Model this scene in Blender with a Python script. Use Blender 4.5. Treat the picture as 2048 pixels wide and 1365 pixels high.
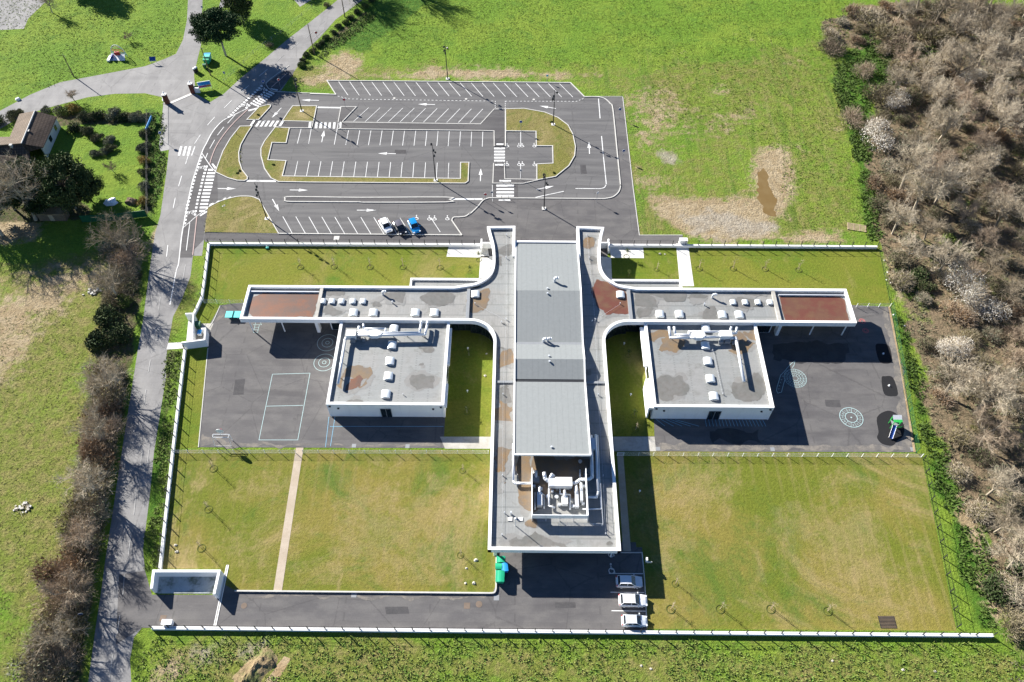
import bpy, math, random
import numpy as np
from mathutils import Vector, Matrix
from mathutils.geometry import tessellate_polygon

for o in list(bpy.data.objects):
    bpy.data.objects.remove(o)
SC = bpy.context.scene
COL = SC.collection
R = math.radians

# ------------------------------------------------------------------ camera, sky, sun, exposure
CAM_H, FOC, PITCH, ROLL, YAW = 118.0, 1600.0, R(53.55), R(-0.07), R(-0.573)
_fw = Vector((math.sin(YAW)*math.cos(PITCH), math.cos(YAW)*math.cos(PITCH), -math.sin(PITCH)))
_rt = Vector((math.cos(YAW), -math.sin(YAW), 0))
_up = _rt.cross(_fw)
_r2 = math.cos(ROLL)*_rt + math.sin(ROLL)*_up
_u2 = -math.sin(ROLL)*_rt + math.cos(ROLL)*_up
cam_d = bpy.data.cameras.new('camera')
cam = bpy.data.objects.new('camera', cam_d)
COL.objects.link(cam)
cam_d.sensor_width = 36.0
cam_d.lens = FOC/2048*36
cam_d.clip_start = 1.0
cam_d.clip_end = 6000
m3 = Matrix((_r2, _u2, -_fw)).transposed()
cam.matrix_world = Matrix.Translation((0, 0, CAM_H)) @ m3.to_4x4()
SC.camera = cam

SUN_EL = R(27.0)
SUN_DX, SUN_DY = 0.765, -0.644            # ground direction in which the shadows fall
world = bpy.data.worlds.new('World')
SC.world = world
world.use_nodes = True
wn = world.node_tree.nodes
wl_ = world.node_tree.links
wn.clear()
sky = wn.new('ShaderNodeTexSky')
sky.sky_type = 'NISHITA'
sky.sun_disc = False
sky.sun_elevation = SUN_EL
sky.sun_rotation = math.atan2(-SUN_DX, -SUN_DY)
sky.air_density = 0.8
sky.dust_density = 0.0
sky.ozone_density = 6.0
bg = wn.new('ShaderNodeBackground')
bg.inputs['Strength'].default_value = 0.05
wo = wn.new('ShaderNodeOutputWorld')
wl_.new(sky.outputs[0], bg.inputs[0])
wl_.new(bg.outputs[0], wo.inputs[0])
sun_d = bpy.data.lights.new('sun', 'SUN')
sun_d.energy = 5.0
sun_d.angle = R(0.5)
sun_d.color = (1.0, 0.955, 0.88)
sun = bpy.data.objects.new('sun', sun_d)
COL.objects.link(sun)
_ld = Vector((SUN_DX*math.cos(SUN_EL), SUN_DY*math.cos(SUN_EL), -math.sin(SUN_EL)))
sun.rotation_euler = _ld.to_track_quat('-Z', 'Y').to_euler()
sun.location = (-80, 160, 120)
vs = SC.view_settings
vs.view_transform = 'Standard'
vs.look = 'None'
vs.gamma = 1.0
vs.use_curve_mapping = False
vs.exposure = 1.6

# ------------------------------------------------------------------ survey: image measurements -> metres on the site
def G(x, y, z=0.0):
    d = _r2*((x-1024)/FOC) - _u2*((y-682.5)/FOC) + _fw
    t = (z-CAM_H)/d.z
    return Vector((d.x*t, d.y*t, z))
def P2(pts, z=0.0):
    return [(g.x, g.y) for g in (G(x, y, z) for x, y in pts)]
def zoomer(ox, oy, s):
    return lambda pts: [(ox+x/s, oy+y/s) for x, y in pts]
S6 = 6.0235
z1 = zoomer(320, 130, S6); z2 = zoomer(320, 300, S6); z3 = zoomer(620, 150, S6)
z4 = zoomer(940, 150, S6); z5 = zoomer(940, 300, S6); z6 = zoomer(620, 340, S6)
z8 = zoomer(320, 0, 5.12)
def smooth(pts, n=6, closed=False):
    """Catmull-Rom through 2-D points."""
    out = []
    N = len(pts)
    rng = range(N if closed else N-1)
    for i in rng:
        if closed:
            a, b, c, d = (pts[(i+k-1) % N] for k in range(4))
        else:
            a, b, c, d = pts[max(i-1, 0)], pts[i], pts[i+1], pts[min(i+2, N-1)]
        for k in range(n):
            t = k/n
            q = []
            for u in range(2):
                q.append(0.5*(2*b[u]+(c[u]-a[u])*t+(2*a[u]-5*b[u]+4*c[u]-d[u])*t*t+(3*b[u]-a[u]-3*c[u]+d[u])*t**3))
            out.append(tuple(q))
    if not closed:
        out.append(tuple(pts[-1]))
    return out

# ------------------------------------------------------------------ scene objects
WL = {}
def _wl(o):
    return WL.get(o.name, Vector((0, 0, 0))) if o else Vector((0, 0, 0))
def tag(o, label=None, cat=None, group=None, kind=None):
    if label: o['label'] = label
    if cat: o['category'] = cat
    if group: o['group'] = group
    if kind: o['kind'] = kind
    return o
def thing(name, label, cat, loc=(0, 0, 0), rz=0.0, group=None):
    o = bpy.data.objects.new(name, None)
    COL.objects.link(o)
    o.empty_display_size = 0.5
    o.location = loc
    o.rotation_euler = (0, 0, rz)
    WL[o.name] = Vector(loc)
    return tag(o, label, cat, group)
KIDS = {}
def link(name, me, parent=None):
    o = bpy.data.objects.new(name, me)
    COL.objects.link(o)
    if parent:
        o.parent = parent
        KIDS.setdefault(parent.name, []).append(o)
        WL[o.name] = _wl(parent)
    return o
def copy_tree(o, parent=None):
    c = o.copy()
    COL.objects.link(c)
    if parent:
        c.parent = parent
        KIDS.setdefault(parent.name, []).append(c)
    for ch in KIDS.get(o.name, [])[:]:
        copy_tree(ch, c)
    return c
def place(o, first, loc, rz=0.0, label=None, group=None, scale=None):
    """first use moves the prototype itself, later uses copy it with all parts"""
    c = o if first else copy_tree(o)
    c.location = loc
    c.rotation_euler = (0, 0, rz)
    if scale is not None:
        c.scale = scale if hasattr(scale, '__len__') else (scale,)*3
    if label: c['label'] = label
    if group: c['group'] = group
    return c

JIT = ('kerb', 'footpath', 'grass_island', 'parapet_cap')
class MB:
    jit = 0
    def __init__(s):
        s.v = []; s.f = []; s.m = []; s.cm = 0
    def face(s, *pts):
        n = len(s.v)
        s.v += [tuple(p) for p in pts]
        s.f.append(tuple(range(n, n+len(pts)))); s.m.append(s.cm)
        return s
    def box(s, c, d, rz=0.0):
        cx, cy, cz = c; hx, hy, hz = d[0]/2, d[1]/2, d[2]/2
        ca, sa = math.cos(rz), math.sin(rz)
        n = len(s.v)
        for z in (-hz, hz):
            for x, y in ((-hx, -hy), (hx, -hy), (hx, hy), (-hx, hy)):
                s.v.append((cx+x*ca-y*sa, cy+x*sa+y*ca, cz+z))
        for q in ((3, 2, 1, 0), (4, 5, 6, 7), (0, 1, 5, 4), (1, 2, 6, 5), (2, 3, 7, 6), (3, 0, 4, 7)):
            s.f.append(tuple(n+i for i in q)); s.m.append(s.cm)
        return s
    def bb(s, x0, y0, z0, x1, y1, z1):
        return s.box(((x0+x1)/2, (y0+y1)/2, (z0+z1)/2), (abs(x1-x0), abs(y1-y0), abs(z1-z0)))
    def poly(s, pts, z):
        tr = tessellate_polygon([[Vector((x, y, 0)) for x, y in pts]])
        n = len(s.v)
        s.v += [(x, y, z) for x, y in pts]
        for a, b, c in tr:
            A, B, C = pts[a], pts[b], pts[c]
            if (B[0]-A[0])*(C[1]-A[1])-(B[1]-A[1])*(C[0]-A[0]) < 0: a, b = b, a
            s.f.append((n+a, n+b, n+c)); s.m.append(s.cm)
        return s
    def prism(s, pts, z0, z1, bottom=False):
        area = sum(pts[i][0]*pts[(i+1) % len(pts)][1]-pts[(i+1) % len(pts)][0]*pts[i][1] for i in range(len(pts)))
        if area < 0: pts = pts[::-1]
        s.poly(pts, z1)
        if bottom: s.poly(pts, z0)
        for i in range(len(pts)):
            a = pts[i]; b = pts[(i+1) % len(pts)]
            s.face((a[0], a[1], z0), (b[0], b[1], z0), (b[0], b[1], z1), (a[0], a[1], z1))
        return s
    def tube(s, p0, p1, r0, r1=None, n=6, cap=True):
        p0 = Vector(p0); p1 = Vector(p1)
        r1 = r0 if r1 is None else r1
        d = (p1-p0)
        if d.length < 1e-6: return s
        d.normalize()
        a = d.orthogonal().normalized(); b = d.cross(a)
        k = len(s.v)
        for p, r in ((p0, r0), (p1, r1)):
            for i in range(n):
                t = 2*math.pi*i/n
                s.v.append(tuple(p+a*(r*math.cos(t))+b*(r*math.sin(t))))
        for i in range(n):
            j = (i+1) % n
            s.f.append((k+i, k+j, k+n+j, k+n+i)); s.m.append(s.cm)
        if cap:
            s.f.append(tuple(k+n+i for i in range(n))); s.m.append(s.cm)
            s.f.append(tuple(k+n-1-i for i in range(n))); s.m.append(s.cm)
        return s
    def path(s, pts, r, n=8):
        for i in range(len(pts)-1):
            s.tube(pts[i], pts[i+1], r, r, n, True)
        return s
    def dome(s, c, rx, ry, rz, nu=10, nv=4, top=1.0):
        k = len(s.v)
        for j in range(nv+1):
            th = (math.pi/2)*j/nv*top
            for i in range(nu):
                ph = 2*math.pi*i/nu
                s.v.append((c[0]+rx*math.cos(th)*math.cos(ph), c[1]+ry*math.cos(th)*math.sin(ph), c[2]+rz*math.sin(th)))
        for j in range(nv):
            for i in range(nu):
                a = k+j*nu+i; b = k+j*nu+(i+1) % nu
                s.f.append((a, b, b+nu, a+nu)); s.m.append(s.cm)
        return s
    def ribbon(s, line, w, z, closed=False, h=None):
        """flat line of width w along 2-D points; with h a kerb of that height"""
        L = offset_pair(line, w, closed)
        N = len(line)
        rng = range(N if closed else N-1)
        for i in rng:
            j = (i+1) % N
            a, b = L[i]; c, d = L[j]
            zt = z if h is None else z+h
            s.face((b[0], b[1], zt), (d[0], d[1], zt), (c[0], c[1], zt), (a[0], a[1], zt))
            if h is not None:
                s.face((a[0], a[1], z), (c[0], c[1], z), (c[0], c[1], zt), (a[0], a[1], zt)) if False else s.face((c[0], c[1], z), (a[0], a[1], z), (a[0], a[1], zt), (c[0], c[1], zt))
                s.face((b[0], b[1], z), (d[0], d[1], z), (d[0], d[1], zt), (b[0], b[1], zt))
        if h is not None and not closed:
            for i in (0, N-1):
                a, b = L[i]
                s.face((a[0], a[1], z), (b[0], b[1], z), (b[0], b[1], z+h), (a[0], a[1], z+h))
        return s
    def mesh(s, name, mats, origin=None, smooth=False):
        me = bpy.data.meshes.new(name)
        v = s.v
        if origin is not None and origin.length > 0:
            ox, oy, oz = origin
            v = [(a-ox, b-oy, c-oz) for a, b, c in v]
        me.from_pydata(v, [], s.f)
        if not isinstance(mats, (list, tuple)): mats = [mats]
        for m in mats: me.materials.append(m)
        if len(mats) > 1: me.polygons.foreach_set('material_index', s.m)
        if smooth: me.polygons.foreach_set('use_smooth', [True]*len(s.f))
        me.update()
        return me
    def build(s, name, mats, parent=None, smooth=False):
        if name in JIT or name.rsplit('_', 1)[-1] in ('line', 'mark', 'dash', 'bar', 'symbol', 'stain'):
            MB.jit = (MB.jit+1) % 60                     # paint layers: never two sheets in one plane
            s.v = [(a, b, c+MB.jit*0.0004) for a, b, c in s.v]
        return link(name, s.mesh(name, mats, _wl(parent), smooth), parent)

def offset_pair(line, w, closed=False):
    N = len(line); out = []
    for i in range(N):
        if closed: p, q = line[i-1], line[(i+1) % N]
        else: p, q = line[max(i-1, 0)], line[min(i+1, N-1)]
        c = line[i]
        def nrm(a, b):
            dx, dy = b[0]-a[0], b[1]-a[1]; l = math.hypot(dx, dy) or 1
            return (-dy/l, dx/l)
        n1 = nrm(p, c) if p != c else nrm(c, q)
        n2 = nrm(c, q) if q != c else n1
        nx, ny = n1[0]+n2[0], n1[1]+n2[1]; l = math.hypot(nx, ny) or 1
        nx, ny = nx/l, ny/l
        k = min(1/max(nx*n1[0]+ny*n1[1], .35), 2.5)*w/2
        out.append(((c[0]+nx*k, c[1]+ny*k), (c[0]-nx*k, c[1]-ny*k)))
    return out

# ------------------------------------------------------------------ materials
def new_mat(name, rough=0.85, spec=0.25, metal=0.0):
    m = bpy.data.materials.new(name)
    m.use_nodes = True
    nt = m.node_tree
    b = nt.nodes['Principled BSDF']
    b.inputs['Roughness'].default_value = rough
    b.inputs['Specular IOR Level'].default_value = spec
    b.inputs['Metallic'].default_value = metal
    return m, nt, b
def nd(nt, t, **kw):
    n = nt.nodes.new(t)
    for k, v in kw.items(): setattr(n, k, v)
    return n
def val(nt, x):
    return x
def lk(nt, a, b): nt.links.new(a, b)
def math_n(nt, op, a, b=None, clamp=False):
    n = nd(nt, 'ShaderNodeMath', operation=op, use_clamp=clamp)
    for i, x in enumerate((a, b)):
        if x is None: continue
        if isinstance(x, (int, float)): n.inputs[i].default_value = x
        else: lk(nt, x, n.inputs[i])
    return n.outputs[0]
def mixc(nt, fac, a, b, mode='MIX'):
    n = nd(nt, 'ShaderNodeMix', data_type='RGBA', blend_type=mode)
    for i, x in ((0, fac), (6, a), (7, b)):
        if isinstance(x, (int, float)): n.inputs[i].default_value = x
        elif isinstance(x, (tuple, list)): n.inputs[i].default_value = (*x[:3], 1)
        else: lk(nt, x, n.inputs[i])
    return n.outputs[2]
def noise(nt, scale, detail=3.0, rough=0.55, vec=None, dist=0.0):
    n = nd(nt, 'ShaderNodeTexNoise')
    n.inputs['Scale'].default_value = scale
    n.inputs['Detail'].default_value = detail
    n.inputs['Roughness'].default_value = rough
    n.inputs['Distortion'].default_value = dist
    if vec is not None: lk(nt, vec, n.inputs['Vector'])
    return n.outputs[0]
def step(nt, x, lo, hi):
    n = nd(nt, 'ShaderNodeMapRange', interpolation_type='SMOOTHSTEP')
    lk(nt, x, n.inputs[0]); n.inputs[1].default_value = lo; n.inputs[2].default_value = hi
    return n.outputs[0]
def pos(nt): return nd(nt, 'ShaderNodeNewGeometry').outputs['Position']
def scaled(nt, vec, s):
    n = nd(nt, 'ShaderNodeMapping'); lk(nt, vec, n.inputs[0]); n.inputs[3].default_value = s
    return n.outputs[0]
def bump(nt, bsdf, h, strength, dist):
    n = nd(nt, 'ShaderNodeBump'); n.inputs['Strength'].default_value = strength; n.inputs['Distance'].default_value = dist
    lk(nt, h, n.inputs['Height']); lk(nt, n.outputs[0], bsdf.inputs['Normal'])

def mottled(name, c1, c2, c3, s=(0.05, 0.4, 3.0), k3=0.5, rough=0.9, spec=0.2, bmp=None, fine=0.25, stretch=None, thr=(0.4, 0.6)):
    m, nt, b = new_mat(name, rough, spec)
    p = pos(nt)
    if stretch: p = scaled(nt, p, stretch)
    big = step(nt, noise(nt, s[0], 5, 0.6, p), *thr)
    col = mixc(nt, big, c1, c2)
    med = math_n(nt, 'MULTIPLY', step(nt, noise(nt, s[1], 5, 0.65, p), 0.42, 0.7), k3)
    col = mixc(nt, med, col, c3)
    fn = noise(nt, s[2], 4, 0.7, p)
    f2 = math_n(nt, 'ADD', math_n(nt, 'MULTIPLY', math_n(nt, 'SUBTRACT', fn, 0.5), fine*4), 1.0)
    col = mixc(nt, 1.0, col, nd_rgb(nt, f2), 'MULTIPLY')
    lk(nt, col, b.inputs['Base Color'])
    if bmp: bump(nt, b, noise(nt, bmp[0], 4, 0.7, p), bmp[1], bmp[2])
    return m
def nd_rgb(nt, v):
    n = nd(nt, 'ShaderNodeCombineColor')
    for i in range(3): lk(nt, v, n.inputs[i])
    return n.outputs[0]
def plain(name, c, rough=0.6, spec=0.3, metal=0.0, var=0.06, scale=1.5):
    m, nt, b = new_mat(name, rough, spec, metal)
    fn = noise(nt, scale, 4, 0.6, pos(nt))
    f2 = math_n(nt, 'ADD', math_n(nt, 'MULTIPLY', math_n(nt, 'SUBTRACT', fn, 0.5), var*4), 1.0)
    col = mixc(nt, 1.0, (*c, 1), nd_rgb(nt, f2), 'MULTIPLY')
    lk(nt, col, b.inputs['Base Color'])
    return m
def foliage(name, c1, c2, c3=None, rough=0.8, trans=0.0):
    m, nt, b = new_mat(name, rough, 0.15)
    oi = nd(nt, 'ShaderNodeObjectInfo')
    f = noise(nt, 0.9, 4, 0.7, pos(nt))
    col = mixc(nt, step(nt, f, 0.35, 0.65), c1, c2)
    if c3: col = mixc(nt, math_n(nt, 'MULTIPLY', oi.outputs['Random'], 0.75), col, c3)
    br = math_n(nt, 'ADD', math_n(nt, 'MULTIPLY', oi.outputs['Random'], 0.5), 0.75)
    col = mixc(nt, 1.0, col, nd_rgb(nt, br), 'MULTIPLY')
    lk(nt, col, b.inputs['Base Color'])
    return m

M = {}
m, nt, b = new_mat('white_render', 0.75, 0.2); p = pos(nt)
streak = step(nt, noise(nt, 1.6, 5, .7, scaled(nt, p, (1, 1, .12))), .52, .80); patchy = step(nt, noise(nt, .22, 5, .65, p), .48, .75)
_c = mixc(nt, math_n(nt, 'MULTIPLY', streak, .30), (0.80, 0.80, 0.79), (0.50, 0.48, 0.44)); _c = mixc(nt, math_n(nt, 'MULTIPLY', patchy, .22), _c, (0.60, 0.58, 0.53))
lk(nt, _c, b.inputs['Base Color']); M['white'] = m
M['cream'] = plain('cream_wall', (0.55, 0.53, 0.50), 0.8, 0.2, var=0.08)
M['dome_end'] = plain('skylight_glazing', (0.25, 0.34, 0.38), 0.2, 0.5, var=0.03)
M['stain_edge'] = mottled('damp_edge', (0.19, 0.19, 0.183), (0.205, 0.20, 0.19), (0.17, 0.165, 0.15), (0.5, 1.5, 6), 0.5, 0.45, 0.4, None, 0.12)
M['white_trim'] = plain('white_trim', (0.82, 0.82, 0.81), 0.5, 0.3, var=0.02)
def worn(name, c, under, lo, hi):
    m, nt, b = new_mat(name, 0.75, 0.2); p = pos(nt)
    w = math_n(nt, 'ADD', math_n(nt, 'MULTIPLY', noise(nt, 0.35, 4, .6, p), .5), math_n(nt, 'MULTIPLY', noise(nt, 4.0, 5, .75, p), .5))
    lk(nt, mixc(nt, math_n(nt, 'MULTIPLY', step(nt, w, lo, hi), .75), c, under), b.inputs['Base Color']); return m
M['white_paint'] = worn('road_paint', (0.60, 0.60, 0.59), (0.16, 0.16, 0.16), 0.50, 0.66)
M['pink_kerb'] = plain('pink_kerb', (0.36, 0.27, 0.25), 0.8, 0.2, var=0.08)
M['kerb'] = plain('concrete_kerb', (0.46, 0.45, 0.42), 0.85, 0.2, var=0.12, scale=1.2)
M['blue_paint'] = plain('blue_court_paint', (0.17, 0.34, 0.46), 0.7, 0.2, var=0.1)  # blue paint of the left yard; tint of shade on the right block's lines
M['cyan_paint'] = plain('pale_court_paint', (0.34, 0.46, 0.46), 0.7, 0.2, var=0.12)
M['red_paint'] = plain('red_court_paint', (0.45, 0.12, 0.12), 0.7, 0.2, var=0.1)
M['dark_metal'] = plain('dark_metal', (0.02, 0.021, 0.024), 0.5, 0.4)
M['grey_metal'] = plain('grey_metal', (0.22, 0.23, 0.24), 0.5, 0.4)
M['galv'] = plain('galvanised_metal', (0.62, 0.64, 0.66), 0.35, 0.5, 0.35)
M['white_metal'] = plain('white_metal', (0.72, 0.73, 0.72), 0.5, 0.3)
M['wood_pole'] = plain('weathered_wood', (0.16, 0.12, 0.08), 0.9, 0.1, var=0.2)
M['pale_wood'] = plain('pale_wood', (0.42, 0.33, 0.22), 0.9, 0.1, var=0.2)
M['brick'] = plain('red_brick', (0.13, 0.050, 0.036), 0.9, 0.1, var=0.2, scale=4)
M['glass'] = plain('dark_glass', (0.012, 0.02, 0.025), 0.08, 0.6, var=0.02)
M['dome'] = plain('skylight_dome', (0.66, 0.70, 0.71), 0.25, 0.5, var=0.03)
M['black'] = plain('black_rubber', (0.018, 0.018, 0.02), 0.9, 0.15, var=0.1, scale=6)
M['green_plastic'] = plain('green_plastic', (0.012, 0.33, 0.17), 0.45, 0.4)
M['dark_green_plastic'] = plain('dark_green_plastic', (0.015, 0.10, 0.045), 0.5, 0.4)
M['teal_plastic'] = plain('teal_plastic', (0.07, 0.45, 0.38), 0.45, 0.4)
M['blue_plastic'] = plain('blue_plastic', (0.02, 0.25, 0.60), 0.45, 0.4)
M['deep_blue'] = plain('deep_blue_panel', (0.015, 0.06, 0.25), 0.5, 0.4)
M['turquoise'] = plain('turquoise_top', (0.05, 0.52, 0.50), 0.5, 0.4)
M['red'] = plain('red_panel', (0.45, 0.03, 0.03), 0.5, 0.4)
M['purple'] = plain('purple_panel', (0.25, 0.03, 0.20), 0.5, 0.4)
M['orange'] = plain('orange_panel', (0.5, 0.2, 0.06), 0.5, 0.4)
M['play_green'] = plain('play_green', (0.03, 0.36, 0.07), 0.5, 0.4)
M['concrete'] = mottled('concrete', (0.40, 0.385, 0.35), (0.34, 0.325, 0.29), (0.26, 0.25, 0.22), (0.3, 1.2, 6), 0.4, 0.9, 0.2, (8, 0.2, 0.02), 0.1)
M['pale_slab'] = mottled('pale_slab', (0.60, 0.59, 0.56), (0.54, 0.53, 0.50), (0.48, 0.46, 0.42), (0.3, 1.2, 6), 0.4, 0.9, 0.2, None, 0.08)
M['tan_path'] = mottled('stabilised_path', (0.36, 0.30, 0.23), (0.40, 0.34, 0.27), (0.30, 0.25, 0.19), (0.3, 1.5, 8), 0.4, 0.95, 0.1, (6, 0.3, 0.03), 0.12)
M['wet_floor'] = mottled('algae_floor', (0.42, 0.45, 0.45), (0.36, 0.40, 0.40), (0.07, 0.085, 0.035), (0.3, 0.55, 6), 0.9, 0.6, 0.3, None, 0.1)

def asphalt(name, c, c2, c3, lane=(1, 1, 1), k=0.8, spec=0.2):
    m, nt, b = new_mat(name, 0.85, spec)
    p = pos(nt)
    col = mixc(nt, step(nt, noise(nt, 0.09, 5, 0.6, p), 0.35, 0.65), c, c2)
    st = noise(nt, 0.5, 5, 0.6, scaled(nt, p, lane))
    col = mixc(nt, math_n(nt, 'MULTIPLY', step(nt, st, 0.38, 0.68), k), col, c3)
    # seams between paved lanes, and small repairs
    w = nd(nt, 'ShaderNodeTexBrick'); lk(nt, scaled(nt, p, (0.02, 0.20, 1)), w.inputs['Vector'])
    w.inputs['Mortar Size'].default_value = 0.004; w.inputs['Scale'].default_value = 1.0
    w.inputs['Mortar Smooth'].default_value = 0.8
    w.inputs['Color1'].default_value = (0.94, 0.94, 0.94, 1); w.inputs['Color2'].default_value = (1.05, 1.05, 1.05, 1)
    w.inputs['Mortar'].default_value = (0.84, 0.84, 0.84, 1)
    col = mixc(nt, 1.0, col, w.outputs[0], 'MULTIPLY')
    sp = step(nt, noise(nt, 1.1, 6, 0.75, p), 0.60, 0.78)
    col = mixc(nt, math_n(nt, 'MULTIPLY', sp, 0.30), col, (c3[0]*1.5, c3[1]*1.45, c3[2]*1.35))
    ty = step(nt, noise(nt, 0.28, 6, .65, scaled(nt, p, (lane[0]*.4, lane[1]*1.6, 1)), .4), .52, .70)
    col = mixc(nt, math_n(nt, 'MULTIPLY', ty, .45), col, (c[0]*.68, c[1]*.68, c[2]*.70))
    oil = step(nt, noise(nt, 0.75, 4, .5, p), .68, .76); col = mixc(nt, math_n(nt, 'MULTIPLY', oil, .5), col, (c[0]*.55, c[1]*.55, c[2]*.58))
    vo = nd(nt, 'ShaderNodeTexVoronoi', feature='DISTANCE_TO_EDGE'); vo.inputs['Scale'].default_value = .11; lk(nt, p, vo.inputs['Vector'])
    ck = math_n(nt, 'MULTIPLY', math_n(nt, 'LESS_THAN', math_n(nt, 'ADD', vo.outputs[0], math_n(nt, 'MULTIPLY', noise(nt, 1.5, 4, .7, p), .05)), .032), .35)
    col = mixc(nt, ck, col, (c[0]*.6, c[1]*.6, c[2]*.6))
    fn = noise(nt, 5.0, 4, 0.8, p)
    f2 = math_n(nt, 'ADD', math_n(nt, 'MULTIPLY', math_n(nt, 'SUBTRACT', fn, 0.5), 0.5), 1.04)
    col = mixc(nt, 1.0, col, nd_rgb(nt, f2), 'MULTIPLY')
    lk(nt, col, b.inputs['Base Color'])
    bump(nt, b, noise(nt, 14, 3, 0.7, p), 0.25, 0.02)
    return m
M['asphalt'] = asphalt('car_park_asphalt', (0.0903, 0.0886, 0.0903), (0.1015, 0.0989, 0.0998), (0.1290, 0.1264, 0.1247), (0.15, 1.6, 1))
M['asphalt_dark'] = asphalt('new_asphalt', (0.0645, 0.0619, 0.0645), (0.0757, 0.0722, 0.0740), (0.0946, 0.0912, 0.0903), (0.15, 1.6, 1))
M['asphalt_yard'] = asphalt('yard_asphalt', (0.0826, 0.0791, 0.0808), (0.0989, 0.0946, 0.0946), (0.1290, 0.1230, 0.1187), (0.5, 0.9, 1), 0.7)
M['asphalt_old'] = asphalt('old_road_asphalt', (0.1702, 0.1674, 0.1656), (0.1886, 0.1840, 0.1822), (0.2300, 0.2254, 0.2208), (0.8, 0.3, 1))
M['lane_grey'] = asphalt('pale_lane', (0.2300, 0.2254, 0.2208), (0.2484, 0.2438, 0.2392), (0.2852, 0.2806, 0.2714), (0.6, 0.5, 1))

def lawn(name, c1, c2, c3, dry, stripe=None, sc=0.06):
    m, nt, b = new_mat(name, 0.95, 0.1)
    p = pos(nt)
    col = mixc(nt, step(nt, noise(nt, sc, 6, 0.62, p, 0.6), 0.38, 0.62), c1, c2)
    col = mixc(nt, math_n(nt, 'MULTIPLY', step(nt, noise(nt, sc*1.1, 7, 0.7, p, 1.2), 0.50, 0.70), 0.8), col, c3)
    dm = step(nt, noise(nt, sc*0.8, 7, 0.75, scaled(nt, p, (1.0, 0.8, 1)), 0.8), 0.50, 0.68)
    col = mixc(nt, math_n(nt, 'MULTIPLY', dm, 0.8), col, dry)
    sm = step(nt, noise(nt, 0.32, 7, 0.72, scaled(nt, p, (1.0, 0.45, 1)), 0.5), 0.54, 0.72)
    col = mixc(nt, math_n(nt, 'MULTIPLY', sm, 0.5), col, dry)
    gm = step(nt, noise(nt, 0.24, 6, 0.7, scaled(nt, p, (0.6, 1.0, 1)), 0.9), 0.56, 0.74)
    col = mixc(nt, math_n(nt, 'MULTIPLY', gm, 0.6), col, c3)
    at_ = nd(nt, 'ShaderNodeVertexColor', layer_name='wear'); sp_ = nd(nt, 'ShaderNodeSeparateColor'); lk(nt, at_.outputs[0], sp_.inputs[0])
    nb_ = math_n(nt, 'MULTIPLY', math_n(nt, 'SUBTRACT', noise(nt, 0.5, 8, .75, p), .5), 2.2)
    for ch, cc in ((0, dry), (1, c3)):
        fa = step(nt, math_n(nt, 'ADD', sp_.outputs[ch], math_n(nt, 'MULTIPLY', nb_, math_n(nt, 'GREATER_THAN', sp_.outputs[ch], 0.02))), .30, .95)
        col = mixc(nt, math_n(nt, 'MULTIPLY', fa, .45), col, cc)
    if stripe:
        w = nd(nt, 'ShaderNodeTexWave', wave_type='BANDS', bands_direction='X')
        lk(nt, p, w.inputs[0]); w.inputs['Scale'].default_value = stripe; w.inputs['Distortion'].default_value = 2.0
        w.inputs['Detail'].default_value = 4; w.inputs['Detail Scale'].default_value = 0.25; w.inputs['Detail Roughness'].default_value = 0.7
        gate = step(nt, noise(nt, 0.035, 4, .6, p), .42, .62)
        ws = step(nt, w.outputs[1], .72, .98)
        col = mixc(nt, math_n(nt, 'MULTIPLY', math_n(nt, 'MULTIPLY', ws, gate), 0.24), col, dry)
    fn = noise(nt, 2.2, 5, 0.8, p)
    f2 = math_n(nt, 'ADD', math_n(nt, 'MULTIPLY', math_n(nt, 'SUBTRACT', fn, 0.5), 1.3), 1.0)
    col = mixc(nt, 1.0, col, nd_rgb(nt, f2), 'MULTIPLY')
    lk(nt, col, b.inputs['Base Color'])
    bump(nt, b, noise(nt, 2.6, 5, 0.75, p), 0.55, 0.22)
    return m
M['lawn_olive'] = lawn('school_lawn', (0.108, 0.142, 0.016), (0.145, 0.152, 0.024), (0.066, 0.130, 0.015), (0.20, 0.172, 0.06))
M['lawn_mown'] = lawn('mown_lawn', (0.112, 0.132, 0.018), (0.175, 0.150, 0.036), (0.058, 0.115, 0.018), (0.27, 0.205, 0.10), 0.15)
M['island_grass'] = lawn('island_grass', (0.14, 0.135, 0.035), (0.17, 0.145, 0.055), (0.085, 0.12, 0.02), (0.27, 0.215, 0.11), None, 0.15)

def membrane(name, c, c2, lane, rough=0.55):
    m, nt, b = new_mat(name, rough, 0.35)
    p = pos(nt)
    col = mixc(nt, step(nt, noise(nt, 0.14, 5, 0.6, p), 0.4, 0.62), c, c2)
    w = nd(nt, 'ShaderNodeTexBrick'); lk(nt, scaled(nt, p, lane), w.inputs['Vector'])
    w.inputs['Mortar Size'].default_value = 0.02; w.inputs['Scale'].default_value = 1.0; w.inputs['Mortar Smooth'].default_value = 0.6
    w.inputs['Color1'].default_value = (0.96, 0.96, 0.96, 1); w.inputs['Color2'].default_value = (1.04, 1.04, 1.04, 1)
    w.inputs['Mortar'].default_value = (0.80, 0.81, 0.81, 1)
    col = mixc(nt, 1.0, col, w.outputs[0], 'MULTIPLY')
    dz_ = step(nt, noise(nt, 0.45, 7, 0.72, p, .6), .50, .72); col = mixc(nt, math_n(nt, 'MULTIPLY', dz_, .55), col, (c[0]*.58, c[1]*.56, c[2]*.50))
    fn = noise(nt, 3.0, 5, 0.75, p)
    f2 = math_n(nt, 'ADD', math_n(nt, 'MULTIPLY', math_n(nt, 'SUBTRACT', fn, 0.5), 0.4), 1.02)
    col = mixc(nt, 1.0, col, nd_rgb(nt, f2), 'MULTIPLY')
    lk(nt, col, b.inputs['Base Color'])
    return m
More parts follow.
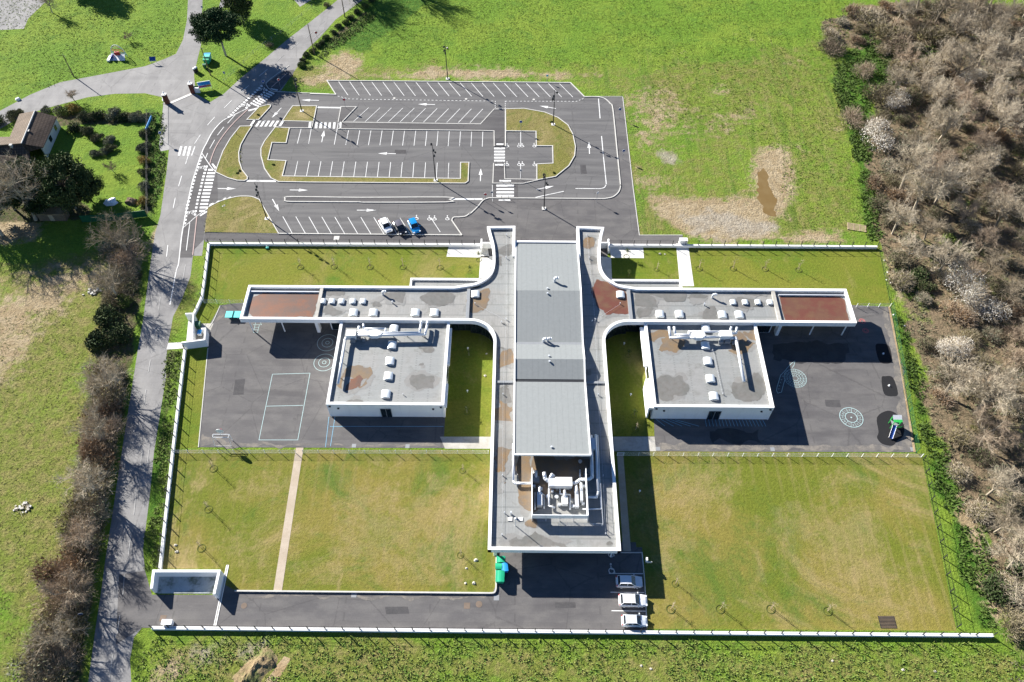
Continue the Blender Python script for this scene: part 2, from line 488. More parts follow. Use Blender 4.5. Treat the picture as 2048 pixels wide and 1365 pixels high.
M['roof'] = membrane('roof_membrane', (0.2103, 0.2177, 0.2140), (0.2251, 0.2251, 0.2177), (0.1, 1.0, 1))
M['roof_ns'] = membrane('roof_membrane_long', (0.2140, 0.2200, 0.2155), (0.2288, 0.2251, 0.2140), (1.0, 0.1, 1))
M['hall_roof'] = plain('hall_membrane', (0.1986, 0.2116, 0.2116), 0.6, 0.3, var=0.06, scale=2.0)
M['stain'] = mottled('damp_roof', (0.135, 0.135, 0.125), (0.155, 0.15, 0.14), (0.11, 0.10, 0.085), (0.5, 1.5, 6), 0.5, 0.35, 0.4, None, 0.1)
M['stain_brown'] = mottled('silt_stain', (0.17, 0.125, 0.08), (0.15, 0.12, 0.09), (0.21, 0.13, 0.06), (0.5, 0.9, 6), 0.6, 0.4, 0.4, None, 0.12)
M['stain_rust'] = mottled('rust_red_water', (0.125, 0.048, 0.034), (0.12, 0.060, 0.040), (0.145, 0.082, 0.045), (0.25, 0.5, 6), 0.6, 0.35, 0.4, None, 0.1)
M['stain_orange'] = mottled('orange_silt', (0.100, 0.066, 0.053), (0.118, 0.064, 0.044), (0.175, 0.066, 0.030), (0.2, 0.35, 5), 0.9, 0.4, 0.4, None, 0.12)
M['manhole'] = plain('worn_cover', (.15, .115, .09), .8, .2, var=.15)
M['dust'] = mottled('pale_dust', (0.19, 0.172, 0.150), (0.125, 0.118, 0.112), (0.105, 0.10, 0.098), (0.5, 1.2, 6), .8, .95, .1, None, .2)
M['patch'] = mottled('asphalt_patch', (0.062, 0.06, 0.062), (0.07, 0.068, 0.07), (0.09, 0.087, 0.086), (0.5, 1.5, 6), .5, .9, .1, None, .15)
M['puddle'] = mottled('muddy_water', (0.155, 0.10, 0.035), (0.17, 0.115, 0.045), (0.14, 0.09, 0.03), (0.3, 1, 5), 0.3, 0.12, 0.5, None, 0.03)
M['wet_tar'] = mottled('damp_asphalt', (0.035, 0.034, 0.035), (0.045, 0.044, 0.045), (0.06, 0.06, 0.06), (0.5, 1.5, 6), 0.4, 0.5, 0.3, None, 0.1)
M['gravel'] = mottled('gravel', (0.30, 0.28, 0.25), (0.36, 0.34, 0.31), (0.22, 0.2, 0.18), (0.4, 2, 8), 0.5, 0.95, 0.1, (6, 0.5, 0.06), 0.3)
M['tan_soil'] = mottled('tan_soil', (0.34, 0.26, 0.16), (0.28, 0.20, 0.11), (0.20, 0.14, 0.08), (0.4, 1.5, 6), 0.5, 0.95, 0.1, (3, 0.7, 0.15), 0.25)
M['stone'] = plain('pale_stone', (0.45, 0.42, 0.36), 0.9, 0.1, var=0.15)

M['bark'] = foliage('bark', (0.28, 0.235, 0.17), (0.17, 0.14, 0.10), (0.38, 0.33, 0.25))
M['twig'] = foliage('twig_crown', (0.37, 0.31, 0.225), (0.28, 0.23, 0.16), (0.45, 0.39, 0.30))
M['twig_red'] = foliage('reddish_twigs', (0.32, 0.25, 0.18), (0.25, 0.19, 0.135), (0.38, 0.30, 0.22))
M['twig_dark'] = foliage('dark_twigs', (0.23, 0.195, 0.14), (0.18, 0.15, 0.105), (0.27, 0.23, 0.15))
M['leaf_dark'] = foliage('dark_evergreen', (0.028, 0.050, 0.017), (0.042, 0.068, 0.022), (0.055, 0.070, 0.024))
M['leaf_pine'] = foliage('pine_needles', (0.030, 0.062, 0.022), (0.044, 0.084, 0.028), None)
M['leaf_mid'] = foliage('mid_green_leaf', (0.048, 0.095, 0.016), (0.075, 0.13, 0.022), (0.10, 0.12, 0.03))
M['leaf_grey'] = foliage('grey_green_leaf', (0.13, 0.15, 0.10), (0.09, 0.11, 0.065), (0.16, 0.16, 0.11))
M['leaf_bramble'] = foliage('bramble_leaf', (0.075, 0.115, 0.035), (0.12, 0.12, 0.06), (0.09, 0.08, 0.05))
M['leaf_olive'] = foliage('olive_leaf', (0.15, 0.135, 0.055), (0.115, 0.11, 0.045), (0.17, 0.14, 0.07))
M['leaf_brown'] = foliage('russet_leaf', (0.20, 0.12, 0.06), (0.15, 0.09, 0.05), (0.22, 0.15, 0.08))
M['leaf_gold'] = foliage('golden_shrub', (0.26, 0.19, 0.05), (0.22, 0.17, 0.05), None)
M['blossom'] = foliage('white_blossom', (0.74, 0.72, 0.66), (0.64, 0.62, 0.55), (0.62, 0.57, 0.50))
M['tuft'] = foliage('grass_tuft', (0.125, 0.195, 0.028), (0.17, 0.22, 0.034), None)
M['tuft_mix'] = foliage('weedy_tuft', (0.09, 0.165, 0.026), (0.16, 0.185, 0.045), None)
M['faded_paint'] = worn('faded_paint', (0.36, 0.355, 0.345), (0.19, 0.19, 0.19), 0.42, 0.6)
M['tuft_dry'] = foliage('dry_tuft', (0.19, 0.175, 0.065), (0.125, 0.145, 0.04), None)
# ------------------------------------------------------------------ ground sheet
_rs = np.random.RandomState(7)
_LAT = _rs.rand(256, 256)
def vnoise(x, y):
    xi = np.floor(x).astype(int); yi = np.floor(y).astype(int)
    fx = x-xi; fy = y-yi
    fx = fx*fx*(3-2*fx); fy = fy*fy*(3-2*fy)
    g = lambda a, b: _LAT[a % 256, b % 256]
    return (g(xi, yi)*(1-fx)+g(xi+1, yi)*fx)*(1-fy)+(g(xi, yi+1)*(1-fx)+g(xi+1, yi+1)*fx)*fy
def fbm(x, y, s, o=4, seed=0):
    r = 0; a = 1; t = 0
    for k in range(o):
        r = r+a*vnoise(x*s+seed*17.3+k*5.1, y*s-seed*9.7+k*3.3); t += a; a *= .55; s *= 2.03
    return r/t
def sdist(X, Y, poly):
    d = np.full(X.shape, 1e9); ins = np.zeros(X.shape, bool)
    n = len(poly)
    for i in range(n):
        ax, ay = poly[i]; bx, by = poly[(i+1) % n]
        ex, ey = bx-ax, by-ay
        t = np.clip(((X-ax)*ex+(Y-ay)*ey)/(ex*ex+ey*ey+1e-9), 0, 1)
        d = np.minimum(d, np.hypot(X-ax-t*ex, Y-ay-t*ey))
        c = ((ay > Y) != (by > Y)) & (X < (bx-ax)*(Y-ay)/((by-ay) if by != ay else 1e-9)+ax)
        ins ^= c
    return np.where(ins, d, -d)
def mask(X, Y, pxpoly, soft=1.0, amp=3.0, sc=0.25, seed=1, rag=1.0):
    d = sdist(X, Y, P2(pxpoly))
    d = d+(fbm(X, Y, sc, 5, seed)-0.5)*2*amp
    return np.clip((d+soft)/(2*soft), 0, 1)*rag

gx = np.concatenate([[-2500, -1200, -600, -300], np.arange(-185, 185.1, 0.8), [300, 600, 1200, 2500]])
gy = np.concatenate([[-2000, -800, -300, -80], np.arange(15, 255.1, 0.8), [330, 500, 900, 1600, 2600]])
X, Y = np.meshgrid(gx, gy)
LITTER_PX = [(1640, 50), (1700, 20), (1900, 0), (2300, 40), (2300, 700), (2150, 1400), (2030, 1400), (2010, 1280), (1985, 1180), (1945, 1040), (1895, 940), (1870, 860),
             (1838, 700), (1800, 600), (1762, 490), (1745, 400), (1735, 300), (1740, 200), (1790, 150), (1740, 90), (1650, 110)]
lit = mask(X, Y, LITTER_PX, 1.5, 3.5, 0.2, 3)
lit = lit*(0.55+0.45*np.clip((fbm(X, Y, .11, 4, 9)-.35)*4, 0, 1))
mud = np.zeros_like(X)
MS = 2.6
for q, s, a in (([(1262, 195), (1330, 170), (1375, 190), (1385, 260), (1330, 300), (1262, 310)], 2.5, 3.5),
             ([(1258, 330), (1340, 345), (1345, 375), (1262, 372)], 1.5, 2.5),
             ([(1420, 220), (1500, 225), (1500, 265), (1420, 270)], 2.5, 4),
             ([(1515, 300), (1560, 290), (1580, 320), (1585, 400), (1560, 450), (1520, 420), (1505, 360)], 1.0, 1.5),
             ([(1305, 396), (1520, 394), (1545, 430), (1560, 475), (1680, 462), (1690, 484), (1400, 484), (1385, 470), (1318, 428)], .8, 1.2),
             ([(640, 135), (660, 112), (700, 104), (722, 120), (728, 146), (690, 152)], 1.0, 1.5),
             ([(600, 160), (700, 150), (900, 140), (1130, 145), (1130, 155), (900, 152), (690, 158), (620, 170)], 1.2, 2.0),
             ([(-40, 600), (60, 570), (180, 545), (150, 590), (90, 650), (20, 740), (-40, 760)], 2.5, 4),
             ([(-40, 440), (70, 430), (80, 480), (-40, 490)], 1, 1.5),
             ([(150, 540), (200, 545), (190, 575), (130, 565)], 1, 1.5),
             ([(285, 1335), (370, 1300), (410, 1330), (380, 1380), (280, 1400)], 1, 2),
             ([(1910, 990), (1935, 985), (2010, 1240), (1985, 1262)], .6, 1.2),
             ([(1778, 498), (1800, 560), (1812, 600), (1790, 602), (1762, 500)], .5, .8),
             ([(310, 455), (345, 448), (335, 480), (300, 500)], .5, .8)):
    mud = np.maximum(mud, mask(X, Y, q, s*MS, a*1.6, .16, 5)*(.62 if q[0] in ((1262, 195), (1258, 330), (1420, 220)) else 1))
spots = np.clip((fbm(X, Y, .16, 5, 21)-.60)*9, 0, 1)
rfield = mask(X, Y, [(1180, 130), (1700, 40), (1740, 480), (1280, 480)], 5, 6, .1, 8)
mud = np.maximum(mud, spots*rfield*.45)
grav = np.zeros_like(X)
for q in ([(1345, 425), (1420, 418), (1500, 440), (1545, 445), (1548, 470), (1430, 470), (1385, 450)],
          [(380, 1300), (430, 1280), (440, 1330), (400, 1350)], [(1325, 310), (1345, 305), (1345, 320), (1328, 320)], [(500, 1290), (525, 1290), (515, 1310), (490, 1310)]):
    grav = np.maximum(grav, mask(X, Y, q, 2.2, 3.2, .25, 6))
dry = np.zeros_like(X)
for q, r in (([(-60, 520), (300, 480), (190, 900), (120, 1400), (-60, 1400)], .78), ([(1180, 150), (1720, 60), (1740, 490), (1270, 490)], .62),
          ([(280, 1262), (2040, 1280), (2060, 1400), (270, 1400)], .8), ([(560, 130), (660, 130), (670, 175), (560, 185)], .9),
          ([(640, 125), (1260, 130), (1300, 200), (1170, 190), (1140, 160), (655, 160)], .6), ([(390, 500), (415, 500), (395, 610), (330, 690), (335, 640)], .8),
          ([(1780, 610), (1830, 760), (1900, 960), (1875, 960), (1826, 900)], .7)):
    dry = np.maximum(dry, mask(X, Y, q, 4, 5, .12, 4)*r)
dry = np.clip(dry*(0.35+1.3*fbm(X, Y, .07, 5, 12)), 0, 1)
lush = np.zeros_like(X)
for q in ([(1690, 110), (1745, 45), (1760, 90), (1880, 90), (1840, 150), (1760, 190), (1720, 240), (1740, 300), (1725, 360), (1690, 230), (1660, 160)], [(1690, 200), (1738, 210), (1742, 300), (1756, 420), (1768, 482), (1738, 484), (1718, 380)],
          [(1835, 850), (1860, 840), (1910, 960), (1990, 1130), (1995, 1260), (1960, 1260), (1880, 990)], [(1785, 620), (1800, 620), (1860, 840), (1840, 840)],
          [(640, 90), (760, -10), (900, -20), (760, 80), (730, 105), (690, 100)], [(295, 220), (332, 225), (322, 400), (295, 440)], 
          [(290, 1060), (300, 960), (320, 800), (340, 700), (352, 700), (330, 900), (305, 1140), (285, 1140)]):
    lush = np.maximum(lush, mask(X, Y, q, 1.5, 2.5, .25, 2))
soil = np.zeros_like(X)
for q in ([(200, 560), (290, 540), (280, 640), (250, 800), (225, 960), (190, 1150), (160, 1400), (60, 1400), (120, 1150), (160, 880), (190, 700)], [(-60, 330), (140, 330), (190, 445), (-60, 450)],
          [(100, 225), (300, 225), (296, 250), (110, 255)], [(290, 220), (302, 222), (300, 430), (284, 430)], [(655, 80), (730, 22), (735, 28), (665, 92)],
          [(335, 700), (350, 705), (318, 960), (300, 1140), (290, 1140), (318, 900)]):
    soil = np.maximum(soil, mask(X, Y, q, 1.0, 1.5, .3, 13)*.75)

relief = 0.10*(fbm(X, Y, .5, 3, 31)-.5)
verts = np.stack([X, Y, np.zeros_like(X)], -1).reshape(-1, 3)
ny, nx = X.shape
idx = np.arange(ny*nx).reshape(ny, nx)
quads = np.stack([idx[:-1, :-1], idx[:-1, 1:], idx[1:, 1:], idx[1:, :-1]], -1).reshape(-1, 4)
gme = bpy.data.meshes.new('ground')
gme.vertices.add(len(verts)); gme.vertices.foreach_set('co', verts.ravel())
gme.loops.add(quads.size); gme.loops.foreach_set('vertex_index', quads.ravel().astype(np.int32))
gme.polygons.add(len(quads)); gme.polygons.foreach_set('loop_start', np.arange(0, quads.size, 4, dtype=np.int32))
gme.update(calc_edges=True)
for nm, chans in (('cover_a', (dry, mud, grav, lit)), ('cover_b', (lush, soil, rfield, rfield))):
    at = gme.color_attributes.new(nm, 'FLOAT_COLOR', 'POINT')
    arr = np.stack(chans, -1).reshape(-1, 4).astype(np.float32)
    at.data.foreach_set('color', arr.ravel())

m, nt, b = new_mat('meadow', 0.95, 0.1)
p = pos(nt)
aa = nd(nt, 'ShaderNodeVertexColor', layer_name='cover_a'); ab = nd(nt, 'ShaderNodeVertexColor', layer_name='cover_b')
sa = nd(nt, 'ShaderNodeSeparateColor'); lk(nt, aa.outputs[0], sa.inputs[0])
sb = nd(nt, 'ShaderNodeSeparateColor'); lk(nt, ab.outputs[0], sb.inputs[0])
n_mid = noise(nt, 0.45, 8, 0.75, p); n_big = noise(nt, 0.05, 5, 0.6, p); n_fine = noise(nt, 2.4, 5, 0.75, p)
def edged(x, k=0.55, lo=.35, hi=.65):
    return step(nt, math_n(nt, 'ADD', x, math_n(nt, 'MULTIPLY', math_n(nt, 'SUBTRACT', n_mid, .5), k*2)), lo, hi)
col = mixc(nt, step(nt, n_big, .38, .62), (0.115, 0.200, 0.022), (0.155, 0.222, 0.028))
col = mixc(nt, step(nt, noise(nt, 0.25, 5, .7, p), .45, .72), col, (0.088, 0.165, 0.022))
dcol = mixc(nt, step(nt, noise(nt, 0.5, 5, .7, p), .4, .65), (0.140, 0.165, 0.032), (0.20, 0.18, 0.065))
col = mixc(nt, edged(sa.outputs[0], .7, .30, .80), col, dcol)
fl = step(nt, noise(nt, 0.55, 5, .65, scaled(nt, p, (1.0, .07, 1))), .50, .66)
col = mixc(nt, math_n(nt, 'MULTIPLY', math_n(nt, 'MULTIPLY', fl, sb.outputs[2]), .55), col, (0.065, 0.130, 0.016))
fl2 = step(nt, noise(nt, 0.4, 5, .65, scaled(nt, p, (1.3, .06, 1))), .56, .72)
col = mixc(nt, math_n(nt, 'MULTIPLY', math_n(nt, 'MULTIPLY', fl2, sb.outputs[2]), .5), col, (0.24, 0.22, 0.09))
lcol = mixc(nt, step(nt, noise(nt, .9, 4, .7, p), .4, .6), (0.045, 0.115, 0.014), (0.075, 0.145, 0.018))
col = mixc(nt, edged(sb.outputs[0], .9, .30, .85), col, lcol)
mcol = mixc(nt, step(nt, noise(nt, .35, 6, .7, p), .4, .62), (0.33, 0.265, 0.17), (0.27, 0.205, 0.12))
mcol = mixc(nt, step(nt, noise(nt, 1.3, 5, .7, p), .55, .7), mcol, (0.17, 0.14, 0.07))
col = mixc(nt, edged(sa.outputs[1], 1.0, .28, .78), col, mcol)
gcol = mixc(nt, step(nt, noise(nt, 0.5, 7, .75, p), .42, .6), (0.33, 0.295, 0.24), (0.25, 0.215, 0.165))
col = mixc(nt, math_n(nt, 'MULTIPLY', edged(sa.outputs[2], .9, .25, .85), .8), col, gcol)
wcol = mixc(nt, step(nt, noise(nt, .8, 5, .7, p), .4, .6), (0.20, 0.15, 0.095), (0.13, 0.105, 0.065))
wcol = mixc(nt, step(nt, noise(nt, .22, 5, .7, p), .58, .72), wcol, (0.12, 0.135, 0.035))
col = mixc(nt, edged(aa.outputs[1], .5), col, wcol)
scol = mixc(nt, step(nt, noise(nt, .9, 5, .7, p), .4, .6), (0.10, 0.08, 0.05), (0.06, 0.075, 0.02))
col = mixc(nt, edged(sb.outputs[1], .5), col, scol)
f2 = math_n(nt, 'ADD', math_n(nt, 'MULTIPLY', math_n(nt, 'SUBTRACT', n_fine, 0.5), 1.5), 1.0)
col = mixc(nt, 1.0, col, nd_rgb(nt, f2), 'MULTIPLY')
lk(nt, col, b.inputs['Base Color'])
hgt = math_n(nt, 'ADD', math_n(nt, 'MULTIPLY', noise(nt, 0.9, 3, .6, p), 0.9), noise(nt, 2.6, 5, .75, p))
bump(nt, b, hgt, 0.9, 0.45)
gme.materials.append(m)
M['meadow'] = m
ground = link('ground', gme); tag(ground, kind='structure')

def sheet(name, pts, z, mat, parent=None, kind='structure'):
    o = MB().poly(pts, z).build(name, mat, parent)
    if kind and not parent: tag(o, kind=kind)
    return o
def ragged(pts, step_=0.5, amp=0.25, seed=0):
    """outline with a fractal edge"""
    out = []; rnd = random.Random(seed)
    for i in range(len(pts)):
        a = pts[i]; b_ = pts[(i+1) % len(pts)]
        n = max(1, int(math.hypot(b_[0]-a[0], b_[1]-a[1])/step_))
        for k in range(n):
            out.append((a[0]+(b_[0]-a[0])*k/n, a[1]+(b_[1]-a[1])*k/n))
    A = np.array(out)
    nx_ = (fbm(A[:, 0], A[:, 1], .45, 4, seed+1)-.5)*4*amp; ny_ = (fbm(A[:, 0], A[:, 1], .45, 4, seed+2)-.5)*4*amp
    return [(A[i, 0]+nx_[i], A[i, 1]+ny_[i]) for i in range(len(out))]

# ------------------------------------------------------------------ roads
road_l = [(740, -60), (671, 4), (624.7, 41), (574, 80), (533, 115), (482, 156), (449, 187), (420, 205), (396, 190), (383, 186), (362, 196), (341, 205), (334, 212), (337, 260), (338, 300), (333, 345), (321, 430),
          (310, 468), (300, 533), (286, 642), (276, 698), (262, 787), (250, 863), (238, 940), (225, 1029), (211, 1118), (201, 1193), (191, 1258), (175, 1375), (170, 1430)]
road_r = [(262, 1430), (263, 1370), (260, 1320), (268, 1275), (284, 1256), (300, 1255), (304, 1190), (290, 1142), (286, 1098), (300, 989), (308, 905), (318, 843), (332, 755), (334, 698), (342, 658), (346, 634), (363, 601), (381, 553),
          (386, 512), (404, 512), (410, 466), (428, 400), (470, 330), (560, 185), (585, 148), (598, 130), (608, 105), (640, 75), (671, 40), (720, 4), (800, -60)]
rd = thing('road', None, None); tag(rd, kind='structure')
del_kind = None
road = MB().poly(P2(road_l+road_r), 0.008).build('main_road', M['asphalt_old']); tag(road, kind='structure')
COL.objects.unlink(rd); bpy.data.objects.remove(rd)
# darker new strip (cycle path and widened lane) along the school side
sheet('cycle_path', P2(z1([(1620, 60), (1500, 70), (1290, 215), (1235, 240), (1010, 430), (830, 600), (700, 725), (620, 830), (560, 940), (500, 1060)])+z2([(440, 230), (390, 380), (345, 600), (295, 850)])+z2([(545, 960), (575, 700), (700, 640), (690, 260)])
      + z1([(760, 1050), (850, 890), (965, 745), (1050, 665), (1300, 480), (1420, 330), (1600, 120)])), 0.0125, M['asphalt_dark'])
sheet('cycle_path', P2(z2([(300, 840), (260, 1050), (228, 1300), (385, 1300), (400, 1215), (522, 1090), (542, 950)])), 0.0135, M['asphalt_dark'])
park_road = sheet('park_drive', P2([(383, 186), (362, 196), (341, 205), (330, 196), (290, 187), (230, 188), (175, 195), (100, 215), (50, 230), (-30, 275), (-30, 225), (0, 222), (60, 190), (120, 165), (200, 150), (290, 133), (330, 118), (352, 108), (366, 80),
      (374, 40), (376, 0), (378, -60), (470, -60), (462, 0), (436, 24), (404, 24), (404, 40), (402, 90), (396, 115), (388, 150), (390, 172)]), 0.006, M['asphalt_old'])
sheet('grass_median', P2([(404, 24), (436, 24), (455, -60), (408, -60)]), 0.010, M['meadow'])
sheet('park_parking', P2([(-30, 62), (48, 58), (56, 38), (92, 3), (110, -40), (-60, -40)]), 0.006, M['asphalt_old'])
sheet('pavement', P2([(327, 205), (337, 205), (338, 300), (322, 303), (318, 296)]), 0.012, M['lane_grey'])
sheet('lay_by', P2([(580, -10), (640, -10), (600, 14)]), 0.006, M['lane_grey'])
# driveway and delivery yard
drive = sheet('delivery_yard', P2([(284, 1256), (232, 1290), (238, 1150), (290, 1142), (304, 1190), (428, 1190), (447, 1168), (470, 1182), (985, 1187), (992, 1170), (992, 1085), (1284, 1085), (1286, 1150), (1294, 1255), (1294, 1262), (300, 1256)]), 0.014, M['asphalt_yard'])

# ------------------------------------------------------------------ car park
cp = MB().poly(P2([(560, 182)]+z3([(-120, 215), (0, 232), (312, 240), (205, 72)])+z4([(1210, 98), (1380, 268), (1840, 268), (1965, 1361)])+[(1278.7, 471), (1365, 470), (1368, 489), (1215, 490), (1215, 520), (975, 520), (975, 488), (410, 484), (412, 467), (410, 440), (425, 405), (428, 345), (440, 304), (455, 278), (474, 254), (490, 238), (530, 208)]), 0.010).build('car_park', M['asphalt']); tag(cp, kind='structure')
def part_sheet(name, pts, z, mat, par=cp): return MB().poly(pts, z).build(name, mat, par)
part_sheet('entrance_plaza', P2(z5([(0, 775), (90, 690), (160, 610), (230, 585), (900, 588), (1620, 592), (1720, 570), (1790, 510), (1815, 430), (1770, -10), (1720, -480), (1690, -550), (1640, -600), (1840, -630)])+[(1278.7, 471), (1365, 470), (1368, 489), (1215, 490), (1215, 540), (975, 540), (975, 488), (900, 484), (924, 471), (903, 443)]+z6([(1730, 575), (1880, 560), (1930, 520)])), 0.015, M['asphalt_yard'])
part_sheet('footpath', P2(z2([(525, 1090), (540, 1000), (1430, 1015), (2048, 1022)])+z6([(1830, 790), (2048, 800), (2048, 870), (0, 862)])+z2([(580, 1092)])), 0.017, M['asphalt_dark'])
KH = 0.12
def raised(name, pts, mat, z=0.10): return MB().prism(pts, 0.0, z).build(name, mat, cp)
raised('footpath', P2(z3([(380, 575), (2048, 597)])+z4([(0, 598), (125, 598), (290, 418), (425, 415), (425, 680), (425, 865), (292, 865), (290, 680), (0, 680)])+z3([(2048, 675), (340, 655)])), M['asphalt_dark'])
raised('footpath', P2(z3([(375, 388), (560, 388), (385, 572), (345, 575)])), M['asphalt_dark'])
raised('footpath', P2(z1([(1050, 665), (1200, 668), (1120, 742), (960, 745)])), M['asphalt_dark'], .03)
raised('footpath', P2(z1([(1478, 680), (1850, 690), (1830, 765), (1560, 765), (1390, 752)])), M['asphalt_dark'])
raised('footpath', P2(z4([(280, 1068), (415, 1068), (420, 1258), (805, 1265), (640, 1310), (275, 1308)])), M['asphalt_dark'])
islA = P2(z1([(965, 745), (1110, 742), (1045, 840), (975, 965), (950, 1060), (955, 1165), (990, 1270)])+z2([(1055, 330), (1052, 360), (1020, 375), (930, 372), (820, 342), (670, 272), (690, 210)])+z1([(760, 1045), (850, 890)]))
islB = P2(z1([(1048, 665), (1195, 512), (1300, 485), (1335, 490), (1330, 512), (1190, 665)]))
islC = P2(z1([(1600, 500), (1888, 500), (1850, 688), (1475, 680), (1545, 575)]))
islD = P2(z1([(1390, 755), (1560, 765), (1520, 945), (1350, 940), (1300, 1150), (1520, 1160), (1475, 1345)])+z3([(1812, 1255), (1815, 1060), (1915, 1060), (1905, 1285), (1870, 1310), (600, 1302), (0, 1298)])+z2([(1430, 388), (1340, 345), (1260, 230)])+z1([(1218, 1100), (1218, 1010), (1260, 925)]))
islE = P2(z4([(428, 415), (650, 410), (900, 455), (1060, 520), (1180, 610), (1240, 720), (1270, 870), (1260, 980), (1190, 1100), (1030, 1230), (820, 1268), (805, 1265), (805, 1080), (1000, 1070), (995, 860), (800, 860), (795, 685), (430, 680)]))
islF = P2(z2([(580, 700), (660, 655), (760, 612), (920, 570), (1020, 563), (1110, 570), (1200, 605), (1430, 1010), (540, 995)]))
for q in (islA, islB, islC, islD, islE, islF): raised('grass_island', q, M['island_grass'], .12)
med = P2(smooth(z2([(1530, 572), (1510, 600), (1530, 626)])+z6([(0, 389), (600, 392), (640, 396), (1640, 393), (1680, 362), (1640, 335), (600, 338), (0, 331)]), 3, True))
raised('median', med, M['asphalt_dark'], .11)
def kerb(pxs, w=0.2, h=KH, closed=False, mat='kerb', par=cp, z=0.012, sm=0):
    pts = P2(smooth(pxs, sm, closed) if sm else pxs)
    return MB().ribbon(pts, w, z, closed, h).build('kerb', M[mat], par)
def wkerb(px, w=.2, h=.15, closed=False): return MB().ribbon(px, w, .012, closed, h).build('kerb', M['kerb'], cp)
for q in (islA, islB, islC, islD, islE): wkerb(q, closed=True)
wkerb(med, .22, closed=True)
wkerb(P2(smooth(z2([(580, 700), (660, 655), (760, 612), (920, 570), (1020, 563), (1110, 570), (1200, 605)]), 4)+z2([(1430, 1012)])+z6([(0, 775), (1830, 790)])), .2)
kerb(z2([(585, 695), (540, 995), (1425, 1012)]), .12, .05)
kerb(z3([(0, 232), (312, 240), (205, 72)])+z4([(1210, 98), (1380, 268)])+smooth(z4([(1380, 268), (1530, 268), (1620, 290), (1690, 350), (1722, 425), (1770, 900), (1810, 1300)])+z5([(1815, 430), (1790, 510), (1720, 570), (1620, 592)]), 5)+z5([(900, 587), (230, 583)])+smooth(z5([(230, 583), (160, 610), (90, 690), (0, 775)])+z6([(1930, 520), (1880, 560), (1800, 572), (1730, 576), (1708, 612)]), 4)+z6([(1830, 790)]), .22)
kerb(smooth(z1([(2040, 352), (1420, 325), (1330, 300), (1290, 260), (1285, 215), (1400, 120), (1560, 10)]), 3), .16, .06)
kerb(z4([(1840, 268), (1965, 1361)])+[(1278.7, 471), (1365, 471)], .14, .05)
kerb(z4([(1380, 262), (1840, 262)]), .12, .04)
for q in (z3([(380, 575), (2048, 597)])+z4([(125, 598), (290, 418), (425, 415)]), z3([(335, 655), (2048, 675)])+z4([(290, 680), (292, 865)]), z4([(425, 415), (425, 865)]), z4([(430, 680), (430, 865)]), z3([(385, 575), (560, 390), (375, 388), (340, 575)]),
          z4([(285, 1068), (275, 1310), (640, 1312), (820, 1270)]), z4([(415, 1068), (420, 1258), (805, 1265)]), z1([(1390, 752), (1560, 765), (1830, 765), (1890, 500)])): kerb(q, .18)
# ------------------------------------------------------------------ painted markings (flat sheets)
ZM = 0.024
def lines(name, segs, w=.13, mat='white_paint', par=cp, z=ZM):
    first = None
    for a, b_ in segs:
        A, B = P2([a, b_])
        MB().ribbon([A, B], w, z).build(name, M[mat], par)
def lerp(a, b_, t): return (a[0]+(b_[0]-a[0])*t, a[1]+(b_[1]-a[1])*t)
def row(t0, t1, b0, b1, n): return [(lerp(t0, t1, i/(n-1)), lerp(b0, b1, i/(n-1))) for i in range(n)]
lines('bay_line', row((677.3, 163.8), (1119, 168), (696, 191.2), (1145.9, 195.2), 21))
lines('bay_line', row((737.4, 216), (965.7, 218.4), (707.5, 243.6), (940, 246), 11))
lines('bay_line', row((697.2, 261.2), (965.7, 264), (691.4, 290.3), (964.6, 294), 13)+[(z1([(1700, 775)])[0], z1([(1655, 950)])[0]), (z1([(1835, 700)])[0], z1([(1790, 955)])[0]), (z3([(375, 390)])[0], z3([(293, 842)])[0])])
lines('bay_line', row((595.6, 322.6), (897.7, 326.3), (589.3, 353), (896.4, 357.3), 14))
lines('bay_line', row((565.7, 433.6), (799.8, 436), (585, 468), (821, 470), 10)+[((861.6, 436), (880.6, 465))])
lines('bay_line', [(z4([(611, 690)])[0], z4([(611, 865)])[0]), (z4([(610, 1075)])[0], z4([(610, 1258)])[0])])
for q, w in ((z4([(1548, 290), (1567, 527)]), .2), (smooth(z4([(1585, 740), (1605, 960), (1640, 1300)])+z5([(1638, 420), (1618, 455), (1570, 469), (1500, 470)]), 4)+z5([(1270, 468)]), .2), (z5([(790, 575), (1130, 502)]), .2)):
    MB().ribbon(P2(q), w, ZM).build('lane_line', M['white_paint'], cp)
for q, w in ((z3([(90, 394), (380, 399)]), .5), (z2([(1045, 376), (1400, 380)]), .55), (z6([(1690, 355), (2048, 356)])+z5([(150, 594)]), .5)):
    MB().ribbon(P2(q), w, ZM).build('stop_line', M['white_paint'], cp)
def dashes(pxl, n, duty=.5, w=.14, name='dash_mark', par=cp, mat='white_paint', z=ZM):
    L = P2(pxl); d = [0]
    for i in range(len(L)-1): d.append(d[-1]+math.hypot(L[i+1][0]-L[i][0], L[i+1][1]-L[i][1]))
    def at(s):
        for i in range(len(L)-1):
            if s <= d[i+1] or i == len(L)-2:
                return lerp(L[i], L[i+1], (s-d[i])/(d[i+1]-d[i]))
    for k in range(n):
        s0 = d[-1]*k/n; s1 = s0+d[-1]/n*duty
        MB().ribbon([at(s0), at(s1)], w, z).build(name, M[mat], par)
dashes(z3([(335, 258), (465, 293), (2048, 316)])+z4([(305, 318)]), 40)
dashes(z4([(305, 318), (305, 410)]), 4); dashes(z4([(425, 318), (425, 410)]), 4)
dashes(z4([(425, 320), (1280, 322), (1385, 280)]), 22)
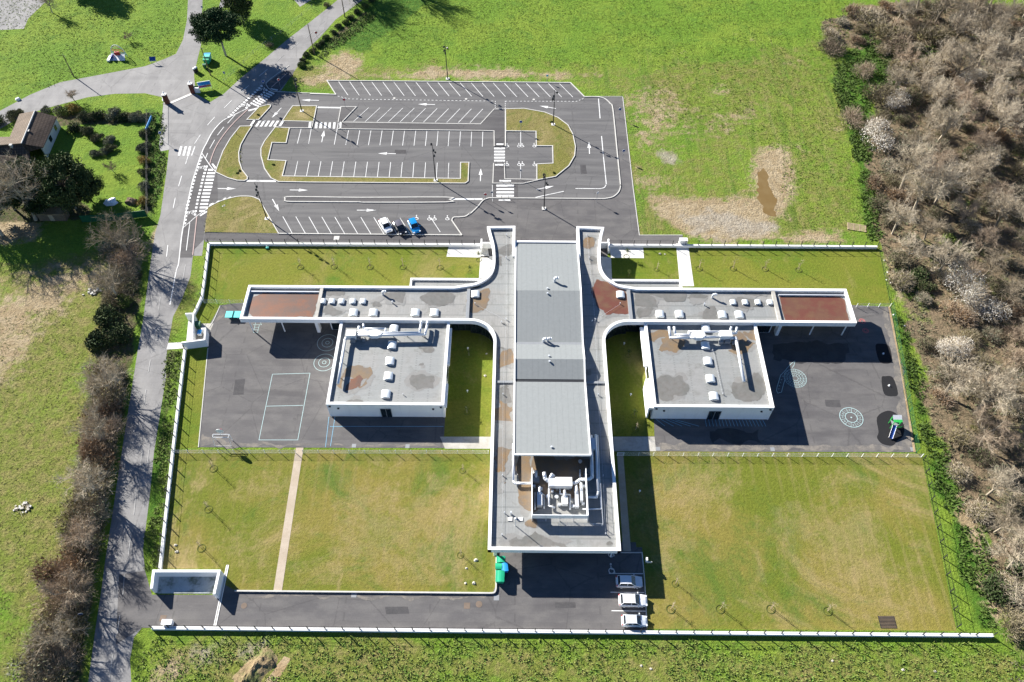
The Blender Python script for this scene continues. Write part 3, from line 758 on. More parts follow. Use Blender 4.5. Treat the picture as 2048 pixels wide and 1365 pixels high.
def arrow(tail, tip, par=cp, k=1.0):
    a, b_ = P2([tail, tip]); dx, dy = b_[0]-a[0], b_[1]-a[1]; L = math.hypot(dx, dy); dx /= L; dy /= L
    nx_, ny_ = -dy, dx; h = L*.50; w = .30*k; s = .07*k
    q = lambda t, o: (a[0]+dx*t+nx_*o, a[1]+dy*t+ny_*o, ZM)
    m_ = MB(); m_.face(q(0, -s*1.2), q(L-h, -s*1.2), q(L-h, s*1.2), q(0, s*1.2)); m_.face(q(L-h, -w*1.25), q(L, 0), q(L-h, w*1.25))
    return m_.build('arrow_mark', M['white_paint'], par)
for a, b_ in ((z1([(1915, 430)]), z1([(1700, 425)])), (z1([(1462, 520)]), z1([(1348, 640)])), (z1([(1948, 935)]), z1([(1978, 790)])), (z2([(695, 468)]), z2([(920, 470)])), (z2([(1562, 485)]), z2([(1785, 488)])), (z2([(1355, 595)]), z2([(1437, 742)])),
              (z3([(1507, 360)]), z3([(1300, 355)])), (z3([(1035, 952)]), z3([(818, 948)])), (z4([(1035, 408)]), z4([(838, 375)])), (z4([(125, 1283)]), z4([(130, 1130)])), (z4([(1440, 955)]), z4([(1433, 810)])), (z5([(800, 480)]), z5([(1012, 437)])), (z6([(565, 488)]), z6([(800, 488)]))):
    arrow(a[0], b_[0], k=1.15)
def patch(pxq, name='crossing_bar', par=cp, mat='white_paint', z=ZM):
    q = P2(pxq); return MB().face(*[(x, y, z) for x, y in q]).build(name, M[mat], par)
def bar(zf, x, y, w, h, sl=0, **k):
    return patch(zf([(x-w/2-sl/2, y+h/2), (x+w/2-sl/2, y+h/2), (x+w/2+sl/2, y-h/2), (x-w/2+sl/2, y-h/2)]), **k)
for x in (1115, 1182, 1237, 1292, 1347, 1400, 1467): bar(z1, x, 710, 30, 70, 45, z=.13 if x in (1115, 1467) else ZM)
for x in (1808, 1883, 1938, 1992): bar(z1, x, 730, 30, 72, 8, z=.13 if x == 1808 else ZM)
for x in (236, 292): bar(z3, x, 612, 28, 75, 8)
bar(z3, 368, 612, 24, 75, 6, z=.13)
for y in (890, 927, 963, 1000, 1037): bar(z4, 356, y, 130, 22)
for x, y, w in ((360, 842, 90), (352, 1090, 102)): bar(z4, x, y, w, 20, z=.125)
for y in (433, 475, 515, 555): bar(z5, 424, y, 212, 24)
bar(z5, 424, 380, 140, 20, z=.125); bar(z5, 416, 608, 142, 18, z=.03)
# arrows and dashes of the crossing over the cycle path, road centre line
for x, y in ((497, 95), (483, 133), (470, 172), (458, 212), (445, 250), (430, 290), (418, 332), (408, 373), (397, 413), (387, 455), (375, 497), (365, 540), (355, 582), (345, 625), (335, 667), (325, 710), (318, 755), (312, 800), (305, 845), (300, 888)):
    bar(z2, x, y, 32, 23, 4, name='crossing_dash', par=road)
for x, y in ((562, 203), (550, 240), (537, 282), (525, 322), (515, 362), (505, 403), (495, 443), (485, 487), (475, 528), (463, 570), (455, 610), (447, 652), (438, 697), (430, 740), (423, 783)):
    bar(z2, x, y, 28, 23, 4, name='crossing_dash', par=road)
for x, y, w in ((612, 243, 60), (618, 283, 95), (608, 323, 97), (600, 363, 98), (588, 405, 97), (583, 447, 97), (570, 487, 98), (560, 528, 96), (550, 570, 98), (543, 612, 96), (533, 655, 96), (527, 697, 96), (508, 738, 66)):
    bar(z2, x, y, w, 23, 4, name='crossing_bar', par=road)
for i in range(16):
    x, y = lerp((1225, 258), (832, 627), i/15); patch(z1([(x-22, y-4), (x-4, y+14), (x+20, y+4), (x+2, y-14)]), 'crossing_dash', road)
for i in range(9):
    x, y = lerp((1285, 308), (1045, 520), i/8); patch(z1([(x-20, y-4), (x-4, y+14), (x+18, y+4), (x+2, y-14)]), 'crossing_dash', road)
for i in range(8):
    x, y = lerp((1345, 338), (1160, 488), i/7); patch(z1([(x-36, y-24), (x-44, y-8), (x+28, y+22), (x+36, y+6)]), 'crossing_bar', road)
for x in (258, 313, 365): patch(z1([(x-15, 985), (x-43, 1095), (x-15, 1095), (x+13, 985)]), 'crossing_bar', road)
patch(z1([(415, 985), (375, 1095), (387, 1095), (427, 985)]), 'crossing_bar', road)
for q in (z1([(620, 1195), (640, 1190), (680, 1240), (660, 1255)]), z1([(1060, 545), (1180, 515), (1190, 530), (1070, 562)]), z1([(1325, 290), (1340, 285), (1425, 300), (1410, 315)]), z2([(475, 790), (560, 738), (572, 750), (488, 803)])):
    patch(q, 'give_way_mark', road)
for q in (z2([(590, 690), (600, 655), (640, 640), (660, 655)]), z2([(650, 665), (690, 620), (720, 612), (670, 665)]), z2([(735, 625), (775, 582), (800, 578), (760, 620)]), z2([(805, 592), (840, 568), (862, 566), (830, 588)]), z2([(880, 575), (900, 562), (930, 560), (910, 572)])):
    patch(q, 'hatch_mark')
edge = z1([(1060, 522), (905, 598), (760, 672), (640, 800), (560, 945), (500, 1070)])+z2([(390, 385), (345, 600), (295, 850), (260, 1050), (225, 1361)])+[(352, 545), (340, 610)]
MB().ribbon(P2(smooth(edge, 4)), .2, ZM).build('edge_line', M['white_paint'], road)
MB().ribbon(P2(smooth(z1([(505, 1065), (560, 1150), (620, 1235), (680, 1290), (800, 1361)]), 4)), .15, ZM).build('edge_line', M['white_paint'], road)
MB().ribbon(P2(z2([(280, 940), (440, 800), (600, 690)])), .15, ZM).build('edge_line', M['white_paint'], road)
MB().ribbon(P2(smooth(z1([(1060, 538), (900, 690), (780, 830), (680, 980), (625, 1110), (600, 1195)]), 4)), .2, ZM, h=.04).build('kerb', M['pink_kerb'], road)
MB().ribbon(P2(z2([(445, 805), (395, 1270)])), .2, ZM, h=.04).build('kerb', M['pink_kerb'], road)
MB().ribbon(P2(z1([(1340, 275), (1530, 105)])), .2, ZM, h=.04).build('kerb', M['pink_kerb'], road)
for a, b_ in (((865, 430), (775, 520)), ((660, 630), (572, 728)), ((487, 845), (415, 955)), ((345, 1085), (308, 1198)), ((1295, 55), (1198, 135)), ((1070, 250), (985, 325)), ((905, 605), (815, 705)), ((770, 750), (692, 850)), ((660, 905), (600, 1010)), ((575, 1065), (548, 1130))):
    MB().ribbon(P2(z1([a, b_])), .15, ZM).build('lane_dash', M['white_paint'], road)
for a, b_ in (((262, 315), (225, 440)), ((185, 580), (160, 705)), ((360, 880), (318, 1215)), ((95, 1150), (80, 1290))):
    MB().ribbon(P2(z2([a, b_])), .15, ZM).build('lane_dash', M['white_paint'], road)
for a, b_ in (((1270, 565), (1195, 630)), ((1420, 440), (1340, 510)), ((1690, 215), (1630, 262)), ((1900, 60), (1850, 100)), ((2010, -20), (1960, 20)), ((1560, 330), (1500, 390)), ((1700, 290), (1570, 400))):
    MB().ribbon(P2(z8([a, b_])), .13, ZM).build('lane_dash', M['faded_paint'], road)
for a, b_ in (((328, 540), (324, 568)), ((321, 595), (317, 622)), ((371, 530), (366, 560)), ((313, 650), (308, 680)), ((301, 720), (297, 745)), ((292, 780), (288, 810)), ((285, 900), (280, 940)), ((298, 900), (294, 935)), ((272, 990), (268, 1030)), ((262, 1070), (257, 1110)), ((249, 1150), (246, 1190)), ((240, 1230), (234, 1270)), ((226, 1310), (216, 1380))):
    MB().ribbon(P2([a, b_]), .12, ZM).build('lane_dash', M['faded_paint'], road)
MB().ribbon(P2(z1([(30, 470), (95, 480), (95, 960)])), .12, .014, h=.05).build('kerb', M['lane_grey'], road)
def wheelchair(px, s=1.0, par=cp):
    x, y = P2([px])[0]; m_ = MB()
    ring = [(x+.42*s*math.cos(t), y-.1*s+.42*s*math.sin(t)) for t in [math.pi*2*k/10 for k in range(10)]]
    m_.ribbon(ring, .13*s, ZM, True); m_.ribbon([(x-.05*s, y+.75*s), (x-.05*s, y+.2*s), (x+.35*s, y+.1*s), (x+.5*s, y-.4*s)], .14*s, ZM+.004)
    m_.poly([(x-.05*s+.16*s*math.cos(t), y+.95*s+.16*s*math.sin(t)) for t in [math.pi*2*k/8 for k in range(8)]], ZM)
    m_.build('disabled_symbol', M['white_paint'], par)
for q in z6([(1283, 585), (1437, 590), (1500, 590), (1655, 588)])+z4([(447, 857), (590, 857), (628, 857), (775, 857), (447, 1080), (592, 1080), (632, 1080), (777, 1083)]): wheelchair(q, .85)
wheelchair((1222, 1108), 1.0, drive); wheelchair((1223, 1141), 1.0, drive)
for a, b_ in (((1218, 1147.5), (1286, 1148)), ((1221, 1185), (1288, 1186)), ((1223, 1222), (1292, 1223))): MB().ribbon(P2([a, b_]), .13, ZM).build('bay_line', M['white_paint'], drive)
def cyclist(px, par=road):
    x, y = P2([px])[0]; m_ = MB()
    for ox in (-.55, .55): m_.ribbon([(x+ox+.36*math.cos(t), y+.36*math.sin(t)) for t in [math.pi*2*k/8 for k in range(8)]], .12, ZM, True)
    m_.ribbon([(x-.55, y), (x-.1, y+.55), (x+.4, y+.5), (x+.55, y)], .12, ZM+.003); m_.ribbon([(x+.3, y+.5), (x+.35, y+.8)], .2, ZM+.006)
    m_.build('cycle_symbol', M['white_paint'], par)
for q in z2([(510, 220), (372, 762)])+z1([(1235, 300), (1030, 490)]): cyclist(q)
MB().ribbon(P2(z5([(270, 425), (270, 625)])), .1, ZM).build('joint_line', M['white_paint'], cp)
part_sheet('crossing_surface', P2(z5([(272, 418), (575, 418), (575, 585), (272, 582)])), .018, M['asphalt_dark'])
for q in ((646, 415), (920, 388)): pass
# speed table at far side, drain covers
def cover(px, w, par, mat='grey_metal', rd_=False):
    x, y = P2([px])[0]
    m_ = MB()
    if rd_: m_.poly([(x+w/2*math.cos(t), y+w/2*math.sin(t)) for t in [math.pi*2*k/12 for k in range(12)]], ZM+.004)
    else: m_.bb(x-w/2, y-w/2, .012, x+w/2, y+w/2, .03)
    return m_.build('drain_cover', M[mat], par)
cover(z6([(320, 823)])[0], 1.1, cp, 'kerb'); cover((993, 1196), .8, drive); cover((708, 1190), .8, drive); cover((934, 1212), .9, drive, 'manhole'); cover((958, 1209), 1.0, drive, 'manhole', True); cover((488, 1212), .9, drive, 'manhole', True); cover((326, 1237), .9, drive, 'manhole')
for q in z3([(1015, 282), (1880, 292)])+z4([(768, 298)]): cover(q, .6, cp, 'kerb', True)
# ------------------------------------------------------------------ school grounds: lawns, yards, paths
LZ = [0]
def lawn_sheet(pts, mat, z=.0090):
    LZ[0] += 1
    return tag(MB().poly(P2(pts), z+.0003*LZ[0]).build('lawn', M[mat]), kind='structure')
lawn_sheet([(420, 487), (900, 488), (975, 489), (975, 560), (930, 600), (480, 606), (409, 606), (404, 600)], 'lawn_olive')
lawn_sheet([(1218, 489), (1757, 492), (1779, 607), (1700, 612), (1230, 600), (1218, 560)], 'lawn_olive')
lawn_sheet([(402, 606), (441, 611), (414, 655), (395, 652), (385, 640)], 'lawn_olive')
lawn_sheet([(372, 700), (416, 697), (413, 720), (397, 896), (352, 898)], 'lawn_olive')
lawn_sheet([(880, 640), (1000, 640), (985, 874), (885, 874)], 'lawn_olive')
lawn_sheet([(1200, 640), (1310, 640), (1308, 875), (1215, 875)], 'lawn_olive')
sw = lawn_sheet([(352, 900), (1000, 900), (995, 1100), (991, 1185), (470, 1182), (445, 1168), (440, 1138), (315, 1138)], 'lawn_mown')
lawn_sheet([(1215, 900), (1842, 908), (1913, 1262), (1294, 1258), (1284, 1085), (1215, 1085)], 'lawn_mown')
def wear_grid(outline, dry_px, green_px, mat):
    poly = P2(outline); xs = [q[0] for q in poly]; ys = [q[1] for q in poly]; st_ = .7
    ax = np.arange(min(xs), max(xs), st_); ay = np.arange(min(ys), max(ys), st_); XX, YY = np.meshgrid(ax, ay); ins_ = sdist(XX, YY, poly) > .25
    rows = []
    for group_ in (dry_px, green_px):
        v_ = np.zeros_like(XX)
        for q, s_, k in group_: v_ = np.maximum(v_, k*mask(XX, YY, q, s_, s_*1.3, .18, 31))
        rows.append(v_)
    idx_ = np.arange(XX.size).reshape(XX.shape); ok_ = ins_[:-1, :-1] & ins_[:-1, 1:] & ins_[1:, 1:] & ins_[1:, :-1]
    F = np.stack([idx_[:-1, :-1], idx_[:-1, 1:], idx_[1:, 1:], idx_[1:, :-1]], -1)[ok_]
    me = bpy.data.meshes.new('lawn'); V_ = np.stack([XX, YY, np.full_like(XX, .0145)], -1).reshape(-1, 3); 
    me.vertices.add(len(V_)); me.vertices.foreach_set('co', V_.ravel()); me.loops.add(F.size); me.loops.foreach_set('vertex_index', F.ravel().astype(np.int32)); me.polygons.add(len(F)); me.polygons.foreach_set('loop_start', np.arange(0, F.size, 4, dtype=np.int32)); me.update(calc_edges=True)
    a_ = me.color_attributes.new('wear', 'FLOAT_COLOR', 'POINT'); a_.data.foreach_set('color', np.stack([rows[0], rows[1], rows[1]*0, rows[1]*0+1], -1).astype(np.float32).ravel())
    me.materials.append(M[mat]); tag(link('lawn', me), kind='structure')
wear_grid([(352, 912), (592, 912), (548, 1180), (470, 1180), (446, 1140), (322, 1137)], [([(470, 930), (580, 925), (560, 1010), (440, 1000)], 3, .6), ([(420, 1050), (560, 1040), (540, 1160), (450, 1130)], 3, .55)], [([(375, 1010), (390, 1012), (370, 1090), (352, 1085)], .8, 1.0), ([(360, 915), (390, 920), (350, 1050), (338, 1050)], 1.5, .7)], 'lawn_mown')
wear_grid([(608, 912), (985, 912), (984, 1100), (988, 1182), (568, 1178)], [([(690, 960), (960, 950), (975, 1060), (900, 1170), (600, 1165), (640, 1060)], 5, .75), ([(620, 1110), (800, 1120), (790, 1175), (590, 1172)], 3, .8), ([(800, 1000), (960, 990), (950, 1100), (820, 1110)], 4, .85)], [([(620, 925), (720, 920), (700, 975), (620, 1000)], 3, .9), ([(735, 1060), (800, 1065), (795, 1120), (740, 1115)], 2.5, .7), ([(925, 1080), (982, 1075), (984, 1160), (940, 1150)], 2.5, .8)], 'lawn_mown')
wear_grid([(1252, 916), (1842, 920), (1908, 1256), (1298, 1252), (1290, 1100), (1264, 1100)], [([(1300, 930), (1520, 925), (1440, 1000), (1370, 1110), (1350, 1240), (1300, 1240)], 4, .7), ([(1560, 1000), (1760, 1010), (1790, 1170), (1740, 1200), (1640, 1130)], 4, .85), ([(1780, 1060), (1850, 1070), (1890, 1240), (1780, 1240)], 3, .6)], [([(1430, 1010), (1560, 960), (1620, 1100), (1560, 1240), (1370, 1230), (1380, 1120)], 4, .62), ([(1325, 925), (1400, 925), (1350, 985), (1325, 990)], 2, .8), ([(1560, 1200), (1700, 1190), (1700, 1250), (1560, 1250)], 3, .6), ([(1600, 920), (1840, 930), (1850, 1000), (1640, 990)], 3, .5)], 'lawn_mown')
yl = tag(MB().poly(P2([(441, 611), (470, 607), (700, 600), (900, 640), (888, 874), (990, 874), (990, 897), (396, 895), (413, 720), (416, 697), (413, 660)]), .0175).build('playground_yard', M['asphalt_yard']), kind='structure')
yr = tag(MB().poly(P2([(1300, 640), (1690, 610), (1778, 614), (1828, 905), (1210, 903), (1210, 874), (1309, 873), (1308, 845)]), .0175).build('playground_yard', M['asphalt_yard']), kind='structure')
for q in ([(441, 611), (428, 640), (419, 655)], [(416, 697), (397, 895)]): MB().ribbon(P2(q), .14, .012, False, .05).build('kerb', M['kerb'], yl)
for q in ([(1778, 614), (1803, 740), (1829, 905)],): MB().ribbon(P2(q), .35, .012, False, .04).build('kerb', M['tan_soil'], yr)
sheet('footpath_slab', P2([(880, 874), (1000, 874), (1000, 898), (890, 898)]), .0215, M['concrete'])
sheet('footpath_slab', P2([(1215, 874), (1309, 874), (1312, 903), (1215, 903)]), .0215, M['concrete'])
path_w = tag(MB().prism(P2([(592, 896), (607, 896), (564, 1181), (547, 1181)]), 0, .03).build('garden_path', M['tan_path']), kind='structure')
path_e = tag(MB().prism(P2([(1234, 905), (1246, 905), (1262, 1103), (1246, 1103)]), 0, .03).build('garden_path', M['tan_path']), kind='structure')
# pale slabs by the entrance and the long concrete strip to the gate
for q in ([(898, 490), (975, 490), (978, 516), (893, 514)], [(961, 513), (1000, 513), (1000, 560), (930, 580), (958, 556)], [(1218, 491), (1286, 491), (1288, 517), (1222, 516)], [(1200, 513), (1222, 516), (1224, 560), (1235, 585), (1200, 580)], [(1352, 488), (1376, 488), (1388, 573), (1360, 573)]):
    tag(MB().prism(P2(q), 0, .035).build('paving', M['pale_slab']), kind='structure')
# trough of the mown meadow: mud, water
sheet('puddle', ragged(P2([(1516, 345), (1528, 338), (1537, 352), (1538, 372), (1548, 388), (1551, 402), (1547, 434), (1533, 431), (1523, 410), (1511, 396), (1519, 375)]), .3, .6, 3), .012, M['puddle'])
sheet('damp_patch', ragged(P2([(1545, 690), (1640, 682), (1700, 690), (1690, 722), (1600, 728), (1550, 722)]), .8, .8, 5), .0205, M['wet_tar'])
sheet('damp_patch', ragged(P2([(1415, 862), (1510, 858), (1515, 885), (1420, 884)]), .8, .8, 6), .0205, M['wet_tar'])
dn = [0]
def dust(pxs, sd, par):
    dn[0] += 1; MB().poly(ragged(P2(pxs), .35, .45, sd), .0185+.0003*dn[0]).build('dust_patch', M['dust'], par)
dust([(1766, 616), (1777, 616), (1803, 740), (1826, 898), (1808, 896), (1790, 760)], 3, yr); dust([(1320, 886), (1500, 893), (1700, 890), (1815, 893), (1822, 901), (1315, 900)], 5, yr); dust([(405, 872), (470, 884), (600, 890), (860, 888), (880, 894), (400, 893)], 7, yl); dust([(428, 640), (446, 613), (452, 620), (436, 645)], 9, yl)
dust([(480, 1190), (700, 1192), (860, 1191), (980, 1192), (970, 1196), (720, 1197), (500, 1195)], 11, drive)
for i_, (q, par_) in enumerate((([(770, 1215), (815, 1214), (818, 1228), (772, 1229)], drive), ([(1110, 1205), (1150, 1205), (1151, 1216), (1111, 1217)], drive), ([(790, 300), (812, 300), (813, 308), (789, 308)], cp), ([(1160, 330), (1172, 330), (1174, 348), (1162, 348)], cp), ([(470, 760), (490, 759), (487, 790), (466, 791)], yl), ([(1650, 800), (1680, 801), (1683, 815), (1652, 814)], yr))):
    MB().poly(ragged(P2(q), .6, .06, 40+i_), .0200 if par_ is not cp else .0115).build('asphalt_patch', M['patch'], par_)
pads = [[(1751, 692), (1762, 688), (1778, 693), (1784, 722), (1772, 728), (1758, 722)], [(1763, 757), (1770, 753), (1786, 756), (1796, 788), (1785, 793), (1768, 788)]]
for q in pads: sheet('rubber_pad', P2(smooth(q, 4, True)), .022, M['black'])
sheet('rubber_pad', P2(smooth([(1754, 835), (1775, 822), (1795, 830), (1808, 852), (1806, 872), (1795, 882), (1784, 892), (1764, 888), (1754, 876), (1757, 864)], 4, True)), .024, M['black'])
# court markings
def court(segs, w, mat, par, name='court_line'):
    for q in segs: MB().ribbon(P2(q), w, ZM).build(name, M[mat], par)
court(([(545, 749), (620, 747), (595.6, 880.5), (518, 880.5), (545, 749)], [(533, 813), (606, 811.5)]), .09, 'cyan_paint', yl)
court(([(658, 834), (651, 895)], [(670, 834), (661, 893)], [(660, 853.5), (887, 853.5)]), .09, 'blue_paint', yl)
def ring(par, px, r, w=.08, mat='cyan_paint', n=28):
    x, y = P2([px])[0]
    MB().ribbon([(x+r*math.cos(2*math.pi*k/n), y+r*math.sin(2*math.pi*k/n)) for k in range(n)], w, ZM, True).build('ring_line', M[mat], par)
    return x, y
for px in ((655, 686), (648.5, 725.5)):
    for r in (1.85, 1.0, .33): ring(yl, px, r)
court([[(1312+i*9.5, 839+.2*i), (1330+i*17, 853)] for i in range(5)]+[[(1410+i*6.7, 838), (1413+i*7.0, 853.5)] for i in range(18)], .09, 'blue_paint', yr)  # lines beside the block: blue tint of the shade put into their colour
SEG = {'0': 'abcdef', '1': 'bc', '2': 'abged', '3': 'abgcd', '4': 'fgbc', '5': 'afgcd', '6': 'afgedc', '7': 'abc', '8': 'abcdefg', '9': 'abcdfg'}
def digits(txt, x, y, h, par, ang=0):
    m_ = MB(); w = h*.5; ca, sa = math.cos(ang), math.sin(ang)
    T = lambda u, v: (x+u*ca-v*sa, y+u*sa+v*ca)
    for i, ch in enumerate(txt):
        o = (i-(len(txt)-1)/2)*w*1.5
        P = {'a': ((-w/2, h/2), (w/2, h/2)), 'b': ((w/2, h/2), (w/2, 0)), 'c': ((w/2, 0), (w/2, -h/2)), 'd': ((-w/2, -h/2), (w/2, -h/2)), 'e': ((-w/2, -h/2), (-w/2, 0)), 'f': ((-w/2, 0), (-w/2, h/2)), 'g': ((-w/2, 0), (w/2, 0))}
        for k, s_ in enumerate(SEG[ch]):
            a, b_ = P[s_]; m_.ribbon([T(a[0]+o, a[1]), T(b_[0]+o, b_[1])], h*.14, ZM+k*.0005)
    m_.build('number_mark', M['cyan_paint'], par)
cx, cy = ring(yr, (1702.5, 835.5), 1.95, .11); ring(yr, (1702.5, 835.5), 1.0, .11)
MB().poly([(cx+.14*math.cos(k*.7), cy+.14*math.sin(k*.7)) for k in range(9)], ZM).build('centre_mark', M['cyan_paint'], yr)
for k in range(12):
    t = 2*math.pi*(k+.5)/12
    MB().ribbon([(cx+1.0*math.cos(t), cy+1.0*math.sin(t)), (cx+1.95*math.cos(t), cy+1.95*math.sin(t))], .06, ZM).build('ring_line', M['cyan_paint'], yr)
    t = math.pi/2-2*math.pi*(k+1)/12
    digits(str(k+1), cx+1.48*math.cos(t), cy+1.48*math.sin(t), .30, yr)
sx, sy = ring(yr, (1590.5, 757), 1.95, .07)
for r in (1.45, .95, .5): ring(yr, (1590.5, 757), r, .06)
num = 1
for r0, r1, n in ((.5, .95, 6), (.95, 1.45, 10), (1.45, 1.95, 14)):
    for k in range(n):
        t = 2*math.pi*k/n; MB().ribbon([(sx+r0*math.cos(t), sy+r0*math.sin(t)), (sx+r1*math.cos(t), sy+r1*math.sin(t))], .06, ZM).build('ring_line', M['cyan_paint'], yr)
        t += math.pi/n; digits(str(num), sx+(r0+r1)/2*math.cos(t), sy+(r0+r1)/2*math.sin(t), .20, yr); num += 1
z9 = zoomer(1540, 700, 8.03)
court((z9([(240, 480), (215, 560), (185, 680), (165, 690)]), z9([(300, 265), (230, 350), (170, 410), (110, 610), (105, 660), (125, 700), (160, 685)]), z9([(355, 290), (385, 250), (400, 180), (340, 225), (300, 265)])), .09, 'cyan_paint', yr)
for k, q in enumerate(z9([(272, 345), (238, 385), (203, 430), (182, 482), (166, 530), (150, 580), (140, 630)])):
    x, y = P2([q])[0]; digits(str(num+k), x, y, .20, yr)
for px in ((1724, 643), (1731, 662)):
    for r in (.3, .55): ring(yr, px, r, .1, 'red_paint', 12)
    x, y = P2([px])[0]
x, y = P2([(513, 657)])[0]
for k in range(4): MB().ribbon([(x-.4+(k == 3)*-.4, y-1+k*.6), (x+.4+(k == 3)*.4, y-1+k*.6), (x+.4, y-.4+k*.6), (x-.4, y-.4+k*.6), (x-.4, y-1+k*.6)], .07, ZM).build('hopscotch_line', M['cyan_paint'], yl)
for px in ((708, 892), (815, 893), (1316, 898), (1545, 899), (1825, 899)): cover(px, .7, yr if px[0] > 1200 else yl)

# ------------------------------------------------------------------ school building
B = thing('school_building', 'white T-shaped school with grey flat roofs, white parapets and two square classroom blocks', 'school building', (5.7, 80, 0))
ZW, ZB, TW = 4.45, 3.95, .48          # parapet tops of wings and of classroom blocks, parapet width
def wpt(px, z): g = G(px[0], px[1], z); return (g.x, g.y)
def arc(cx, cy, r, a0, a1, n=10): return [(cx+r*math.cos(R(a0+(a1-a0)*k/n)), cy+r*math.sin(R(a0+(a1-a0)*k/n))) for k in range(n+1)]
armL = [wpt(q, ZW) for q in smooth([(974, 453), (978.5, 470), (983.5, 489), (985.5, 510), (985, 530), (980, 545), (969, 556.5), (950, 566), (925, 570.5)], 4)]
armR = [wpt(q, ZW) for q in smooth([(1208.5, 454.5), (1204.5, 470), (1201.5, 490), (1201, 512), (1202, 530), (1207, 545), (1217, 557), (1234, 568), (1256, 573)], 4)]
XL, XR, YS, YN0, YN1 = -4.08, 15.62, 45.45, 88.42, 96.42
WL0, WR1 = -50.0, 61.0
outW = [(-.2, YS), (XL, YS), (XL, 84.0)]+arc(XL-4.4, 84.0, 4.4, 0, 90)[1:]+[(WL0, YN0), (WL0, YN1)]+[(armL[-1][0]-1.5, YN1)]+armL[::-1][1:]+[(-.45, 112.15), (-.45, 104.2)]
outE = [(11.6, 104.2), (11.65, 112.15)]+armR[:-1]+[(armR[-1][0]+1.5, YN1), (WR1, YN1), (WR1, YN0), (XR+4.4, YN0)]+arc(XR+4.4, 84.0, 4.4, 90, 180)[1:]+[(XR, YS), (-.2, YS)]
# roof decks
deckW = outW[1:]+[(-.45, 60)]+[(-.45, YS)]
MB().poly([q for q in outW[1:]]+[(-.45, 58), (3, 58), (3, YS)], ZW-.5).build('stem_roof', M['roof_ns'], B)
MB().poly([(11.65, 58)]+outE[0:]+[] if False else [(3, YS), (3, 58), (11.65, 58)]+outE[:-1], ZW-.5).build('stem_roof', M['roof_ns'], B)
def inset(line, d):
    """points moved d to the right-hand side of the travel direction"""
    return [b_ for a, b_ in offset_pair(line, 2*d)] if d >= 0 else [a for a, b_ in offset_pair(line, -2*d)]
def parapet(line, w, z0, z1, name='parapet'):
    L = inset(line, w/2)
    m_ = MB()
    pr = offset_pair(L, w)
    for i in range(len(L)-1):
        (a, b_), (c, d) = pr[i], pr[i+1]
        m_.face((b_[0], b_[1], z1), (d[0], d[1], z1), (c[0], c[1], z1), (a[0], a[1], z1))
        m_.face((a[0], a[1], z0), (a[0], a[1], z1), (c[0], c[1], z1), (c[0], c[1], z0))
        m_.face((b_[0], b_[1], z1), (b_[0], b_[1], z0), (d[0], d[1], z0), (d[0], d[1], z1))
        m_.face((a[0], a[1], z0), (c[0], c[1], z0), (d[0], d[1], z0), (b_[0], b_[1], z0))
    for i in (0, -1):
        a, b_ = pr[i]; m_.face((a[0], a[1], z0), (b_[0], b_[1], z0), (b_[0], b_[1], z1), (a[0], a[1], z1))
    return m_.build(name, M['white'], B)
par_line = outW[1:]
parapet(par_line, TW, ZW-1.05, ZW)
parapet(outE[:-1], TW, ZW-1.05, ZW)
MB().bb(XL, YS, ZW-1.05, XR, YS+TW, ZW-.002).build('parapet', M['white'], B)
# soffit so the canopies are closed from below
MB().poly(outW[1:]+[(3, 104.2), (3, YS)], ZW-.95).build('soffit', M['white'], B)
MB().poly([(3, YS), (3, 104.2)]+outE[:-1], ZW-.95).build('soffit', M['white'], B)
# walls below (set back behind the fascia)
def wall(x0, y0, x1, y1, z=ZW-1.0, t=.25):
    dx, dy = x1-x0, y1-y0; L = math.hypot(dx, dy)
    return MB().box(((x0+x1)/2, (y0+y1)/2, z/2), (L, t, z), math.atan2(dy, dx)).build('wall', M['white'], B)
for q in ((XL+.5, 52, XL+.5, 84), (XR-.5, 52, XR-.5, 84), (XL+.5, 52, XR-.5, 52), (-34.2, YN1-.5, -9.5, YN1-.5), (21.5, YN1-.5, 46.6, YN1-.5), (-34.2, 89.6, -34.2, YN1-.5), (46.6, 89.6, 46.6, YN1-.5),
          (-31.6, 89.6, -34.2, 89.6), (43.5, 89.6, 46.6, 89.6), (-3.2, 96, -3.2, 111), (14.6, 96, 14.6, 111)): wall(*q)
def glazed(x0, x1, y, name='window', z0=.15, z1=3.2, n=4):
    g = MB().bb(x0, y-.04, z0, x1, y+.04, z1).build(name, M['glass'], B)
    f = MB()
    for k in range(n+1): f.bb(x0+(x1-x0)*k/n-.04, y-.10, z0, x0+(x1-x0)*k/n+.04, y-.041, z1)
    f.bb(x0, y-.095, z1-.08, x1, y-.042, z1); f.bb(x0, y-.095, z0, x1, y-.042, z0+.08); f.bb(x0, y-.092, 1.9, x1, y-.043, 1.98)
    f.build('window_frame', M['dark_metal'], g)
    return g
for x0, x1, n in ((-12.0, -8.3, 3), (-34.0, -32.0, 2), (19.8, 22.9, 3), (43.4, 46.4, 3)): glazed(x0, x1, 89.5, n=n)
for x0, x1 in ((-.3, 3.5), (3.9, 7.6), (8.0, 11.4)): glazed(x0, x1, 51.8, n=3)
for y0 in (58, 64, 70, 76):
    for x in (XL+.35, XR-.35):
        MB().bb(x-.04, y0, .9, x+.04, y0+2.4, 3.0).build('window', M['glass'], B)
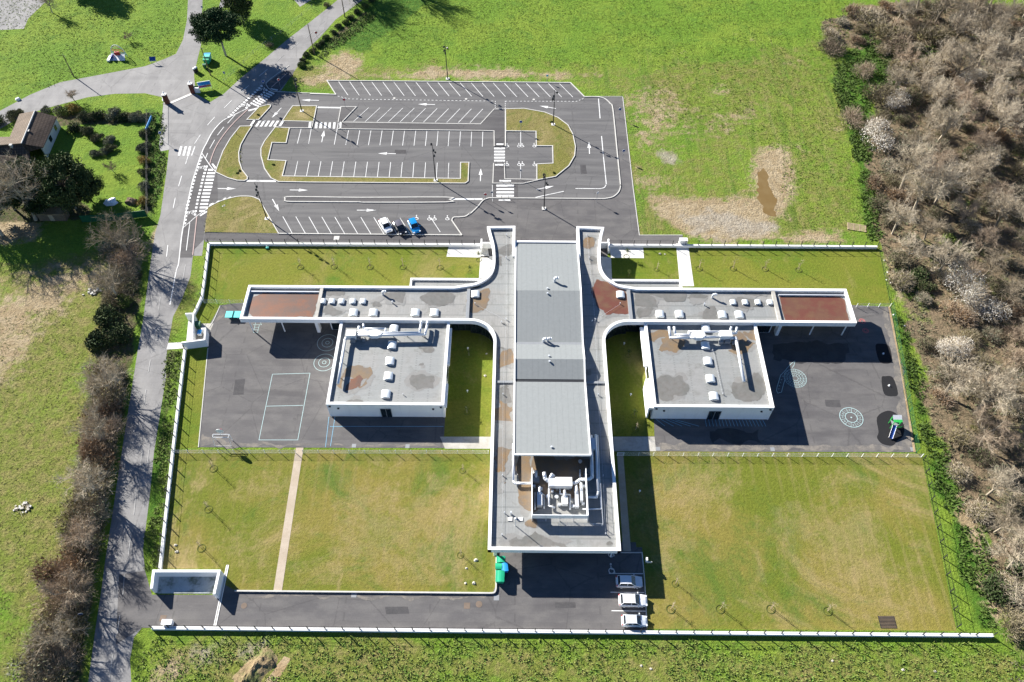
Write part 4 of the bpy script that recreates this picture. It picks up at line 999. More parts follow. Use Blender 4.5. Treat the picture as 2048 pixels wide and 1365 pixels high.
for cx_, a0, a1 in ((XL-4.4, 0, 90), (XR+4.4, 90, 180)):
    q = arc(cx_, 84.0, 4.95, a0, a1, 8)
    g_ = MB()
    for k in range(8): g_.face((*q[k], .1), (*q[k+1], .1), (*q[k+1], 3.4), (*q[k], 3.4))
    g_ = g_.build('window', M['glass'], B); f = MB()
    for k in range(9): f.tube((*q[k], .1), (*q[k], 3.4), .05, .05, 4)
    for zz in (.15, 1.95, 3.35): f.path([(*v, zz) for v in q], .04, 4)
    f.build('window_frame', M['dark_metal'], g_)
for px in ((506.6, 662), (569.8, 663), (1618.9, 669.6), (1682.9, 670.5)):
    x, y = P2([px])[0]; MB().tube((x, y, 0), (x, y, ZW-.95), .12, .12, 10).build('column', M['white_trim'], B)
for px in ((638.5, 664), (1552.5, 670)):
    x, y = P2([px])[0]; MB().bb(x-.28, y-.2, 0, x+.28, y+.9, ZW-.95).build('column', M['white_trim'], B)
for x in (-46, -40, 50, 56): MB().tube((x, YN1-.7, 0), (x, YN1-.7, ZW-.95), .12, .12, 10).build('column', M['white_trim'], B)
for x, y in ((XL+.9, YS+.9), (-2.9, 46.3), (14.6, 46.3)): MB().tube((x, y, 0), (x, y, ZW-.95), .13, .13, 10).build('column', M['white_trim'], B)
# roof dividers between sections
for px in ((936, 577), (1254.5, 577), (637.5, 575), (1552, 577)):
    x = wpt((px[0], 606), ZW)[0] if px[0] not in (936, 1254.5) else wpt((px[0]+(0 if px[0] < 1000 else 5), 606), ZW)[0]
    MB().bb(x-.3, YN0+TW, ZW-.6, x+.3, YN1-TW, ZW-.08).build('roof_divider', M['grey_metal' if px[0] in (936, 1254.5) else 'concrete'], B)
for x0, x1 in ((XL+TW, -.6), (11.8, XR-TW)):
    y = G(1010, 762, ZW)[1]; MB().bb(x0, y-.22, ZW-.6, x1, y+.22, ZW-.25).build('roof_divider', M['grey_metal'], B)
# canopy wells at both wing ends: gutter rail and lower tray
xdl = wpt((637.5, 606), ZW)[0]; xdr = wpt((1558, 606), ZW)[0]
for x0, x1 in ((WL0+TW, xdl-.3), (xdr+.3, WR1-TW)):
    MB().bb(x0+.1, YN1-TW-.95, ZW-.49, x1-.1, YN1-TW-.75, ZW-.18).build('roof_upstand', M['galv'], B)
    MB().bb(x0+.1, YN0+TW+.02, ZW-.49, x1-.1, YN0+TW+.16, ZW-.36).build('roof_upstand', M['concrete'], B)
# small lower roofs on the garden side of the wings
def box_roof(x0, y0, x1, y1, z, w, mat='roof', name='annex'):
    o = MB().bb(x0+.02, y0+.02, 0, x1-.02, y1-.02, z-.4).build(name+'_wall', M['white'], B)
    MB().bb(x0+w, y0+w, z-.395, x1-w, y1-w, z-.39).build(name+'_roof', M[mat], B)
    p_ = MB()
    p_.bb(x0, y0, z-.8, x1, y0+w, z); p_.bb(x0, y1-w, z-.8, x1, y1, z); p_.bb(x0, y0+w, z-.8, x0+w, y1-w, z); p_.bb(x1-w, y0+w, z-.8, x1, y1-w, z)
    p_.build(name+'_parapet', M['white'], B)
    return o
ax0 = wpt((821, 557), 3.9)[0]; ay1 = wpt((830, 556.5), 3.9)[1]; ax1 = wpt((960, 557), 3.9)[0]
box_roof(ax0, YN1+.003, ax1, ay1, 3.95, .35)
bx0 = wpt((1224, 560), 3.9)[0]; bx1 = wpt((1362, 560), 3.9)[0]; by1 = wpt((1300, 559.5), 3.9)[1]
box_roof(bx0, YN1+.003, bx1, by1, 3.95, .35)
# classroom blocks
blocks = []
for x0, x1, dx in ((-31.9, -12.1, (765, 785)), (22.95, 43.1, (1412, 1435))):
    y0, y1 = 70.8, YN0-.003
    wl0 = MB().bb(x0+.03, y0+.03, 0, x1-.03, y1-.6, ZB-.5).build('wall', M['white'], B)
    MB().bb(x0+TW, y0+TW, ZB-.44, x1-TW, y1-.02, ZB-.43).build('classroom_roof', M['roof'], B)
    p_ = MB(); p_.bb(x0, y0, ZB-.9, x1, y0+TW, ZB); p_.bb(x0, y0+TW, ZB-.9, x0+TW, y1, ZB); p_.bb(x1-TW, y0+TW, ZB-.9, x1, y1, ZB)
    p_.build('classroom_parapet', M['white'], B)
    MB().bb(x0+.005, y0+.005, 0, x1-.005, y0+.2, .06).build('plinth', M['concrete'], B)
    xd0 = G(dx[0], 832, 0).x; xd1 = G(dx[1], 832, 0).x
    d_ = MB().bb(xd0, y0-.03, .05, xd1, y0+.02, 2.6).build('door', M['glass'], B)
    f = MB(); f.bb(xd0-.07, y0-.06, .05, xd0, y0-.031, 2.67); f.bb(xd1, y0-.06, .05, xd1+.07, y0-.031, 2.67); f.bb(xd0, y0-.06, 2.6, xd1, y0-.031, 2.67); f.bb((xd0+xd1)/2-.05, y0-.06, .05, (xd0+xd1)/2+.05, y0-.031, 2.6)
    f.build('door_frame', M['grey_metal'], d_)
    for xx, zz in ((x0+.55, ZB-.55), (x1-.55, ZB-.55), (x0+1.9, ZB-1.15), (x1-1.9, ZB-1.15)): MB().bb(xx-.17, y0-.22, zz-.09, xx+.17, y0-.002, zz+.09).build('wall_lamp', M['dark_metal'], B)
    for xx in (x0+.25, x1-.25): MB().tube((xx, y0-.08, .1), (xx, y0-.08, ZB-.9), .055, .055, 6).build('downpipe', M['white_trim'], B)
    side = x1 if x0 < 0 else x0
    for yy in (73, 77.5, 82): MB().bb(side-.05, yy, 1.0, side+.05, yy+2.6, 2.9).build('window', M['glass'], B)
    if x0 < 0:
        MB().bb(x1, 79.5, 2.9, x1+.4, 87.5, 3.35).build('sun_shade', M['white_trim'], B); MB().bb(x1, 70.9, 2.9, x1+.4, 75.5, 3.35).build('sun_shade', M['white_trim'], B)
    else:
        MB().bb(x0-.75, 79.5, 2.9, x0, 88.0, 3.35).build('sun_shade', M['white_trim'], B); MB().bb(x0-.75, 71, 2.7, x0, 76.8, 3.35).build('sun_shade', M['white_trim'], B); MB().bb(x0-.75, 71, 0, x0-.5, 76.8, 2.7).build('wall', M['white'], B)
# hall: five roof slopes laid in long strips
HX0, HX1 = -.42, 11.72
prof = [(108.1, 3.95), (94.2, 6.06), (83.3, 4.50), (79.2, 5.64), (75.6, 4.78), (75.2, 4.70), (60.0, 7.0)]
prof_n = [(y, z) for y, z in prof]
hw = MB()
pts_side = [(y, z-.22) for y, z in prof_n]
for x in (HX0+.12, HX1-.12):
    for i in range(len(pts_side)-1):
        (ya, za), (yb, zb) = pts_side[i], pts_side[i+1]
        if yb == 60.0: yb, zb = 64.6, za+(zb-za)*(ya-64.6)/(ya-60.0)
        hw.face((x, ya, 0), (x, yb, 0), (x, yb, zb), (x, ya, za))
hw.face((HX0+.12, 108.0, 0), (HX1-.12, 108.0, 0), (HX1-.12, 108.0, 3.7), (HX0+.12, 108.0, 3.7))
MB().face((HX0+.12, 64.6, 0), (HX1-.12, 64.6, 0), (HX1-.12, 64.6, 6.05), (HX0+.12, 64.6, 6.05)).build('louvred_wall', M['grey_metal'], B)  # plain end wall, its grey puts the shade beneath the eave into the colour
hw.build('hall_wall', M['white'], B)
rim = MB()
for i in range(len(prof_n)-1):
    (ya, za), (yb, zb) = prof_n[i], prof_n[i+1]
    if abs(ya-yb) < 1: continue
    n_ = 12; wst = (HX1-HX0-.5)/n_
    for k in range(n_):
        xa = HX0+.25+k*wst; xb = xa+wst-.012
        dz = .003*(k % 2)
        s_ = MB(); s_.face((xa, yb, zb+dz), (xb, yb, zb+dz), (xb, ya, za+dz), (xa, ya, za+dz)); s_.face((xb, yb, zb+dz), (xb, yb, zb-.05), (xb, ya, za-.05), (xb, ya, za+dz)); s_.face((xa, yb, zb-.05), (xa, yb, zb+dz), (xa, ya, za+dz), (xa, ya, za-.05))
        s_.build('roof_strip', M['hall_roof'], B)
    rim.face((HX0+.2, yb, zb-.03), (HX1-.2, yb, zb-.03), (HX1-.2, ya, za-.03), (HX0+.2, ya, za-.03))
rim.build('hall_deck', M['hall_roof'], B)
vg = MB()
for x0, x1 in ((HX0-.04, HX0+.22), (HX1-.22, HX1+.04)):
    for i in range(len(prof_n)-1):
        (ya, za), (yb, zb) = prof_n[i], prof_n[i+1]; t = .14
        vg.face((x0, yb, zb+t), (x1, yb, zb+t), (x1, ya, za+t), (x0, ya, za+t)); vg.face((x0, ya, za-.25), (x0, yb, zb-.25), (x0, yb, zb+t), (x0, ya, za+t)); vg.face((x1, yb, zb-.25), (x1, ya, za-.25), (x1, ya, za+t), (x1, yb, zb+t))
vg.bb(HX0, 59.88, 6.72, HX1, 60.06, 7.13); vg.bb(HX0, 108.02, 3.6, HX1, 108.42, 4.2)
vg.build('hall_verge', M['white_trim'], B)
MB().bb(HX0+.2, 75.1, 4.55, HX1-.2, 75.65, 4.72).build('hall_gutter', M['dark_metal'], B)
MB().bb(HX0+.25, 107.5, 3.9, HX1-.25, 108.0, 4.0).build('hall_gutter', M['grey_metal'], B)
MB().bb(HX0+.25, 83.0, 4.5, HX1-.25, 83.6, 4.56).build('hall_gutter', M['grey_metal'], B)
glazed(HX0+1, HX1-1, 108.0, 'entrance_glazing', .1, 3.2, 8)
# roof stains (silt and standing water marks lie on the membrane)
def stain(pxs, z, mat, amp=.3, seed=1, dz=.012):
    W_ = [wpt(q, z) for q in smooth(pxs, 3, True)]; cx_ = sum(q[0] for q in W_)/len(W_); cy_ = sum(q[1] for q in W_)/len(W_)
    def clip(L_):
        if z < 3.7: bx = [(-31.9+TW, -12.1-TW), (22.95+TW, 43.1-TW)][cx_ > 0]; by = (70.8+TW, YN0-.1)
        elif cy_ < 82: bx, by = (XL+TW, XR-TW), (YS+TW, 88)
        elif abs(cx_-5.7) > 15: bx, by = (-60, 70), (YN0+TW, YN1-TW)
        else: return L_
        return [(min(max(a, bx[0]+.03), bx[1]-.03), min(max(b_, by[0]+.03), by[1]-.03)) for a, b_ in L_]
    k16 = 1.16 if abs(cx_-5.7) > 15 or cy_ < 82 else 1.04
    m_ = MB(); m_.cm = 1; m_.poly(clip(ragged([(cx_+(a-cx_)*k16, cy_+(b_-cy_)*k16) for a, b_ in W_], .2, amp*2.6, seed+40)), z+dz-.005)
    m_.cm = 0; m_.poly(clip(ragged(W_, .2, amp*2.2, seed)), z+dz); m_.build('water_stain', [M[mat], M['stain_edge']], B)
zr, zb_ = ZW-.5, ZB-.43
def ell(cx, cy, rx, ry, n=9, sd=0):
    rnd = random.Random(sd); return [(cx+rx*math.cos(2*math.pi*k/n)*rnd.uniform(.8, 1.15), cy+ry*math.sin(2*math.pi*k/n)*rnd.uniform(.8, 1.15)) for k in range(n)]
for cx_, cy_, rx, ry in ((879, 600, 30, 15), (790, 596, 20, 13), (673, 589, 22, 6), (660, 582, 24, 5), (664, 622, 22, 9), (752, 606, 10, 6), (1330, 588, 40, 12), (1395, 596, 18, 9), (1420, 630, 14, 12), (1490, 606, 36, 9), (1295, 600, 18, 18), (1285, 625, 18, 12), (1505, 585, 30, 7),
                           (1011, 503, 15, 12), (1000, 520, 9, 10), (1013, 650, 3, 3), (1010, 705, 14, 12), (1188, 520, 8, 9), (1002, 460, 18, 4), (1180, 740, 8, 6)): stain(ell(cx_, cy_, rx, ry, sd=int(cx_)), zr, 'stain', .3, int(cx_))
for cx_, cy_, rx, ry in ((845, 765, 27, 18), (852, 698, 14, 8), (840, 733, 5, 3), (1344, 772, 38, 26), (1500, 775, 36, 28), (712, 800, 16, 5)): stain(ell(cx_, cy_, rx, ry, sd=int(cx_)), zb_, 'stain', .3, int(cx_))
for cx_, cy_, rx, ry in ((1345, 690, 30, 16), (1315, 668, 20, 10), (1480, 690, 28, 22), (1505, 668, 22, 10)): stain(ell(cx_, cy_, rx, ry, sd=int(cx_)), zb_, 'stain_brown', .3, int(cx_))
stain([(690, 745), (722, 735), (742, 748), (735, 765), (720, 775), (695, 782), (686, 770)], zb_, 'stain_brown', .35, 4); stain([(693, 760), (715, 750), (725, 765), (712, 778), (696, 780)], zb_, 'stain_orange', .35, 8, .02)
stain([(945, 590), (955, 580), (975, 577), (983, 592), (975, 612), (950, 625), (938, 622), (938, 605)], zr, 'stain_brown', .25, 3)
stain([(1000, 705), (1024, 700), (1024, 730), (1000, 728)], zr, 'stain_brown', .3, 9); stain([(1164, 480), (1180, 476), (1187, 486), (1178, 497), (1166, 495)], zr, 'stain_brown', .2, 6); stain(ell(1178, 487, 14, 12, sd=4), zr, 'stain', .25, 7, .006)
stain([(1186, 570), (1200, 562), (1216, 566), (1232, 574), (1252, 580), (1256, 610), (1258, 625), (1235, 628), (1212, 632), (1196, 615), (1188, 592)], zr, 'stain_rust', .2, 5)
stain([(990, 830), (1000, 815), (1012, 800), (1022, 790), (1026, 830), (1024, 910), (1018, 935), (1012, 965), (990, 975), (986, 930), (990, 880)], zr, 'stain_brown', .4, 11); stain([(992, 900), (1010, 890), (1022, 900), (1020, 940), (1000, 945)], zr, 'stain_brown', .4, 12, .02)
stain([(1002, 780), (1020, 775), (1026, 790), (1022, 805), (1000, 800)], zr, 'stain', .3, 13); stain([(1040, 915), (1062, 915), (1062, 1010), (1044, 1020), (1038, 980)], zr, 'stain_brown', .2, 14)
stain([(1070, 915), (1168, 915), (1165, 960), (1160, 990), (1100, 985), (1070, 1020), (1064, 960)], zr, 'stain_brown', .4, 15); stain([(1056, 1040), (1074, 1038), (1072, 1055), (1054, 1052)], zr, 'stain_brown', .2, 16)
stain([(1025, 1075), (1050, 1070), (1120, 1082), (1130, 1092), (1020, 1092)], zr, 'stain', .3, 17); stain(ell(1219, 1088, 6, 4, sd=2), zr, 'stain', .1, 18)
x0, x1 = WL0+TW+.1, xdl-.35; MB().poly(ragged([(x0+2.0, YN0+.75), (x1, YN0+.7), (x1, YN1-1.5), (x0+2.4, YN1-1.6), (x0+.6, YN1-2.6), (x0+.5, YN0+2.6)], .3, .35, 21), zr+.012).build('water_stain', M['stain_orange'], B)
x0, x1 = xdr+.35, WR1-TW-.1; MB().poly(ragged([(x0+.2, YN0+.7), (x1-.4, YN0+.75), (x1-.2, YN1-2.2), (x1-1.2, YN1-1.5), (x0+.2, YN1-1.5)], .3, .12, 22), zr+.012).build('water_stain', M['stain_rust'], B)
# skylights
def skylight(px, w, z, par=B):
    x, y = wpt(px, z+.3); h = w*.5
    k_ = MB().bb(x-h, y-h, z, x+h, y+h, z+.24).build('skylight', M['white_trim'], par)
    d_ = MB(); n = 6
    for i in range(n):
        for j in range(n):
            def q(a, b_): 
                u, v = a/n*2-1, b_/n*2-1; return (x+u*h*1.04, y+v*h*1.04, z+.24+.24*w/1.4*(1-u*u)*(1-.15*v*v)+.03)
            d_.face(q(i, j), q(i+1, j), q(i+1, j+1), q(i, j+1))
    d_.cm = 1
    for i in range(n):
        for b_ in (0, n):
            u0, u1 = i/n*2-1, (i+1)/n*2-1; v = b_/n*2-1
            f_ = lambda u: (x+u*h*1.04, y+v*h*1.04, z+.24+.24*w/1.4*(1-u*u)*(1-.15)+.03)
            a, c = f_(u0), f_(u1); q4 = [(a[0], a[1], z+.24), (c[0], c[1], z+.24), c, a]
            d_.face(*(q4 if b_ == 0 else q4[::-1]))
    d_.build('skylight_dome', [M['dome'], M['dome_end']], k_)
for q in ((788, 657), (784, 690), (780, 722), (777, 752), (772, 788), (1412, 657), (1411, 691), (1416, 722), (1421, 757), (1428, 792)): skylight(q, 1.42, zb_)
for q in ((707, 625), (747, 625), (831, 625), (869, 625), (951, 588), (1241, 589), (1320, 628), (1359, 628), (1445, 629), (1479, 629)): skylight(q, 1.42, zr)
for q in ((645.5, 602), (664, 602), (683, 602), (705.5, 602), (726, 602), (1466.5, 604), (1490.5, 604), (1516, 604), (1540.5, 604)): skylight(q, 1.0, zr)
# vents, cowls and safety-line anchors
def vent(px, z, h, r, elbow=False):
    x, y = wpt(px, z); m_ = MB(); m_.tube((x, y, z), (x, y, z+h), r, r, 10)
    if elbow: m_.path([(x, y, z+h), (x+.5, y-.05, z+h+.25), (x+.6, y-.1, z+h)], r, 8)
    else: m_.tube((x, y, z+h), (x, y, z+h+.12), r*1.5, r*1.3, 10)
    m_.build('roof_vent', M['galv'], B)
for q in ((766, 590), (1424, 596)): vent(q, zr, .9, .2, True)
for q in ((785, 607), (1408, 611)): vent(q, zr, .5, .1)
def hz(y):
    for i in range(len(prof)-1):
        if prof[i+1][0] <= y <= prof[i][0]:
            t = (prof[i][0]-y)/(prof[i][0]-prof[i+1][0]+1e-9); return prof[i][1]+(prof[i+1][1]-prof[i][1])*t
def hvent(px, h, r, el=False):
    z = 5
    for _ in range(6): z = hz(wpt(px, z)[1])
    vent(px, z, h, r, el)
hvent((1109, 564), 1.0, .26, True); hvent((1087, 684), .8, .24, True); hvent((1095, 683), .8, .2, True)
for q in ((1095, 578), (1095, 588), (1098, 713), (1099, 724), (1103, 895)): hvent(q, .18, .13)
anch = ((1013, 472), (1012, 517), (1012, 640), (1003, 646), (950, 609), (1006, 790), (1005, 952), (1004, 1071), (1174, 472), (1178, 518), (1190, 641), (1184, 644), (1240, 609), (1196, 791), (1206, 953), (1211, 1069), (1085, 1001), (1009, 1027))
for q in anch: vent(q, zr, .35, .07)
for q in ((806, 790), (776, 700), (1445, 789), (1424, 703)): vent(q, zb_, .3, .05)
for a, b_ in (((1013, 472), (1012, 640)), ((1012, 640), (1006, 790)), ((1006, 790), (1005, 952)), ((1005, 952), (1004, 1071)), ((1012, 640), (950, 609)), ((1174, 472), (1178, 518)), ((1178, 518), (1190, 641)), ((1190, 641), (1240, 609)), ((1190, 641), (1196, 791)), ((1196, 791), (1206, 953)), ((1206, 953), (1211, 1069))):
    A = wpt(a, zr+.3); C = wpt(b_, zr+.3); MB().tube((*A, zr+.3), (*C, zr+.3), .012, .012, 4).build('safety_line', M['galv'], B)
A = wpt((1425, 697), zb_+.25); C = wpt((1445, 789), zb_+.25); MB().tube((*A, zb_+.25), (*C, zb_+.25), .02, .02, 4).build('safety_line', M['galv'], B)
for q in ((1020, 1039), (1041, 1039)): x, y = wpt(q, zr); MB().bb(x-.35, y-.28, zr, x+.35, y+.28, zr+.1).build('roof_hatch', M['pale_slab'], B)
# chimney-like mast near the back edge
x, y = wpt((1031, 1052), zr); ms = MB().tube((x, y, zr), (x, y, zr+2.6), .06, .06, 8).build('roof_mast', M['galv'], B); MB().dome((x, y, zr+2.6), .2, .2, .22, 8, 3).build('mast_cap', M['white_trim'], ms)
x, y = wpt((1022, 1029), zr); MB().tube((x, y, zr), (x, y, zr+.9), .16, .16, 10).build('roof_vent', M['galv'], B)
# plant screen
SX0, SX1 = wpt((1064, 1030), zr)[0], wpt((1174, 1030), zr)[0]
SY0 = wpt((1100, 1040), zr)[1]; SY1 = wpt((1100, 938), zr+1.5)[1]
s_ = MB(); s_.bb(SX0-.06, SY0, zr, SX0+.06, SY1, zr+1.9); s_.build('plant_screen', M['white_metal'], B)
s_ = MB(); s_.bb(SX1-.06, SY0, zr, SX1+.06, SY1, zr+1.9); s_.build('plant_screen', M['white_metal'], B)
s_ = MB().bb(SX0-.05, SY0-.12, zr+.75, SX1+.05, SY0-.002, zr+1.9).build('plant_screen', M['white_metal'], B)
for k in range(5): MB().bb(SX0+(SX1-SX0)*k/4-.05, SY0-.25, zr, SX0+(SX1-SX0)*k/4+.05, SY0-.13, zr+1.8).build('screen_post', M['galv'], B)
rl = MB()
xr_ = wpt((1212, 1000), zr)[0]-.8
for k in range(7): y = SY0-1.0+k*1.1; rl.tube((xr_, y, zr), (xr_, y, zr+1.1), .03, .03, 4)
for zz in (.55, 1.1): rl.tube((xr_, SY0-1, zr+zz), (xr_, SY0+5.6, zr+zz), .025, .025, 4)
for k in range(8): x = SX0+4+k*1.3; rl.tube((x, SY0-1.0, zr), (x, SY0-1.0, zr+1.1), .03, .03, 4) if x < xr_ else None
for zz in (.55, 1.1): rl.tube((SX0+4, SY0-1.0, zr+zz), (xr_, SY0-1.0, zr+zz), .025, .025, 4)
rl.build('guard_rail', M['galv'], B)

# ------------------------------------------------------------------ rooftop machines (bolted on, each its own thing)
def W3(px, z): g = G(px[0], px[1], z); return (g.x, g.y, z)
def duct(par, pts, r, mat='galv', n=10, name='duct'):
    m_ = MB().path(pts, r, n)
    for p_ in pts[1:-1]: m_.dome((p_[0], p_[1], p_[2]), r*1.06, r*1.06, r*1.06, 8, 3)
    return m_.build(name, M[mat], par, True)
h0 = zb_
L = thing('roof_ventilation_unit', 'silver ducts and box-shaped air unit on the left classroom roof', 'ventilation unit', G(740, 672, h0), 0, 'air units on the classroom roofs')
z_ = h0+1.15
a, b_ = W3((692, 670), z_+.3), W3((713, 660), z_+.3); MB().bb(a[0], a[1]-.3, h0+.35, b_[0], a[1]+1.0, z_+.45).build('fan_casing', M['white_metal'], L)
a = W3((749, 667), z_+.2); MB().prism([(a[0]+1.25*math.cos(t)*(1.1 if abs(math.cos(t)) > .5 else 1), a[1]+.75*math.sin(t)) for t in [math.pi/8+math.pi*2*k/8 for k in range(8)]], z_-.45, z_+.35, True).build('plenum', M['white_metal'], L)
duct(L, [W3((714, 671), z_), W3((850, 669.5), z_), W3((854, 652), z_), (W3((854, 652), z_)[0], 88.2, z_)], .24)
duct(L, [W3((714, 667), z_+.05), W3((839, 666), z_+.05), W3((842, 650), z_+.1), (W3((842, 650), z_)[0], 88.2, z_+.1)], .24)
duct(L, [W3((718, 653), z_+.3), W3((718, 662), z_+.1), W3((748, 664), z_)], .24); duct(L, [W3((727, 648), z_+.4), W3((727, 658), z_), W3((771, 658), z_), W3((771, 664), z_)], .2)
duct(L, [W3((692, 676), z_-.3), W3((690, 681), z_-.3), W3((676, 768), z_-.3)], .27)
for px in ((850, 675), (815, 674), (787, 674), (688, 700), (684, 725), (679, 755), (845, 673)):
    p_ = W3(px, h0); MB().bb(p_[0]-.05, p_[1]-.05, h0, p_[0]+.05, p_[1]+.05, z_-.25).build('duct_support', M['dark_metal'], L)
for px, d in (((717, 679), (.9, .5, .6)), ((728, 681), (.6, .7, .4)), ((707, 685), (.8, .3, .9))): p_ = W3(px, h0); MB().bb(p_[0]-d[0]/2, p_[1]-d[1]/2, h0, p_[0]+d[0]/2, p_[1]+d[1]/2, h0+d[2]).build('motor_box', M['grey_metal'], L)
Rr = thing('roof_ventilation_unit', 'silver ducts with octagonal box and long branch on the right classroom roof', 'ventilation unit', G(1400, 672, h0), 0, 'air units on the classroom roofs')
a = W3((1397, 670), z_+.2); MB().prism([(a[0]+1.25*math.cos(t), a[1]+.85*math.sin(t)) for t in [math.pi/8+math.pi*2*k/8 for k in range(8)]], z_-.45, z_+.35, True).build('plenum', M['white_metal'], Rr)
a, b_ = W3((1441, 671), z_+.3), W3((1462, 660), z_+.3); MB().bb(a[0], a[1]-.3, h0+.35, b_[0], a[1]+1.0, z_+.45).build('fan_casing', M['white_metal'], Rr)
duct(Rr, [W3((1338, 654), z_+.4), W3((1341, 676), z_), W3((1380, 676), z_), W3((1440, 674), z_)], .24); duct(Rr, [W3((1348, 654), z_+.4), W3((1351, 670), z_), W3((1390, 671), z_)], .24)
duct(Rr, [W3((1378, 672), z_), W3((1378, 664), z_), W3((1460, 664), z_), W3((1463, 654), z_+.4)], .22); duct(Rr, [W3((1440, 668), z_+.1), W3((1472, 667), z_+.1), W3((1474, 655), z_+.4)], .22)
duct(Rr, [W3((1460, 677), z_-.2), W3((1471, 676), z_-.2), W3((1473, 684), z_-.2), W3((1488, 764), z_-.2)], .27)
for px in ((1344, 680), (1366, 680), (1474, 690), (1481, 725), (1487, 760)): p_ = W3(px, h0); MB().bb(p_[0]-.05, p_[1]-.05, h0, p_[0]+.05, p_[1]+.05, z_-.25).build('duct_support', M['dark_metal'], Rr)
for px, d in (((1441, 686), (.8, .7, .6)), ((1454, 686), (1.0, .6, .7)), ((1466, 688), (.5, .6, .5))): p_ = W3(px, h0); MB().bb(p_[0]-d[0]/2, p_[1]-d[1]/2, h0, p_[0]+d[0]/2, p_[1]+d[1]/2, h0+d[2]).build('motor_box', M['grey_metal'], Rr)
h1 = zr; z_ = h1+.9
A_ = thing('air_handling_unit', 'long white air handler with silver ducts inside the roof plant screen', 'air handler', G(1115, 965, h1))
a, b_ = W3((1111, 972), h1+1.4), W3((1144, 955), h1+1.4); MB().bb(a[0], a[1], h1+.35, b_[0], b_[1], h1+1.45).build('casing', M['white_metal'], A_)
c_ = W3((1097, 972), h1+1.4); MB().bb(c_[0], a[1], h1+.35, a[0]-.003, b_[1]-.1, h1+1.35).build('filter_box', M['galv'], A_)
for x in (a[0]+.3, b_[0]-.3): MB().bb(x-.15, a[1]-.15, h1, x+.15, b_[1], h1+.35).build('base_frame', M['grey_metal'], A_)
duct(A_, [W3((1097, 964), z_), W3((1090, 957), z_+.3), W3((1088, 945), z_+.5)], .3); duct(A_, [W3((1100, 957), z_+.2), W3((1104, 950), z_+.5), W3((1108, 953), z_+.2)], .26)
duct(A_, [W3((1145, 967), z_), W3((1152, 966), z_), W3((1160, 960), z_), W3((1178, 959), z_), W3((1184, 955), z_), W3((1183, 900), z_), W3((1182, 872), z_)], .28)
p_ = W3((1184, 888), z_); MB().bb(p_[0]-.45, p_[1]-1.1, z_-.35, p_[0]+.45, p_[1]+.9, z_+.35).build('silencer', M['galv'], A_)
duct(A_, [W3((1172, 995), z_-.2), W3((1193, 995), z_-.2), W3((1196, 985), z_-.2), W3((1191, 870), z_-.2)], .2); duct(A_, [W3((1165, 1019), z_-.5), W3((1202, 1018), z_-.5), W3((1199, 960), z_-.5), W3((1195, 871), z_-.5)], .12)
duct(A_, [W3((1063, 967), z_-.3), W3((1030, 967), z_-.3), W3((1027, 963), z_-.3), W3((1027, 888), z_-.3)], .22)
for k, (px, d, mt, lab) in enumerate((((1072, 963), (1.0, .9, .9), 'grey_metal', 'grey fan box beside the left plant screen'), ((1079, 1003), (.8, 2.2, 1.0), 'galv', 'narrow silver fan with round hood near the left screen'), ((1129, 1006), (.9, 1.3, 1.1), 'white_metal', 'small white extractor with curved hood behind the south screen'), ((1153, 1003), (.55, 2.6, .9), 'galv', 'slim silver duct fan near the right plant screen'), ((1162, 996), (.4, 2.0, 1.2), 'galv', 'upright blue-grey pipe fan beside the right screen'))):
    e = thing('roof_fan', lab, 'extractor fan', G(px[0], px[1], h1))
    p_ = W3(px, h1); MB().bb(p_[0]-d[0]/2, p_[1]-d[1]/2, h1+.15, p_[0]+d[0]/2, p_[1]+d[1]/2, h1+d[2]).build('casing', M[mt], e)
    f = MB(); f.bb(p_[0]-d[0]*.4, p_[1]-d[1]*.45, h1, p_[0]+d[0]*.4, p_[1]-d[1]*.35, h1+.149); f.bb(p_[0]-d[0]*.4, p_[1]+d[1]*.35, h1, p_[0]+d[0]*.4, p_[1]+d[1]*.45, h1+.149); f.build('base_frame', M['grey_metal'], e)
    duct(e, [(p_[0], p_[1]+d[1]*.3, h1+d[2]-.2), (p_[0], p_[1]+d[1]*.5+.3, h1+d[2]+.2), (p_[0], p_[1]+d[1]*.5+.9, h1+d[2]-.1)], .22, 'galv', 10, 'hood')
for k, pts_ in enumerate(([(1078, 972), (1078, 985), (1088, 990), (1088, 1018)], [(1120, 975), (1120, 988), (1140, 990), (1140, 1020)], [(1150, 972), (1150, 985), (1156, 990)], [(1068, 940), (1068, 955), (1075, 958)], [(1160, 940), (1160, 955), (1166, 958)], [(1098, 978), (1098, 1012), (1110, 1016)], [(1070, 985), (1070, 1020)])):
    duct(A_, [W3(q, h1+.35+.12*(k % 3)) for q in pts_], .09+.03*(k % 3))
for q in ((1068, 975), (1082, 980), (1104, 985), (1118, 1012), (1135, 978), (1146, 1015), (1166, 1010), (1166, 975)):
    p_ = W3(q, h1); MB().bb(p_[0]-.22, p_[1]-.18, h1+.02, p_[0]+.22, p_[1]+.18, h1+.55).build('valve_box', M['galv'], A_)
for q in ((1095, 995), (1113, 996), (1160, 925)): vent(q, h1, .35, .22)
